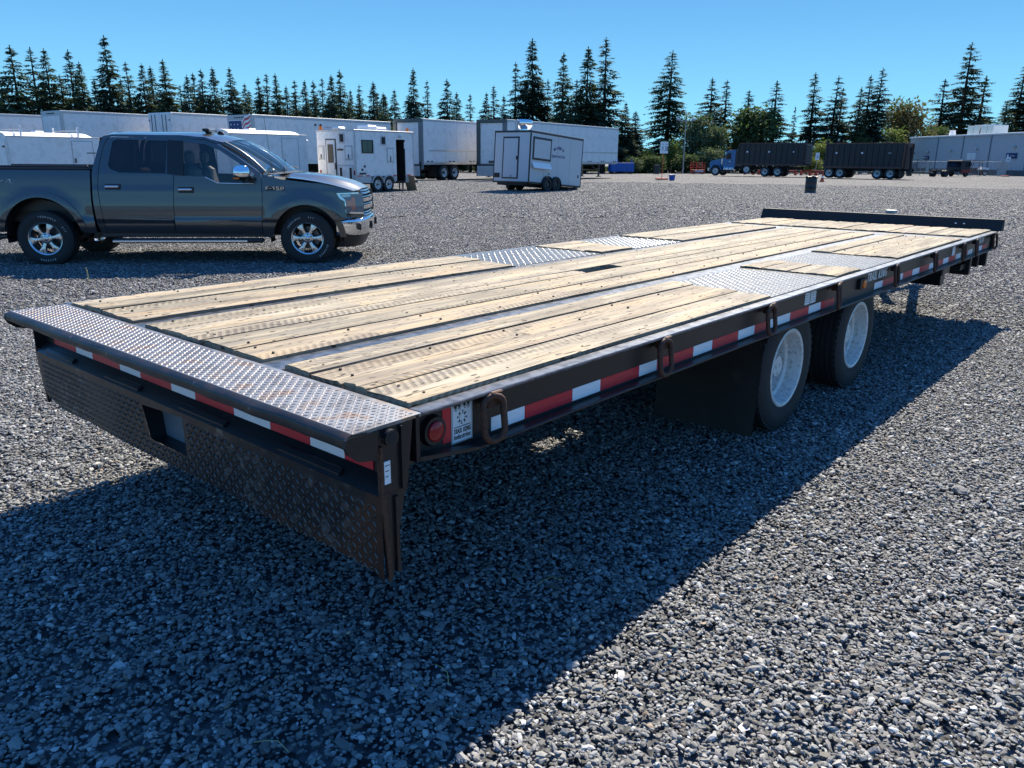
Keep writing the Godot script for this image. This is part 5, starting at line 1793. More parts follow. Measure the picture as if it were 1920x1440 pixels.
# ---------- building ----------
func make_building() -> void:
	var t := thing("metal_building", "long pale grey ribbed metal building with blue door signs", "building", Vector3(152.17, -0.60, -39.48), 224.1)
	var L := 62.0
	var H := 6.1
	var mb := MB.new()
	mb.span(Vector3(0, 0.0, -26), Vector3(L, H - 0.25, -0.12))
	part(mb, M.siding, "wall", t)
	var bays := [0.0, 8.55, 15.4, 22.1, 30.2, 31.0, 40.0, 50.0, 62.0]
	for k in bays.size() - 1:
		if k == 4: continue
		mb = MB.new()
		var x: float = bays[k] + 0.06
		while x < bays[k + 1] - 0.35:
			mb.span(Vector3(x, 0.9, -0.12), Vector3(x + 0.12, H - 0.22, -0.05))
			mb.quad(Vector3(x + 0.12, 0.9, -0.10), Vector3(x + 0.36, 0.9, -0.10), Vector3(x + 0.36, H - 0.22, -0.10), Vector3(x + 0.12, H - 0.22, -0.10), Vector3(0, 0, 1))
			x += 0.36
		part(mb, M.siding, "wall_panel", t)
		mb = MB.new()
		mb.span(Vector3(bays[k + 1] - 0.12, 0.3, -0.10), Vector3(bays[k + 1] + 0.02, H - 0.25, 0.02))
		part(mb, M.siding_dark, "downpipe", t)
	mb = MB.new()
	mb.span(Vector3(-0.15, H - 0.25, -26.1), Vector3(L + 0.1, H, 0.12), 0.03)
	part(mb, M.white_paint, "roof_edge", t)
	mb = MB.new()
	mb.span(Vector3(0.0, 0.0, -0.12), Vector3(L, 0.95, 0.0))
	part(mb, M.plinth, "plinth", t)
	mb = MB.new()
	mb.box(Vector3(7.2, H + 0.30, -3.0), Vector3(0.8, 0.7, 0.8), 0.1)
	mb.cyl(Vector3(7.2, H, -3.0), Vector3(7.2, H + 0.9, -3.0), 0.35, 0.45, 12)
	part(mb, M.white_paint, "roof_vent", t)
	for q in [[10.6, 1.5], [12.2, 1.6], [14.0, 1.5], [15.6, 1.4]]:
		mb = MB.new()
		mb.box(Vector3(q[0], H + 0.75, -5.0), Vector3(1.5, q[1], 2.4), 0.05)
		mb.cyl(Vector3(q[0], H + 0.75 + q[1] * 0.5, -5.0), Vector3(q[0], H + 0.85 + q[1] * 0.5, -5.0), 0.5, 0.5, 14)
		part(mb, M.alu, "cooling_unit", t)
	# doors, shutter, signs, lamps
	mb = MB.new()
	mb.span(Vector3(-0.02, 0.05, 0.0), Vector3(3.4, 2.4, 0.06))
	var sh := part(mb, M.siding_dark, "roller_shutter", t)
	for k in 8:
		mb = MB.new()
		mb.span(Vector3(0.05, 0.1 + k * 0.285, 0.06), Vector3(3.3, 0.34 + k * 0.285, 0.10), 0.02)
		part(mb, M.van_grey if k > 5 else M.siding_dark, "shutter_slat", sh)
	for q in [[6.1, 0.95], [24.6, 1.9]]:
		mb = MB.new()
		mb.span(Vector3(q[0], 0.03, 0.0), Vector3(q[0] + q[1], 2.15, 0.05))
		var d := part(mb, M.van_grey, "door", t)
		mb = MB.new()
		mb.box(Vector3(q[0] + 0.12, 1.05, 0.08), Vector3(0.05, 0.20, 0.05), 0.01)
		part(mb, M.dark, "door_handle", d)
	for q in [[5.0, 1.5, 2.35, 0.60], [26.0, 2.3, 2.55, 0.75]]:
		mb = MB.new()
		mb.span(Vector3(q[0], q[2], -0.05), Vector3(q[0] + q[1], q[2] + q[3], 0.08), 0.02)
		var sg := part(mb, M.sign_blue, "wall_sign", t)
		mb = MB.new()
		mb.box(Vector3(q[0] + q[1] * 0.2, q[2] + q[3] * 0.5, 0.085), Vector3(q[3] * 0.45, q[3] * 0.5, 0.02))
		part(mb, M.sticker, "sign_mark", sg)
		mb = MB.new()
		mb.box(Vector3(q[0] + q[1] * 0.62, q[2] + q[3] * 0.5, 0.083), Vector3(q[1] * 0.4, q[3] * 0.14, 0.015))
		part(mb, M.van_grey, "sign_line", sg)
	for q in [[16.9, 1.0], [18.0, 1.0]]:
		mb = MB.new()
		mb.span(Vector3(q[0], 2.35, -0.05), Vector3(q[0] + q[1], 3.35, 0.06), 0.02)
		part(mb, M.white_paint, "notice_board", t)
	for q in [[1.7, 3.45], [6.1, 3.55], [12.5, 3.75], [19.0, 3.95], [27.6, 4.15], [31.2, 5.2], [29.6, 5.2]]:
		mb = MB.new()
		mb.box(Vector3(q[0], q[1], 0.12), Vector3(0.5, 0.28, 0.34), 0.05)
		part(mb, M.alu, "wall_lamp", t)

# ---------- parked trailers ----------
func small_wheel(parent: Node3D, at: Vector3, r: float, w: float, rb: float, face: float, rim_mat: Material, deep := false) -> void:
	var key := "wheel_%.2f_%.2f_%.2f_%s" % [r, w, rb, deep]
	if not M.has(key): M[key] = [tyre_mesh(r, w, rb, 24, false), dual_rim(rb, w, deep)]
	var ty := part(M[key][0], M.rubber, "tyre", parent, at)
	if face < 0.0: ty.rotation.y = PI
	part(M[key][1], rim_mat, "rim", ty)
	var mb := MB.new()
	mb.cyl(Vector3(0, 0, -w * 0.3), Vector3(0, 0, w * (0.35 if deep else 0.42)), rb * 0.34, rb * 0.28, 12)
	for k in 5:
		var a := TAU * k / 5.0
		if not deep: mb.box(Vector3(cos(a) * rb * 0.62, sin(a) * rb * 0.62, w * 0.255), Vector3(rb * 0.22, rb * 0.22, 0.01), 0.004)
	part(mb, M.gun, "hub", ty)

func fbox(parent: Node3D, m: Material, called: String, a: Vector3, b: Vector3, ch := 0.0) -> MeshInstance3D:
	var mb := MB.new()
	mb.span(a, b, ch)
	return part(mb, m, called, parent)

# local frame: x forward from the tail, z = 0 the near side, -w the far side
func box_van(called: String, label: String, at: Vector3, turn: float, L: float, W: float, H: float, hb: float, rear: String, axle_x: float, rail := true, panel_w := 1.22) -> Node3D:
	var t := thing(called, label, "semi-trailer", at, turn, "white box trailers parked along the lot")
	fbox(t, M.van_white, "body", Vector3(0.12, hb + 0.18, -W + 0.03), Vector3(L, H - 0.06, -0.03))
	fbox(t, M.alu, "bottom_rail", Vector3(0.1, hb, -W + 0.005), Vector3(L, hb + 0.179, -0.005), 0.01)
	fbox(t, M.van_grey, "top_rail", Vector3(0.1, H - 0.17, -0.031), Vector3(L, H - 0.03, -0.002), 0.01)
	fbox(t, M.van_white, "roof", Vector3(0.1, H - 0.055, -W), Vector3(L, H, -0.001), 0.01)
	var n := int((L - 0.2) / panel_w)
	var st := (L - 0.2) / n
	for k in n:
		fbox(t, M.van_white, "side_panel", Vector3(0.2 + k * st + 0.012, hb + 0.185, -0.029), Vector3(0.2 + (k + 1) * st - 0.012, H - 0.175, -0.010), 0.004)
		if rear == "roll" and k % 2 == 0:
			for j in 2:
				fbox(t, M.dark, "clearance_lamp", Vector3(0.2 + k * st + 0.3 + j * 0.45, hb + 0.20, -0.009), Vector3(0.2 + k * st + 0.55 + j * 0.45, hb + 0.27, 0.002))
	if rail:
		fbox(t, M.alu, "rub_rail", Vector3(0.75, hb + 0.92, -0.009), Vector3(L - 0.1, hb + 1.02, 0.012), 0.01)
	if rear == "roll":
		fbox(t, M.green_grey, "rear_header", Vector3(-0.02, H - 0.24, -W), Vector3(0.16, H, 0.0), 0.01)
		fbox(t, M.grey_blue, "rear_post", Vector3(-0.02, 0.75, -0.30), Vector3(0.16, H - 0.241, 0.0), 0.01)
		fbox(t, M.green_grey, "rear_post", Vector3(-0.02, 0.75, -W), Vector3(0.16, H - 0.241, -W + 0.30), 0.01)
		var d := fbox(t, M.van_white, "roll_door", Vector3(0.08, hb + 0.05, -W + 0.30), Vector3(0.119, H - 0.245, -0.30))
		for k in 6:
			var y0 := lerpf(hb + 0.06, H - 0.25, k / 6.0)
			var y1 := lerpf(hb + 0.06, H - 0.25, (k + 1) / 6.0)
			fbox(d, M.van_white, "door_section", Vector3(0.055, y0 + 0.008, -W + 0.31), Vector3(0.081, y1 - 0.008, -0.31), 0.006)
		fbox(d, M.gun, "door_latch", Vector3(0.03, hb + 0.10, -W * 0.5 - 0.25), Vector3(0.056, hb + 0.28, -W * 0.5 + 0.25), 0.01)
		fbox(t, M.gun, "rear_sill", Vector3(-0.02, hb - 0.08, -W + 0.02), Vector3(0.2, hb + 0.045, -0.02), 0.01)
		var lg := fbox(t, M.van_grey, "lift_gate", Vector3(-0.16, 0.28, -W + 0.15), Vector3(-0.10, hb - 0.09, -0.15), 0.01)
		for k in 4:
			var y0 := lerpf(0.29, hb - 0.1, k / 4.0)
			fbox(lg, M.van_grey, "gate_slat", Vector3(-0.185, y0 + 0.012, -W + 0.17), Vector3(-0.161, y0 + 0.18, -0.17), 0.006)
		for z in [-0.16, -W + 0.10]:
			fbox(t, M.dark, "gate_post", Vector3(-0.12, 0.25, z - 0.04), Vector3(-0.03, hb + 0.2, z + 0.04), 0.01)
	elif rear == "swing":
		fbox(t, M.van_white, "rear_frame", Vector3(-0.01, hb, -W), Vector3(0.14, H, -0.0), 0.015)
		for k in 2:
			var z0 := -W + 0.08 + k * (W - 0.16) * 0.5
			var d := fbox(t, M.van_white, "rear_door", Vector3(-0.05, hb + 0.05, z0 + 0.01), Vector3(-0.012, H - 0.10, z0 + (W - 0.16) * 0.5 - 0.01), 0.01)
			for j in 2:
				var mb := MB.new()
				mb.cyl(Vector3(-0.075, hb + 0.05, z0 + 0.35 + j * 0.4), Vector3(-0.075, H - 0.12, z0 + 0.35 + j * 0.4), 0.02, 0.02, 8)
				part(mb, M.gun, "lock_rod", d)
			for y in [hb + 0.5, (H + hb) * 0.5, H - 0.5]:
				fbox(d, M.gun, "hinge", Vector3(-0.07, y, z0 + (0.0 if k == 0 else 1.05)), Vector3(-0.049, y + 0.10, z0 + (0.12 if k == 0 else 1.17)))
	else:
		fbox(t, M.van_grey, "rear_frame", Vector3(-0.01, hb, -W), Vector3(0.14, H, 0.0), 0.015)
		fbox(t, M.van_white, "rear_door", Vector3(-0.03, hb + 0.06, -W + 0.16), Vector3(-0.012, H - 0.30, -0.16), 0.006)
		for k in 5: fbox(t, M.dark, "marker_lamp", Vector3(-0.03, H - 0.19, -W * 0.5 - 0.5 + k * 0.22), Vector3(-0.011, H - 0.12, -W * 0.5 - 0.38 + k * 0.22))
	# running gear
	fbox(t, M.dark, "slider_frame", Vector3(axle_x - 1.6, 0.72, -W + 0.75), Vector3(axle_x + 1.9, hb - 0.01, -0.75))
	for k in 2:
		var x := axle_x + (k - 0.5) * 1.25
		var mb := MB.new()
		mb.cyl(Vector3(x, 0.5, -W + 0.2), Vector3(x, 0.5, -0.2), 0.07, 0.07, 8)
		part(mb, M.dark, "axle", t)
		for q in [[-0.16, 1.0], [-W + 0.16, -1.0]]: small_wheel(t, Vector3(x, 0.50, q[0]), 0.51, 0.29, 0.29, q[1], M.wheel_white, true)
		for q in [-0.50, -W + 0.50]: small_wheel(t, Vector3(x, 0.50, q), 0.51, 0.28, 0.29, 1.0, M.wheel_white, true)
	for z in [-0.2, -W + 0.85]:
		fbox(t, M.flap, "mud_flap", Vector3(axle_x - 1.35, 0.25, z - 0.65), Vector3(axle_x - 1.33, hb - 0.02, z), 0.0)
	for z in [-0.45, -W + 0.45]:
		fbox(t, M.gun, "landing_leg", Vector3(L - 3.0, 0.05, z - 0.07), Vector3(L - 2.86, hb - 0.01, z + 0.07), 0.01)
		fbox(t, M.gun, "landing_foot", Vector3(L - 3.15, 0.0, z - 0.15), Vector3(L - 2.7, 0.05, z + 0.15))
	var mb2 := MB.new()
	mb2.cyl(Vector3(L - 2.95, 0.45, -0.45), Vector3(L - 4.6, hb - 0.02, -0.45), 0.035, 0.035, 8)
	part(mb2, M.gun, "leg_brace", t)
	fbox(t, M.gun, "leg_beam", Vector3(L - 2.98, 0.55, -W + 0.5), Vector3(L - 2.88, 0.63, -0.5))
	return t

# small enclosed trailer with a rounded roof
func cargo_trailer(label: String, at: Vector3, turn: float, L: float, W: float, H: float, hb: float, door_x: float, racks: bool) -> Node3D:
	var t := thing("cargo_trailer", label, "cargo trailer", at, turn)
	var mb := MB.new()
	var rows := []
	for i in 9:
		var x := lerpf(0.02, L, i / 8.0)
		var row := []
		for j in 13:
			var w := lerpf(-1.0, 1.0, j / 12.0)
			var y := H - 0.20 + 0.20 * pow(1.0 - pow(absf(w), 2.6), 0.6)
			var e := clampf((x - (L - 0.35)) / 0.35, 0.0, 1.0)
			row.append(Vector3(x, y - 0.22 * e * e, -W * 0.5 + w * W * 0.5))
		rows.append(row)
	mb.sheet(rows, Vector3.UP)
	var roof := part(mb, M.van_white, "roof", t)
	fbox(t, M.van_white, "side_wall", Vector3(0.0, hb, -0.03), Vector3(L - 0.10, H - 0.17, 0.0), 0.012)
	fbox(t, M.van_white, "side_wall", Vector3(0.0, hb, -W), Vector3(L - 0.10, H - 0.17, -W + 0.03), 0.012)
	mb = MB.new()
	var nose := []
	for i in 9:
		var a := lerpf(0.0, PI, i / 8.0)
		nose.append([Vector3(L - 0.16 + 0.16 * sin(a), hb, -W * 0.5 + W * 0.5 * cos(a)), Vector3(L - 0.16 + 0.16 * sin(a), H - 0.21, -W * 0.5 + W * 0.5 * cos(a))])
	mb.sheet(nose, Vector3(1, 0, 0))
	part(mb, M.van_white, "nose", t)
	mb = MB.new()
	var back := PackedVector2Array([Vector2(-W, hb), Vector2(0, hb)])
	for j in 13:
		var w := lerpf(1.0, -1.0, j / 12.0)
		back.push_back(Vector2(-W * 0.5 + w * W * 0.5, H - 0.20 + 0.20 * pow(1.0 - pow(absf(w), 2.6), 0.6)))
	mb.x = Transform3D(Basis(Vector3(0, 0, 1), Vector3(0, 1, 0), Vector3(-1, 0, 0)), Vector3.ZERO)
	mb.prism(back, -0.03, 0.0)
	part(mb, M.van_white, "rear_wall", t)
	for k in 3:
		mb = MB.new()
		mb.box(Vector3(-0.015, H - 0.10, -W * 0.5 - 0.25 + k * 0.25), Vector3(0.03, 0.05, 0.10), 0.008)
		part(mb, M.red_lens, "marker_lamp", t)
	for k in 2:
		var z0 := -W + 0.10 + k * (W - 0.20) * 0.5
		var d := fbox(t, M.van_white, "rear_door", Vector3(-0.030, hb + 0.06, z0 + 0.01), Vector3(-0.002, H - 0.30, z0 + (W - 0.2) * 0.5 - 0.01), 0.008)
		mb = MB.new()
		mb.cyl(Vector3(-0.045, hb + 0.1, z0 + (0.75 if k == 0 else 0.15)), Vector3(-0.045, H - 0.34, z0 + (0.75 if k == 0 else 0.15)), 0.014, 0.014, 8)
		part(mb, M.gun, "lock_rod", d)
		for y in [hb + 0.35, H - 0.6]: fbox(d, M.rust, "hinge", Vector3(-0.042, y, z0 + (0.01 if k == 0 else 0.72)), Vector3(-0.029, y + 0.07, z0 + (0.20 if k == 0 else 0.92)))
	# side door and its trim
	var sd := fbox(t, M.van_white, "side_door", Vector3(door_x, hb + 0.06, 0.001), Vector3(door_x + 0.82, H - 0.34, 0.022), 0.008)
	for q in [[door_x - 0.035, door_x - 0.008], [door_x + 0.828, door_x + 0.855]]: fbox(sd, M.van_grey, "door_frame", Vector3(q[0], hb + 0.04, 0.001), Vector3(q[1], H - 0.31, 0.016))
	fbox(sd, M.van_grey, "door_frame", Vector3(door_x - 0.035, H - 0.334, 0.001), Vector3(door_x + 0.855, H - 0.31, 0.018))
	fbox(sd, M.gun, "door_latch", Vector3(door_x + 0.02, hb + 0.80, 0.023), Vector3(door_x + 0.10, hb + 0.98, 0.045), 0.01)
	if racks:
		fbox(sd, M.gun, "strap_hinge", Vector3(door_x + 0.55, H - 0.80, 0.023), Vector3(door_x + 0.93, H - 0.765, 0.035))
		for x in [0.55, 2.75]:
			for z in [-0.05, -W + 0.05]:
				fbox(t, M.white_paint, "rack_post", Vector3(x, H - 0.22, z - 0.03), Vector3(x + 0.06, H + 0.22, z + 0.03), 0.006)
			mb = MB.new()
			mb.cyl(Vector3(x + 0.03, H + 0.10, -W + 0.05), Vector3(x + 0.03, H + 0.10, -0.05), 0.02, 0.02, 8)
			part(mb, M.steel_pole, "rack_bar", t)
	var nseam := int(L / 0.45)
	for k in range(1, nseam):
		var x := k * L / nseam
		if x > door_x - 0.08 and x < door_x + 0.9: continue
		mb = MB.new()
		for j in 14: mb.box(Vector3(x, lerpf(hb + 0.08, H - 0.24, j / 13.0), 0.002), Vector3(0.014, 0.014, 0.006))
		var sm := part(mb, M.van_grey, "rivets", t)
		sm.set_meta("kind", "stuff")
	fbox(t, M.van_grey, "roof_trim", Vector3(0.0, H - 0.205, 0.0005), Vector3(L - 0.1, H - 0.165, 0.014), 0.004)
	fbox(t, M.van_grey, "floor_trim", Vector3(0.0, hb - 0.08, -W + 0.01), Vector3(L - 0.08, hb - 0.001, 0.010), 0.004)
	mb = MB.new()
	mb.box(Vector3(L * 0.45, H + 0.02, -W * 0.5), Vector3(0.36, 0.09, 0.36), 0.03)
	part(mb, M.white_paint, "roof_vent", t)
	for k in 2:
		for q in [[-0.12, 1.0], [-W + 0.12, -1.0]]: small_wheel(t, Vector3(L * 0.42 + k * 0.85, 0.34, q[0]), 0.345, 0.21, 0.19, q[1], M.wheel_white)
	mb = MB.new()
	mb.tube([Vector3(L - 0.1, hb - 0.04, -0.3), Vector3(L + 1.2, hb - 0.04, -W * 0.5), Vector3(L - 0.1, hb - 0.04, -W + 0.3)], 0.045, 6)
	part(mb, M.black, "drawbar", t)
	return t

func make_parked_trailers() -> void:
	rng.seed = 77
	box_van("box_trailer", "farthest left white box trailer, only its upper side showing behind the cargo trailer", Vector3(4.0, 0, -58.4), 2.0, 17.0, 2.6, 4.1, 1.1, "plain", 3.0, false, 3.4)
	box_van("box_trailer", "white box trailer with recessed rear door and three top marker lights behind pickup bed", Vector3(18.61, 0, -51.28), 3.8, 13.0, 2.59, 4.11, 1.1, "plain", 3.0, false, 2.6)
	box_van("box_trailer", "white container-like trailer with locking rods on its rear doors, above the pickup roof", Vector3(23.52, 0, -47.47), 5.3, 12.0, 2.49, 4.11, 1.1, "swing", 3.0, false, 3.0)
	var t4 := box_van("box_trailer", "long white trailer with flag artwork on its rear, behind the rounded cargo trailer", Vector3(25.60, 0, -41.78), 4.4, 11.4, 2.49, 3.92, 1.1, "plain", 2.6, false, 2.85)
	for k in 6:
		var mb := MB.new()
		var rows := []
		for i in 7:
			var z := lerpf(-1.02, -0.18, i / 6.0)
			var y := 2.75 + k * 0.13 + 0.10 * sin(i * 0.9) + 0.10 * i
			rows.append([Vector3(-0.034, y, z), Vector3(-0.034, y + 0.10, z)])
		mb.sheet(rows, Vector3(-1, 0, 0))
		part(mb, M.red_tape if k % 2 == 0 else M.sticker, "flag_stripe", t4)
	fbox(t4, M.sign_blue, "flag_field", Vector3(-0.033, 2.75, -2.3), Vector3(-0.031, 3.58, -1.05))
	for k in 9:
		fbox(t4, M.sticker, "flag_star", Vector3(-0.037, 2.85 + (k % 3) * 0.24, -2.15 + (k / 3) * 0.34), Vector3(-0.035, 2.93 + (k % 3) * 0.24, -2.07 + (k / 3) * 0.34))
	for k in 2: fbox(t4, M.dark, "side_vent", Vector3(4.6 + k * 0.42, 3.42, -0.009), Vector3(4.75 + k * 0.42, 3.55, 0.004))
	box_van("box_trailer", "white semi-trailer with grey-framed roll-up door and rub rail, behind the utility trailer", Vector3(37.72, 0, -40.33), 7.3, 14.0, 2.6, 4.13, 1.05, "roll", 3.1)
	box_van("box_trailer", "longest white semi-trailer on landing legs, its rear half hidden by the food trailer", Vector3(42.59, 0, -36.85), 8.9, 19.0, 2.54, 4.19, 1.08, "roll", 3.1)
	cargo_trailer("white riveted cargo trailer with rack posts on its roof, behind the pickup bed", Vector3(9.89, 0, -33.56), 5.8, 3.72, 2.1, 2.42, 0.45, 2.45, true)
	cargo_trailer("white cargo trailer with rounded roof and plain side door, behind the pickup bonnet", Vector3(16.52, 0, -28.88), 3.6, 3.98, 2.27, 2.64, 0.45, 2.55, false)
	utility_trailer()
	food_trailer()

func utility_trailer() -> void:
	var t := thing("utility_trailer", "white service trailer with open side door, tandem wheels and amber roof beacons", "service trailer", Vector3(21.61, 0, -27.33), 6.9)
	var L := 3.95
	var W := 2.38
	var H := 2.70
	# body round the open doorway
	fbox(t, M.van_white, "front_body", Vector3(0.0, 0.72, -W), Vector3(2.72, H - 0.04, -0.001), 0.01)
	fbox(t, M.van_white, "body_end", Vector3(3.36, 0.72, -W), Vector3(L, H - 0.04, -0.001), 0.01)
	fbox(t, M.van_white, "door_head", Vector3(2.721, 2.36, -W), Vector3(3.359, H - 0.04, -0.001))
	fbox(t, M.dark, "cabin_floor", Vector3(2.721, 0.42, -W), Vector3(3.359, 0.48, -0.05))
	fbox(t, M.dark, "cabin_lining", Vector3(3.340, 0.48, -W + 0.1), Vector3(3.3595, 2.36, -0.03))
	fbox(t, M.dark, "cabin_lining", Vector3(2.7205, 0.48, -W + 0.1), Vector3(2.735, 2.36, -0.03))
	fbox(t, M.dark, "cabin_back", Vector3(2.7355, 0.48, -W), Vector3(3.3395, 2.36, -W + 0.9))
	fbox(t, M.gun, "cabin_shelf", Vector3(2.73, 0.48, -W + 0.91), Vector3(3.1, 1.3, -0.9))
	fbox(t, M.white_paint, "hanging_paper", Vector3(3.30, 1.95, -0.03), Vector3(3.35, 2.25, -0.01))
	fbox(t, M.van_grey, "lower_body", Vector3(0.0, 0.42, -W), Vector3(1.0, 0.719, -0.003), 0.01)
	fbox(t, M.van_grey, "lower_body", Vector3(2.55, 0.48, -W), Vector3(2.72, 0.719, -0.003), 0.01)
	fbox(t, M.van_grey, "lower_body", Vector3(3.36, 0.40, -W), Vector3(L, 0.719, -0.003), 0.01)
	fbox(t, M.van_grey, "roof_edge", Vector3(-0.02, H - 0.04, -W - 0.02), Vector3(L + 0.02, H + 0.03, 0.02), 0.012)
	for x in [0.0, L - 0.06]: fbox(t, M.van_grey, "corner_trim", Vector3(x - 0.012, 0.42, -0.05), Vector3(x + 0.072, H - 0.041, 0.012), 0.008)
	# wheel arches
	var mb := MB.new()
	for cx in [1.40, 2.15]:
		var rr := []
		for k in 11:
			var a := lerpf(0.15, PI - 0.15, k / 10.0)
			rr.append([Vector3(cx + 0.42 * cos(a), 0.36 + 0.42 * sin(a), -0.30), Vector3(cx + 0.42 * cos(a), 0.36 + 0.42 * sin(a), 0.045)])
		mb.sheet(rr, Vector3.UP)
		for k in 10:
			var a := lerpf(0.15, PI - 0.15, k / 10.0)
			var b := lerpf(0.15, PI - 0.15, (k + 1) / 10.0)
			mb.quad(Vector3(cx + 0.42 * cos(a), 0.36 + 0.42 * sin(a), 0.045), Vector3(cx + 0.42 * cos(b), 0.36 + 0.42 * sin(b), 0.045), Vector3(cx + 0.37 * cos(b), 0.36 + 0.37 * sin(b), 0.045), Vector3(cx + 0.37 * cos(a), 0.36 + 0.37 * sin(a), 0.045), Vector3(0, 0, 1))
	part(mb, M.van_grey, "wheel_arch", t)
	for cx in [1.40, 2.15]:
		for q in [[-0.10, 1.0], [-W + 0.10, -1.0]]: small_wheel(t, Vector3(cx, 0.345, q[0]), 0.352, 0.21, 0.19, q[1], M.wheel_white)
	fbox(t, M.dark, "chassis", Vector3(0.1, 0.36, -W + 0.3), Vector3(L + 0.6, 0.44, -0.3))
	# side fittings
	var wn := fbox(t, M.black_trim, "window", Vector3(0.42, 1.72, 0.0), Vector3(1.18, 2.30, 0.025), 0.02)
	mb = MB.new()
	mb.span(Vector3(0.47, 1.77, 0.025), Vector3(0.79, 2.25, 0.030)); part(mb, M.glass_dark, "pane", wn)
	mb = MB.new()
	mb.span(Vector3(0.81, 1.77, 0.025), Vector3(1.13, 2.25, 0.030)); part(mb, M.glass_dark, "pane", wn)
	for q in [[1.66, 2.02, 2.08, 2.50, "dark"], [2.05, 2.50, 1.32, 1.98, "van_white"]]:
		var hp := fbox(t, M.van_grey, "hatch", Vector3(q[0], q[2], 0.0), Vector3(q[1], q[3], 0.02), 0.008)
		fbox(hp, M[q[4]], "hatch_inside", Vector3(q[0] + 0.06, q[2] + 0.06, 0.02), Vector3(q[1] - 0.06, q[3] - 0.06, 0.026))
		fbox(hp, M.black, "hatch_latch", Vector3((q[0] + q[1]) * 0.5 - 0.03, q[2] + 0.05, 0.027), Vector3((q[0] + q[1]) * 0.5 + 0.03, q[2] + 0.28, 0.05), 0.01)
	for q in [[0.22, 0.80, 0.64], [0.52, 1.10, 0.13], [0.36, 0.96, 0.09]]: fbox(t, M.black_trim, "side_plate", Vector3(q[0], q[1], 0.0), Vector3(q[0] + (0.42 if q[2] > 0.5 else 0.12), q[1] + (0.08 if q[2] > 0.5 else 0.10), 0.018), 0.008)
	fbox(t, M.van_grey, "porch_lamp", Vector3(2.85, 2.44, 0.0), Vector3(3.05, 2.54, 0.05), 0.02)
	for q in [[0.05, 0.45], [0.62, 0.9], [2.45, 2.70], [3.40, 3.70]]: fbox(t, M.red_tape, "red_marker", Vector3(q[0], 0.725, 0.0), Vector3(q[1], 0.765, 0.006))
	# doors on the rear face
	var rd := fbox(t, M.black_trim, "rear_door", Vector3(-0.018, 0.62, -1.80), Vector3(0.0, 2.34, -1.15))
	fbox(rd, M.van_white, "door_leaf", Vector3(-0.034, 0.65, -1.75), Vector3(-0.019, 2.28, -1.20), 0.006)
	fbox(rd, M.black_trim, "door_window", Vector3(-0.046, 1.30, -1.66), Vector3(-0.035, 2.10, -1.30), 0.01)
	fbox(rd, M.gun, "door_handle", Vector3(-0.07, 1.02, -1.25), Vector3(-0.035, 1.30, -1.17), 0.01)
	for q in [[-2.30, -1.92, 1.42, 2.05], [-0.62, -0.12, 1.42, 2.05], [-0.95, -0.58, 2.14, 2.60]]:
		var hp := fbox(t, M.van_grey, "hatch", Vector3(-0.02, q[2], q[0]), Vector3(0.0, q[3], q[1]), 0.006)
		fbox(hp, M.van_white if q[2] < 2.0 else M.dark, "hatch_inside", Vector3(-0.027, q[2] + 0.07, q[0] + 0.07), Vector3(-0.021, q[3] - 0.07, q[1] - 0.07))
		fbox(hp, M.black, "hatch_latch", Vector3(-0.05, q[2] + 0.06, (q[0] + q[1]) * 0.5 - 0.03), Vector3(-0.028, q[2] + 0.25, (q[0] + q[1]) * 0.5 + 0.03), 0.006)
	var lk := fbox(t, M.van_grey, "rear_locker", Vector3(-0.02, 0.50, -1.10), Vector3(0.0, 1.22, -0.08), 0.006)
	fbox(lk, M.van_white, "locker_lid", Vector3(-0.032, 0.53, -1.02), Vector3(-0.021, 1.16, -0.16), 0.006)
	for z in [-0.95, -0.34]: fbox(lk, M.dark, "locker_slot", Vector3(-0.040, 0.56, z), Vector3(-0.033, 1.10, z + 0.14))
	for z in [-2.25, -0.10]: fbox(t, M.red_lens, "tail_lamp", Vector3(-0.03, 0.78, z), Vector3(-0.001, 0.98, z + 0.09), 0.01)
	fbox(t, M.black_trim, "spare_bracket", Vector3(-0.04, 0.66, -2.15), Vector3(-0.001, 0.80, -1.92), 0.02)
	fbox(t, M.black_trim, "name_plate", Vector3(-0.02, 1.83, -1.08), Vector3(-0.001, 1.91, -0.70), 0.01)
	# roof
	for q in [Vector3(0.05, H + 0.02, -W + 0.25), Vector3(L - 0.22, H + 0.02, -0.18)]:
		mb = MB.new()
		mb.cyl(q, q + Vector3(0, 0.04, 0), 0.085, 0.085, 14)
		mb.cyl(q + Vector3(0, 0.04, 0), q + Vector3(0, 0.17, 0), 0.08, 0.065, 14)
		part(mb, M.amber, "roof_beacon", t)
	mb = MB.new()
	mb.box(Vector3(1.55, H + 0.14, -0.7), Vector3(0.62, 0.24, 0.7), 0.05)
	part(mb, M.white_paint, "air_conditioner", t)
	mb = MB.new()
	mb.box(Vector3(2.25, H + 0.11, -0.75), Vector3(0.70, 0.18, 0.65), 0.05)
	part(mb, M.van_white, "roof_box", t)
	mb = MB.new()
	mb.box(Vector3(0.12, H + 0.08, -1.05), Vector3(0.45, 0.13, 0.45), 0.05)
	part(mb, M.white_paint, "roof_vent", t)
	mb = MB.new()
	mb.tube([Vector3(0.06, H + 0.03, -1.9), Vector3(0.06, H + 0.12, -1.9), Vector3(0.06, H + 0.12, -1.1), Vector3(0.06, H + 0.03, -1.1)], 0.012, 6)
	part(mb, M.gun, "roof_rail", t)
	mb = MB.new()
	mb.cyl(Vector3(3.15, 0.0, -0.25), Vector3(3.15, 0.42, -0.25), 0.03, 0.03, 8)
	part(mb, M.rust, "stabiliser_leg", t)
	mb = MB.new()
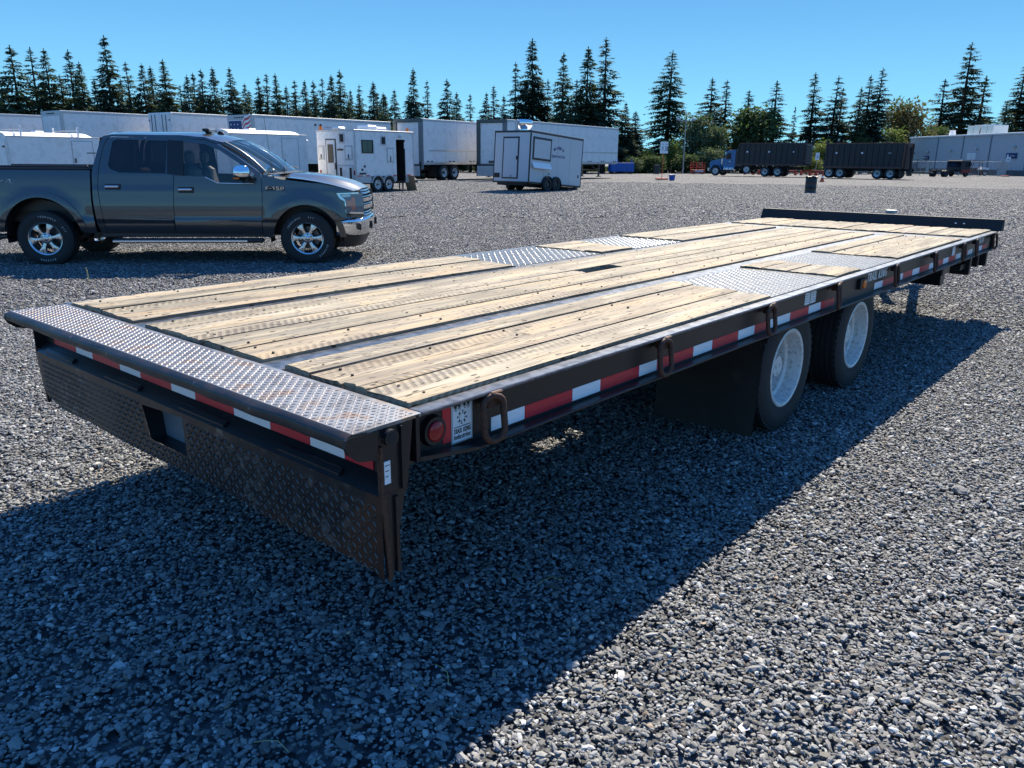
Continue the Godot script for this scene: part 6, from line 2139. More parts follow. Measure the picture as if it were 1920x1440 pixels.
	mb.cyl(Vector3(L + 0.5, 0.0, -W * 0.5), Vector3(L + 0.5, 0.5, -W * 0.5), 0.04, 0.04, 8)
	part(mb, M.gun, "tongue_jack", t)
	mb = MB.new()
	mb.x = Transform3D(Basis(Vector3(0, 0, 1), 0.28), Vector3(3.72, 0.02, 0.04))
	mb.box(Vector3(0, 0.36, 0), Vector3(0.03, 0.74, 0.62), 0.004)
	whole_at(mb, M.plywood, "plywood_sheet", "brown plywood sheet leaning on the end of the white service trailer", "board", t)

# a thing of its own that stands in another thing's frame
func whole_at(mb: MB, m: Material, called: String, label: String, category: String, frame: Node3D) -> MeshInstance3D:
	var o := whole(mb, m, called, label, category)
	o.transform = frame.transform
	return o

func food_trailer() -> void:
	var t := thing("food_trailer", "light grey food trailer with black trim, serving window and steel roof fan", "food trailer", Vector3(28.45, 0.0, -23.04), 1.7)
	t.basis = t.basis * Basis(Vector3(0, 0, 1), -0.0727)
	var L := 4.37
	var W := 2.20
	var H := 2.84
	var hb := 0.47
	fbox(t, M.food_grey, "body", Vector3(0.0, hb, -W), Vector3(L, H - 0.05, 0.0))
	for k in 4: fbox(t, M.food_grey, "side_panel", Vector3(0.06 + k * 1.08, hb + 0.04, 0.0), Vector3(0.06 + (k + 1) * 1.08 - 0.012, H - 0.10, 0.012), 0.003)
	for q in [[Vector3(-0.02, H - 0.09, -0.03), Vector3(L + 0.02, H, 0.025)], [Vector3(-0.025, H - 0.09, -W - 0.02), Vector3(0.03, H - 0.001, -0.031)], [Vector3(-0.02, hb - 0.03, -0.03), Vector3(0.05, H - 0.091, 0.022)], [Vector3(L - 0.04, hb - 0.03, -0.03), Vector3(L + 0.02, H - 0.091, 0.022)], [Vector3(0.051, hb - 0.06, -0.03), Vector3(L - 0.041, hb + 0.03, 0.020)], [Vector3(-0.02, hb - 0.06, -W - 0.01), Vector3(0.03, hb + 0.02, -0.031)], [Vector3(-0.02, hb + 0.021, -W - 0.015), Vector3(0.03, H - 0.091, -W + 0.03)]]:
		fbox(t, M.black_trim, "edge_trim", q[0], q[1], 0.006)
	var d := fbox(t, M.black_trim, "rear_door", Vector3(-0.018, hb + 0.14, -1.66), Vector3(0.0, H - 0.28, -0.66))
	fbox(d, M.food_grey, "door_leaf", Vector3(-0.030, hb + 0.20, -1.59), Vector3(-0.019, H - 0.36, -0.73), 0.004)
	fbox(d, M.black, "door_handle", Vector3(-0.06, hb + 1.02, -0.80), Vector3(-0.031, hb + 1.20, -0.72), 0.01)
	fbox(d, M.black, "door_stop", Vector3(-0.05, hb + 0.22, -1.10), Vector3(-0.031, hb + 0.30, -1.06))
	fbox(t, M.dark, "rear_vent", Vector3(-0.02, hb + 0.18, -2.15), Vector3(-0.001, hb + 0.40, -1.80), 0.01)
	var w := fbox(t, M.black, "serving_window", Vector3(0.18, 1.52, 0.012), Vector3(1.66, 2.58, 0.035), 0.008)
	fbox(w, M.food_grey, "window_shutter", Vector3(0.28, 1.62, 0.035), Vector3(1.56, 2.48, 0.045), 0.004)
	fbox(w, M.gun, "window_frame", Vector3(0.24, 1.585, 0.035), Vector3(1.60, 1.615, 0.055))
	var mb := MB.new()
	mb.x = Transform3D(Basis(Vector3.RIGHT, -0.5), Vector3(0.90, 1.28, 0.09))
	mb.box(Vector3.ZERO, Vector3(1.46, 0.32, 0.02), 0.006)
	part(mb, M.white_paint, "serving_shelf", t)
	fbox(t, M.dark, "fuel_cap", Vector3(L - 0.33, hb + 0.42, 0.012), Vector3(L - 0.23, hb + 0.56, 0.03), 0.01)
	fbox(t, M.dark, "power_inlet", Vector3(1.52, hb + 0.44, 0.012), Vector3(1.62, hb + 0.50, 0.03), 0.01)
	mb = MB.new()
	mb.cyl(Vector3(L, 2.05, -0.05), Vector3(L + 0.13, 2.05, -0.05), 0.015, 0.015, 6)
	part(mb, M.black, "front_hook", t)
	# wheels under an arch
	mb = MB.new()
	for cx in [1.42, 2.12]:
		var rr := []
		for k in 11:
			var a := lerpf(-0.1, PI + 0.1, k / 10.0)
			rr.append([Vector3(cx + 0.42 * cos(a), 0.42 + 0.42 * sin(a), -0.10), Vector3(cx + 0.42 * cos(a), 0.42 + 0.42 * sin(a), 0.13)])
		mb.sheet(rr, Vector3.UP)
	part(mb, M.black, "wheel_arch", t)
	for cx in [1.42, 2.12]:
		var y: float = 0.33 + cx * 0.0727
		for q in [[0.02, 1.0], [-W - 0.02, -1.0]]: small_wheel(t, Vector3(cx, y, q[0]), 0.345, 0.21, 0.19, q[1], M.black)
	fbox(t, M.dark, "chassis", Vector3(0.0, hb - 0.16, -W + 0.25), Vector3(L, hb - 0.061, -0.25))
	# exhaust fan
	mb = MB.new()
	mb.x = Transform3D(Basis(Vector3.RIGHT, -PI / 2.0), Vector3(0.55, H, -0.85))
	mb.lathe([Vector2(0.22, -0.02), Vector2(0.22, 0.10), Vector2(0.28, 0.14), Vector2(0.37, 0.26), Vector2(0.40, 0.36), Vector2(0.39, 0.47), Vector2(0.36, 0.53), Vector2(0.0, 0.56)], 24)
	part(mb, M.chrome, "roof_fan", t)
	fbox(t, M.van_grey, "fan_control", Vector3(0.05, H, -1.05), Vector3(0.16, H + 0.50, -0.92), 0.01)
	# arched and straight lettering
	var words := ["www. Al Badia. vip", "Signature Food Trailer"]
	var s: String = words[0]
	for k in s.length():
		if s[k] == " ": continue
		var f := (k + 0.5) / s.length()
		var a := lerpf(0.62, -0.62, f)
		var c := Vector3(2.30 + sin(-a) * 0.72, 1.50 + cos(a) * 0.72, 0.0145)
		letters(s[k], 0.065 if s[k] != "." and s[k] != "l" and s[k] != "i" else 0.024, 0.15 if s[k] != "." else 0.03, Transform3D(Basis(Vector3(0, 0, 1), a), c), M.sign_blue, t)
	letters(words[1], 1.12, 0.20, Transform3D(Basis(), Vector3(2.29, 1.80, 0.0145)), M.sign_blue, t)
	mb = MB.new()
	mb.box(Vector3(0.0, 0.06, 0.0), Vector3(0.38, 0.12, 0.25), 0.01)
	for k in 2:
		whole(mb, M.rust, "timber_block", ["reddish timber block under the nose of the food trailer, outer one", "reddish timber block under the nose of the food trailer, inner one"][k], "block", "", "", Vector3(32.05 + k * 0.42, 0.0, -23.35 + k * 0.1), 10.0 + k * 14.0)

# ---------- far vehicles and lot furniture ----------
func dump_body(t: Node3D, x0: float, x1: float, y0: float, y1: float, w: float, ribs: int) -> void:
	fbox(t, M.dump_black, "body_side", Vector3(x0, y0, -0.02), Vector3(x1, y1, 0.06))
	fbox(t, M.dump_black, "body_side", Vector3(x0, y0, w - 0.06), Vector3(x1, y1, w + 0.02))
	fbox(t, M.dump_black, "body_floor", Vector3(x0, y0 - 0.08, 0.0), Vector3(x1, y0 - 0.001, w))
	fbox(t, M.dump_black, "headboard", Vector3(x1 - 0.08, y0, 0.061), Vector3(x1, y1 + 0.05, w - 0.061))
	fbox(t, M.dump_rust, "top_rail", Vector3(x0, y1, -0.06), Vector3(x1, y1 + 0.09, 0.07), 0.01)
	fbox(t, M.dump_rust, "top_rail", Vector3(x0, y1, w - 0.07), Vector3(x1, y1 + 0.09, w + 0.06), 0.01)
	fbox(t, M.dump_rust, "bottom_rail", Vector3(x0, y0 - 0.10, -0.05), Vector3(x1, y0 + 0.10, -0.021), 0.01)
	for k in ribs + 1:
		var x := lerpf(x0 + 0.05, x1 - 0.05, float(k) / ribs)
		fbox(t, M.dump_black, "side_rib", Vector3(x - 0.045, y0 + 0.101, -0.09), Vector3(x + 0.045, y1 - 0.001, -0.021), 0.01)
	for x in [0.16, 0.52, 0.86]:
		var xx := lerpf(x0, x1, x)
		fbox(t, M.sticker, "white_sticker", Vector3(xx - 0.10, lerpf(y0, y1, 0.58), -0.026), Vector3(xx + 0.10, lerpf(y0, y1, 0.58) + 0.15, -0.022))

func tail_gate(t: Node3D, x: float, y0: float, y1: float, w: float, s: float) -> void:
	var g := fbox(t, M.dump_black, "tailgate", Vector3(x - 0.04, y0, 0.0), Vector3(x + 0.04, y1, w))
	for k in 6: fbox(g, M.dump_black, "gate_bar", Vector3(x + s * 0.04, lerpf(y0, y1, k / 6.0) + 0.05, 0.05), Vector3(x + s * 0.16, lerpf(y0, y1, k / 6.0) + 0.22, w - 0.05), 0.01)
	for z in [0.05, w - 0.05]: fbox(g, M.dump_black, "gate_ear", Vector3(x - 0.20, y1, z - 0.05), Vector3(x + 0.10, y1 + 0.38, z + 0.05), 0.02)

func make_dump_truck() -> void:
	# near side at z = 0, the body reaching to z = 2.5
	var t := thing("dump_truck", "blue conventional truck with long black ribbed dump body", "dump truck", Vector3(83.64, -0.21, -34.76), 94.6)
	dump_body(t, -3.35, 3.75, 1.25, 3.42, 2.5, 12)
	tail_gate(t, -3.42, 1.35, 3.42, 2.5, -1.0)
	for z in [0.75, 1.65]: fbox(t, M.dark, "chassis_rail", Vector3(-3.0, 0.75, z - 0.06), Vector3(6.9, 1.05, z + 0.06))
	fbox(t, M.dark, "mud_flap", Vector3(-1.75, 0.25, 0.05), Vector3(-1.72, 1.1, 0.65))
	for x in [-0.70, 0.68, 2.72, 6.30]:
		var y: float = 0.52 if x != 2.72 else 0.72
		for q in [[0.15, -1.0], [2.35, 1.0]]: small_wheel(t, Vector3(x, y, q[0]), 0.52 if x != 2.72 else 0.44, 0.30, 0.30, q[1], M.wheel_white, x < 2.0)
		var mb := MB.new()
		mb.cyl(Vector3(x, y, 0.2), Vector3(x, y, 2.3), 0.08, 0.08, 8)
		part(mb, M.dark, "axle", t)
	for z in [0.55, 1.95]:
		for x in [-0.70, 0.68]: small_wheel(t, Vector3(x, 0.52, z), 0.52, 0.28, 0.30, 1.0, M.gun, true)
	# cab
	var mb := MB.new()
	mb.x = Transform3D(Basis(), Vector3(0, 0, 0))
	mb.prism(V2([4.15, 0.95, 5.50, 0.95, 5.55, 1.75, 5.22, 2.45, 5.05, 2.72, 4.15, 2.82]), 0.20, 2.30)
	var cab := part(mb, M.truck_blue, "cab", t)
	mb = MB.new()
	mb.prism(V2([4.62, 1.80, 5.36, 1.80, 5.12, 2.42, 4.66, 2.48]), 0.196, 0.20)
	part(mb, M.glass_dark, "side_window", cab)
	mb = MB.new()
	mb.quad(Vector3(5.545, 1.80, 0.35), Vector3(5.545, 1.80, 2.15), Vector3(5.19, 2.52, 2.1), Vector3(5.19, 2.52, 0.4), Vector3(1, 0.4, 0))
	part(mb, M.glass_dark, "windscreen", cab)
	fbox(cab, M.truck_blue, "sun_visor", Vector3(5.0, 2.55, 0.3), Vector3(5.45, 2.62, 2.2), 0.01)
	fbox(cab, M.bright, "door_handle", Vector3(4.66, 1.52, 0.17), Vector3(4.84, 1.57, 0.199))
	fbox(cab, M.gun, "cab_seam", Vector3(4.52, 1.0, 0.192), Vector3(4.545, 2.55, 0.2))
	for k in 5: fbox(cab, M.amber, "roof_lamp", Vector3(4.85, 2.76, 0.4 + k * 0.4), Vector3(4.97, 2.82, 0.52 + k * 0.4), 0.01)
	mb = MB.new()
	mb.prism(V2([5.51, 0.95, 5.75, 0.95, 5.85, 1.10, 6.78, 1.10, 6.85, 0.80, 7.15, 0.80, 7.18, 1.45, 6.9, 1.66, 5.545, 1.88]), 0.42, 2.08)
	part(mb, M.truck_blue, "bonnet", t)
	for s in [[0.05, 0.46], [2.04, 2.45]]:
		mb = MB.new()
		var pl := PackedVector2Array()
		for k in 11:
			var a := lerpf(PI, 0.1, k / 10.0)
			pl.push_back(Vector2(6.30 + 0.66 * cos(a), 0.60 + 0.66 * sin(a)))
		for k in 11:
			var a := lerpf(0.1, PI, k / 10.0)
			pl.push_back(Vector2(6.30 + 0.58 * cos(a), 0.60 + 0.58 * sin(a)))
		mb.prism(pl, s[0], s[1])
		part(mb, M.truck_blue, "fender", t)
	fbox(t, M.bright, "front_bumper", Vector3(7.10, 0.50, 0.15), Vector3(7.28, 0.80, 2.35), 0.03)
	fbox(t, M.bright, "radiator_grille", Vector3(7.16, 0.82, 0.6), Vector3(7.21, 1.42, 1.9), 0.01)
	mb = MB.new()
	mb.cyl(Vector3(5.70, 1.25, 0.36), Vector3(5.70, 1.85, 0.36), 0.11, 0.11, 12)
	part(mb, M.bright, "air_cleaner", t)
	mb = MB.new()
	mb.cyl(Vector3(4.25, 0.72, 0.40), Vector3(5.40, 0.72, 0.40), 0.30, 0.30, 18)
	part(mb, M.bright, "fuel_tank", t)
	for x in [4.42, 4.8, 5.18]:
		mb = MB.new()
		mb.cyl(Vector3(x, 0.72, 0.40), Vector3(x + 0.05, 0.72, 0.40), 0.312, 0.312, 18)
		part(mb, M.gun, "tank_strap", t)
	mb = MB.new()
	mb.cyl(Vector3(4.02, 1.0, 0.35), Vector3(4.02, 2.95, 0.35), 0.07, 0.07, 10)
	part(mb, M.gun, "exhaust_stack", t)
	fbox(t, M.gun, "mirror", Vector3(5.32, 1.95, -0.08), Vector3(5.38, 2.35, 0.12), 0.01)
	fbox(t, M.red_orange, "tow_bar", Vector3(-4.6, 0.62, 1.1), Vector3(-3.0, 0.74, 1.4))

func make_pup_trailer() -> void:
	var t := thing("dump_trailer", "black ribbed four-axle dump trailer standing between blue truck and building", "dump trailer", Vector3(79.98, -0.14, -20.62), 85.4)
	dump_body(t, 0.0, 7.25, 1.05, 3.22, 2.5, 13)
	tail_gate(t, 7.32, 1.15, 3.22, 2.5, 1.0)
	fbox(t, M.dump_rust, "front_wall", Vector3(-0.10, 0.95, 0.0), Vector3(-0.001, 3.30, 2.5), 0.01)
	for z in [0.45, 2.05]: fbox(t, M.rust, "front_post", Vector3(-0.22, 0.95, z - 0.08), Vector3(-0.101, 3.2, z + 0.08), 0.01)
	var mb := MB.new()
	mb.cyl(Vector3(-0.45, 0.65, 1.25), Vector3(-0.25, 2.9, 1.25), 0.12, 0.09, 12)
	part(mb, M.dark, "lift_ram", t)
	for k in 7: fbox(t, M.gun, "ladder_rung", Vector3(-0.26, 1.0 + k * 0.26, 0.12), Vector3(-0.22, 1.04 + k * 0.26, 0.40))
	for z in [0.75, 1.75]: fbox(t, M.dark, "chassis_rail", Vector3(-0.6, 0.72, z - 0.07), Vector3(7.0, 0.94, z + 0.07))
	for x in [0.95, 2.15, 5.75, 6.85]:
		for q in [[0.15, -1.0], [2.35, 1.0]]: small_wheel(t, Vector3(x, 0.50, q[0]), 0.50, 0.29, 0.29, q[1], M.wheel_white, true)
		for z in [0.50, 2.0]: small_wheel(t, Vector3(x, 0.50, z), 0.50, 0.28, 0.29, 1.0, M.gun, true)
		mb = MB.new()
		mb.cyl(Vector3(x, 0.5, 0.2), Vector3(x, 0.5, 2.3), 0.08, 0.08, 8)
		part(mb, M.dark, "axle", t)
	fbox(t, M.dark, "mud_flap", Vector3(0.12, 0.2, 0.02), Vector3(0.15, 0.95, 0.70))
	fbox(t, M.van_grey, "air_tank", Vector3(3.2, 0.52, 0.9), Vector3(4.4, 0.80, 1.3), 0.06)
	fbox(t, M.gun, "drawbar", Vector3(-2.4, 0.60, 1.1), Vector3(-0.5, 0.72, 1.4))

func make_cab_chassis() -> void:
	var t := thing("cab_chassis_truck", "dark flat-fronted small truck with bare frame and no body, facing away", "truck", Vector3(107.6, -0.28, -22.9), -22.0)
	var mb := MB.new()
	fbox(t, M.black, "cab", Vector3(1.2, 0.62, -1.05), Vector3(2.85, 1.95, 1.05), 0.10)
	fbox(t, M.glass_dark, "back_window", Vector3(1.18, 1.12, -0.82), Vector3(1.199, 1.75, 0.82), 0.0)
	fbox(t, M.glass_dark, "side_window", Vector3(1.75, 1.15, 1.051), Vector3(2.6, 1.72, 1.06))
	for z in [-1.22, 1.12]: fbox(t, M.black, "mirror", Vector3(2.55, 1.25, z), Vector3(2.65, 1.65, z + 0.12), 0.02)
	fbox(t, M.red_truck, "cab_side_step", Vector3(1.25, 0.45, 0.80), Vector3(2.9, 0.85, 1.08), 0.03)
	mb.cyl(Vector3(1.6, 1.95, 0.5), Vector3(1.6, 2.08, 0.5), 0.09, 0.07, 12)
	part(mb, M.white_paint, "roof_beacon", t)
	for z in [-0.42, 0.42]: fbox(t, M.dark, "frame_rail", Vector3(-2.6, 0.60, z - 0.05), Vector3(2.6, 0.78, z + 0.05))
	for x in [-2.5, -0.9, 0.7]: fbox(t, M.dark, "cross_member", Vector3(x, 0.62, -0.40), Vector3(x + 0.10, 0.74, 0.40))
	for q in [[-1.5, -0.92, -1.0], [-1.5, 0.92, 1.0], [2.2, -0.92, -1.0], [2.2, 0.92, 1.0], [-1.5, -0.62, -1.0], [-1.5, 0.62, 1.0]]: small_wheel(t, Vector3(q[0], 0.39, q[1]), 0.39, 0.24, 0.22, q[2], M.gun, q[0] < 0.0)
	var g := thing("utility_cart", "small dark utility cart with white bonnet beside the bare-framed truck", "utility cart", Vector3(124.6, -0.37, -23.2), -60.0)
	fbox(g, M.black, "frame", Vector3(-1.3, 0.45, -0.7), Vector3(1.3, 0.85, 0.7), 0.06)
	mb = MB.new()
	mb.prism(V2([0.5, 0.85, 1.45, 0.80, 1.40, 1.02, 0.62, 1.18]), -0.65, 0.65)
	part(mb, M.white_paint, "bonnet", g)
	for q in [[-0.75, -0.62], [-0.75, 0.62], [0.62, -0.62], [0.62, 0.62]]:
		mb = MB.new()
		mb.cyl(Vector3(q[0], 0.85, q[1]), Vector3(q[0] * 0.75, 1.92, q[1]), 0.035, 0.035, 8)
		part(mb, M.black, "roll_bar", g)
	fbox(g, M.black, "canopy", Vector3(-0.75, 1.90, -0.68), Vector3(0.62, 1.98, 0.68), 0.03)
	fbox(g, M.seat, "bench_seat", Vector3(-0.5, 0.85, -0.6), Vector3(0.0, 1.05, 0.6), 0.04)
	fbox(g, M.black, "cargo_bed", Vector3(-1.5, 0.80, -0.7), Vector3(-0.76, 1.10, 0.7), 0.02)
	for q in [[-0.95, -0.66, -1.0], [-0.95, 0.66, 1.0], [0.95, -0.66, -1.0], [0.95, 0.66, 1.0]]: small_wheel(g, Vector3(q[0], 0.33, q[1]), 0.33, 0.24, 0.17, q[2], M.wheel_white)

func sign_post(label: String, at: Vector3, turn: float, top: float, bw: float, bh: float, big: Array, post: Material) -> Node3D:
	var t := thing("lane_sign", label, "sign", at, turn, "numbered lane signs on weighted bases")
	fbox(t, M.red_orange, "base", Vector3(-0.42, 0.0, -0.38), Vector3(0.42, 0.13, 0.38), 0.02)
	var mb := MB.new()
	mb.cyl(Vector3(0.0, 0.12, 0.0), Vector3(0.06, top - bh * 0.2, 0.0), 0.028, 0.028, 8)
	part(mb, post, "post", t)
	var b := fbox(t, M.sticker, "sign_board", Vector3(0.05 - bw * 0.5, top - bh, 0.03), Vector3(0.05 + bw * 0.5, top, 0.05), 0.004)
	for k in big.size():
		var cx: float = 0.05 + (0.0 if big.size() == 1 else (k - 0.42) * bw * 0.5)
		var w: float = bw * (0.5 if big.size() == 1 else (0.24 if k == 0 else 0.42))
		letters(big[k][0], w, bh * 0.40, Transform3D(Basis(), Vector3(cx, top - bh * 0.58, 0.0515)), M.grey_blue if k == 0 and big.size() > 1 else M.ink, b)
		letters(big[k][1], w * 0.8, bh * 0.10, Transform3D(Basis(), Vector3(cx, top - bh * 0.20, 0.0515)), M.grey_blue, b)
	return t

func make_far_things() -> void:
	rng.seed = 5
	make_dump_truck()
	make_pup_trailer()
	make_cab_chassis()
	var s1 := sign_post("tall white sign numbered 38 on an orange post beside the blue tub", Vector3(56.28, -0.05, -32.11), -42.0, 2.92, 0.66, 0.88, [["10", "ROW"], ["38", "LANE"]], M.orange)
	fbox(s1, M.straw, "top_bracket", Vector3(-0.20, 2.92, 0.0), Vector3(0.30, 2.98, 0.03))
	sign_post("small white sign numbered 18 in the gap between the two dump bodies", Vector3(106.79, -0.34, -38.53), -42.0, 2.82, 0.55, 0.92, [["18", "LANE"]], M.steel_pole)
	sign_post("small white sign numbered 10 standing before the building's double door", Vector3(120.97, -0.33, -19.0), -55.0, 2.45, 0.55, 0.60, [["10", "LANE"]], M.steel_pole)
	# blue tub
	var mb := MB.new()
	mb.x = Transform3D(Basis(Vector3.RIGHT, -PI / 2.0), Vector3.ZERO)
	mb.lathe([Vector2(0.0, 0.0), Vector2(0.20, 0.0), Vector2(0.25, 0.40), Vector2(0.285, 0.41), Vector2(0.285, 0.44), Vector2(0.245, 0.43), Vector2(0.20, 0.05), Vector2(0.0, 0.05)], 20)
	whole(mb, M.blue, "blue_tub", "blue plastic tub standing beside the orange base of the tall sign", "tub", "", "", Vector3(54.4, -0.04, -30.1), 0.0)
	# black barrel with liner
	var b := thing("waste_barrel", "black waste barrel with bin liner standing alone beyond the flatbed", "barrel", Vector3(39.04, 0.0, -13.5), 20.0)
	mb = MB.new()
	mb.x = Transform3D(Basis(Vector3.RIGHT, -PI / 2.0) * Basis(Vector3(0, 1, 0), 0.03), Vector3.ZERO)
	mb.lathe([Vector2(0.0, 0.0), Vector2(0.27, 0.0), Vector2(0.275, 0.02), Vector2(0.265, 0.04), Vector2(0.27, 0.26), Vector2(0.282, 0.275), Vector2(0.27, 0.29), Vector2(0.27, 0.52), Vector2(0.282, 0.535), Vector2(0.27, 0.55), Vector2(0.27, 0.78), Vector2(0.255, 0.78), Vector2(0.255, 0.4), Vector2(0.0, 0.4)], 28)
	part(mb, M.black, "drum", b)
	mb = MB.new()
	var rr := []
	for k in 25:
		var a := TAU * k / 24.0
		var wv := 0.02 * sin(a * 5.0) + 0.012 * sin(a * 11.0 + 1.0)
		rr.append([Vector3(0.25 * cos(a), 0.74, 0.25 * sin(a)), Vector3(0.262 * cos(a), 0.805 + wv * 0.8, 0.262 * sin(a)), Vector3(0.288 * cos(a), 0.79 + wv, 0.288 * sin(a)), Vector3((0.284 + wv * 0.2) * cos(a), 0.70 + wv * 1.5, (0.284 + wv * 0.2) * sin(a))])
	mb.sheet(rr, Vector3(0, 1, 0.01))
	part(mb, M.black_trim, "bin_liner", b)
	# traffic cone
	var c := thing("traffic_cone", "orange traffic cone with white band behind the black waste barrel", "traffic cone", Vector3(61.27, -0.04, -21.02))
	fbox(c, M.black, "base", Vector3(-0.2, 0.0, -0.2), Vector3(0.2, 0.035, 0.2), 0.01)
	mb = MB.new()
	mb.cyl(Vector3(0, 0.035, 0), Vector3(0, 0.30, 0), 0.155, 0.098, 18)
	mb.cyl(Vector3(0, 0.43, 0), Vector3(0, 0.72, 0), 0.070, 0.022, 18)
	part(mb, M.cone, "cone_body", c)
	mb = MB.new()
	mb.cyl(Vector3(0, 0.30, 0), Vector3(0, 0.43, 0), 0.099, 0.071, 18)
	part(mb, M.white_tape, "white_band", c)
	# bins near the bushes and the dump trailer
	for q in [[84.3, -0.20, -49.3, "small black bin at the foot of the tallest lone conifer"], [112.0, -0.34, -28.3, "small black bin between the dump trailer and the building"]]:
		var n := thing("bin", q[3], "bin", Vector3(q[0], q[1], q[2]))
		mb = MB.new()
		mb.cyl(Vector3(0, 0, 0), Vector3(0, 1.0, 0), 0.34, 0.40, 14)
		part(mb, M.black, "bin_body", n)
		mb = MB.new()
		mb.cyl(Vector3(0, 1.0, 0), Vector3(0, 1.08, 0), 0.42, 0.36, 14)
		part(mb, M.gun, "bin_lid", n)
	# orange work platform
	var p := thing("work_platform", "orange railed work platform standing below the light pole", "work platform", Vector3(96.6, -0.33, -50.4), -42.0)
	fbox(p, M.red_orange, "platform_base", Vector3(-0.85, 0.10, -0.5), Vector3(0.85, 0.55, 0.5), 0.04)
	fbox(p, M.van_grey, "platform_panel", Vector3(-0.55, 0.25, 0.501), Vector3(0.6, 0.48, 0.53))
	for y in [0.80, 1.10, 1.42]:
		for z in [-0.5, 0.5]: fbox(p, M.red_orange, "rail", Vector3(-0.85, y, z - 0.03), Vector3(0.85, y + 0.07, z + 0.03))
	for x in [-0.82, 0.0, 0.82]:
		for z in [-0.5, 0.5]: fbox(p, M.red_orange, "upright", Vector3(x - 0.035, 0.551, z - 0.036), Vector3(x + 0.035, 1.50, z + 0.036))
	for x in [-0.6, 0.6]: fbox(p, M.dark, "wheel", Vector3(x - 0.15, 0.0, -0.5), Vector3(x + 0.15, 0.28, 0.5), 0.05)
	# blue container and orange stand by the long trailer
	var bc := thing("blue_container", "low blue waste container beyond the end of the longest semi-trailer", "container", Vector3(86.6, -0.31, -55.9), -45.0)
	fbox(bc, M.blue, "container_body", Vector3(-1.5, 0.25, -0.9), Vector3(1.5, 1.35, 0.9), 0.03)
	for k in 5: fbox(bc, M.blue, "side_rib", Vector3(-1.4 + k * 0.66, 0.3, 0.901), Vector3(-1.28 + k * 0.66, 1.3, 0.97), 0.01)
	for x in [-1.2, 1.2]: fbox(bc, M.dark, "skid", Vector3(x - 0.12, 0.0, -0.8), Vector3(x + 0.12, 0.249, 0.8))
	for x in [-0.5, 1.35]: fbox(bc, M.blue, "lid_post", Vector3(x - 0.05, 1.351, -0.1), Vector3(x + 0.05, 1.8, 0.1))
	# light poles
	for q in [[98.88, -0.37, -53.84, 7.1, "grey light pole with two flood lamps above the pale trees"], [64.56, -0.37, -93.68, 8.1, "light pole with twin lamps among the conifers behind the long white trailer"]]:
		var lp := thing("light_pole", q[4], "light pole", Vector3(q[0], q[1], q[2]), -42.0)
		mb = MB.new()
		mb.cyl(Vector3(0, 0, 0), Vector3(0, q[3], 0), 0.09, 0.06, 10)
		part(mb, M.steel_pole, "pole", lp)
		fbox(lp, M.steel_pole, "cross_arm", Vector3(-1.0, q[3] - 0.25, -0.04), Vector3(1.0, q[3] - 0.17, 0.04))
		for x in [-1.05, 1.05]: fbox(lp, M.van_grey, "lamp_head", Vector3(x - 0.22, q[3] - 0.16, -0.25), Vector3(x + 0.22, q[3] + 0.14, 0.25), 0.04)
	# orange barrier line behind the dump truck
	for k in 7:
		var a := Vector3(98.5, 0, -44.0).lerp(Vector3(100.0, 0, -33.5), k / 6.0)
		var ob := thing("orange_barrier", ordinal(k + 1) + " low orange-red barrier from the left in the line behind the dump truck", "barrier", Vector3(a.x, land(a.x, a.z), a.z), 82.0, "low orange barriers behind the dump truck")
		fbox(ob, M.red_orange, "beam", Vector3(-0.75, 0.34, -0.08), Vector3(0.75, 0.62, 0.08), 0.02)
		for x in [-0.6, 0.6]: fbox(ob, M.red_orange, "foot", Vector3(x - 0.06, 0.0, -0.28), Vector3(x + 0.06, 0.339, 0.28), 0.02)
	# chain-link fence: posts, rails and wires
	for run in [[Vector3(114.35, 0, -45.07), Vector3(118.2, 0, -33.0), "chain-link fence with steel posts seen between the two dump bodies"], [Vector3(118.56, 0, -30.99), Vector3(117.2, 0, -17.5), "chain-link fence with steel posts running before the metal building"]]:
		var d: Vector3 = run[1] - run[0]
		var f := thing("chain_link_fence", run[2], "fence", Vector3(run[0].x, land(run[0].x, run[0].z), run[0].z), rad_to_deg(-atan2(d.z, d.x)))
		var n := int(d.length() / 2.4)
		for k in n + 1:
			mb = MB.new()
			mb.cyl(Vector3(k * 2.4, 0, 0), Vector3(k * 2.4, 1.9, 0), 0.035, 0.035, 8)
			part(mb, M.steel_pole, "post", f)
		for y in [1.86, 0.1]:
			mb = MB.new()
			mb.cyl(Vector3(0, y, 0), Vector3(n * 2.4, y, 0), 0.022, 0.022, 6)
			part(mb, M.steel_pole, "rail", f)
		mb = MB.new()
		var x := -1.8
		while x < n * 2.4:
			for s in [1.0, -1.0]:
				var x0: float = x if s > 0 else x + 1.8
				var p0: Vector3 = Vector3(x0, 0.08, 0.01 * s)
				var p1: Vector3 = Vector3(x0 + 1.8 * s, 1.88, 0.01 * s)
				var t0: float = clampf((0.0 - p0.x) / (p1.x - p0.x), 0.0, 1.0) if p0.x < 0.0 or p1.x < 0.0 else 0.0
				if s > 0.0: mb.cyl(p0.lerp(p1, t0), p1, 0.004, 0.004, 3, false)
				else: mb.cyl(p0, p0.lerp(p1, t0) if t0 > 0.0 else p1, 0.004, 0.004, 3, false)
			x += 0.12
		var ms := part(mb, M.steel_pole, "wire_mesh", f)
		ms.set_meta("kind", "stuff")

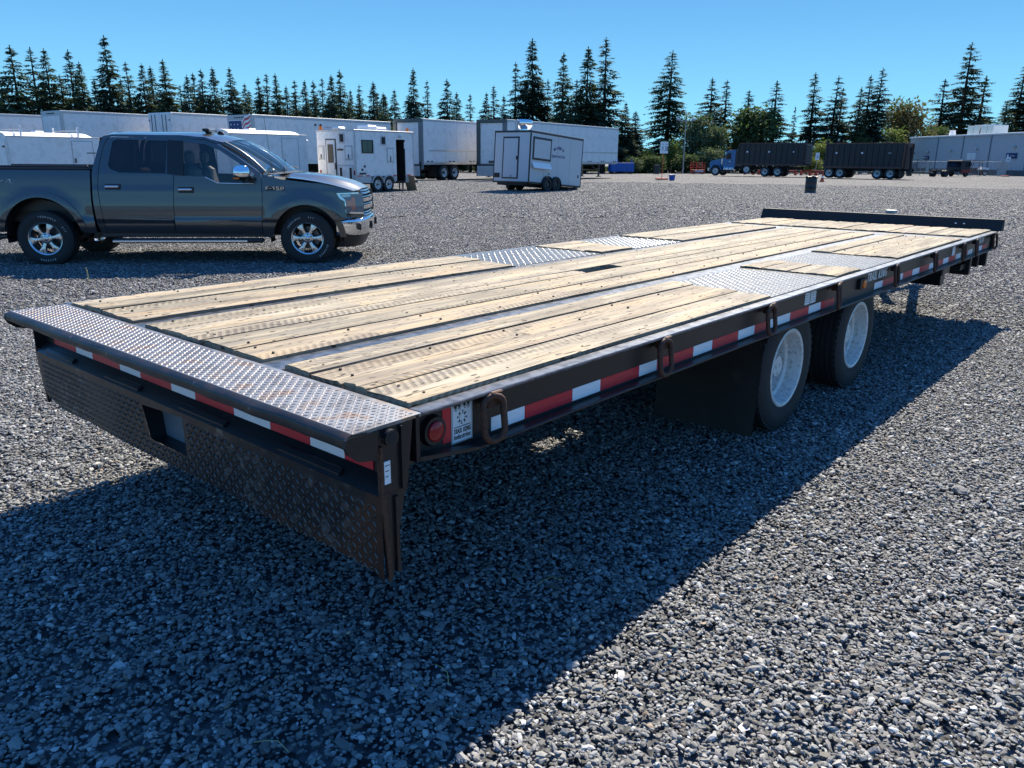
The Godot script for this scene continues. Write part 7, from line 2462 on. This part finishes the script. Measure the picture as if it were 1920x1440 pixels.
# ---------- small things in the foreground ----------
func stone_mesh(seed_: int, s: Vector3) -> ArrayMesh:
	var r := RandomNumberGenerator.new()
	r.seed = seed_
	var mb := MB.new()
	var pts := []
	for i in 7:
		var row := []
		for j in 12:
			var lat := lerpf(-PI / 2.0, PI / 2.0, i / 6.0)
			var lon := TAU * j / 12.0
			var q := r.randf_range(0.82, 1.1)
			if i == 0 or i == 6: q = 0.95
			row.append(Vector3(cos(lat) * cos(lon), sin(lat), cos(lat) * sin(lon)) * q * s)
		pts.append(row)
	for i in 6:
		for j in 12:
			var k := (j + 1) % 12
			mb.quad(pts[i][j], pts[i + 1][j], pts[i + 1][k], pts[i][k], pts[i][j] + pts[i + 1][k])
	return mb.mesh()

func make_small_things() -> void:
	rng.seed = 9
	var grey := mat(0.15, 0.155, 0.155, 0.85)
	for q in [[0.785, 0.010, 1.845, 0.052, 0.030, 0.040, "largest loose stone in the sunlit gravel near the camera, broad and flat topped"], [3.0, 0.012, 0.93, 0.05, 0.02, 0.035, "flat dark stone in the sunlit gravel beside the trailer's shadow edge"]]:
		whole(stone_mesh(int(q[0] * 100.0), Vector3(q[3], q[4], q[5])), grey, "loose_stone", q[6], "stone", "", "", Vector3(q[0], q[1], q[2]), 30.0)
	# weeds
	var t := thing("weed", "small green weed with a yellow flower head in the shade near the camera", "weed", Vector3(-0.135, 0.0, 0.475))
	var mb := MB.new()
	for k in 11:
		var a := TAU * k / 11.0 + rng.randf_range(-0.2, 0.2)
		var d := Vector3(cos(a), rng.randf_range(0.15, 0.7), sin(a)).normalized()
		var l := rng.randf_range(0.025, 0.045)
		var s := d.cross(Vector3.UP).normalized() * l * 0.22
		mb.quad(Vector3(0, 0.012, 0), Vector3(0, 0.012, 0) + d * l * 0.55 + s, Vector3(0, 0.010, 0) + d * l, Vector3(0, 0.012, 0) + d * l * 0.55 - s)
	part(mb, M.weed, "leaves", t)
	mb = MB.new()
	mb.tube([Vector3(0, 0.01, 0), Vector3(-0.035, 0.03, 0.012), Vector3(-0.07, 0.045, 0.0)], 0.0014, 5)
	mb.tube([Vector3(0, 0.01, 0), Vector3(-0.06, 0.022, 0.05), Vector3(-0.12, 0.024, 0.10)], 0.0012, 5)
	part(mb, M.weed, "stem", t)
	mb = MB.new()
	for k in 9: mb.box(Vector3(-0.072 + rng.randf_range(-0.008, 0.008), 0.047 + rng.randf_range(-0.004, 0.008), rng.randf_range(-0.008, 0.008)), Vector3(0.006, 0.005, 0.006))
	part(mb, M.leaf_yellow, "flower_head", t)
	for q in [[3.55, 1.34, "tiny green sprout among the sunlit stones by the trailer's shadow edge"], [1.62, 1.60, "pale green sprout beside a flat stone in the sunlit gravel"]]:
		var w := thing("sprout", q[2], "weed", Vector3(q[0], 0.0, q[1]))
		mb = MB.new()
		for k in 5:
			var a := TAU * k / 5.0
			mb.quad(Vector3.ZERO, Vector3(cos(a) * 0.012, 0.03, sin(a) * 0.012), Vector3(cos(a) * 0.02, 0.065, sin(a) * 0.02), Vector3(cos(a + 0.5) * 0.010, 0.03, sin(a + 0.5) * 0.010))
		part(mb, M.weed, "leaves", w)
	var g := thing("grass_stalk", "single upright grass stalk growing before the pickup's rear wheel", "grass stalk", Vector3(2.84, 0.0, -9.05))
	mb = MB.new()
	mb.tube([Vector3(0, 0, 0), Vector3(0.005, 0.10, 0), Vector3(-0.012, 0.20, 0)], 0.004, 5)
	for k in 7: mb.box(Vector3(0.002 - k * 0.0005, 0.03 + k * 0.022, 0), Vector3(0.016, 0.006, 0.012))
	part(mb, M.straw, "stalk", g)
	for q in [[0.28, 0.05, 1.1, "dry grass blade lying in the shade closest to the ramp's lower corner"], [-0.25, -0.08, 1.9, "dry grass blade lying in the shade left of the yellow-flowered weed"], [0.95, -0.05, 2.6, "dry grass blade lying under the trailer side below the first lashing ring"], [-0.55, 0.62, 0.9, "dry grass blade lying at the near end of the shade by the weed"]]:
		var w := thing("dry_grass_blade", q[3], "grass blade", Vector3(q[0], 0.012, q[1]), rad_to_deg(q[2]), "dry grass blades on the shaded gravel")
		mb = MB.new()
		mb.tube([Vector3(-0.05, 0.0, 0), Vector3(-0.01, 0.018, 0.008), Vector3(0.03, 0.012, 0.0), Vector3(0.06, 0.004, -0.01)], 0.0012, 4)
		part(mb, M.straw, "blade", w)
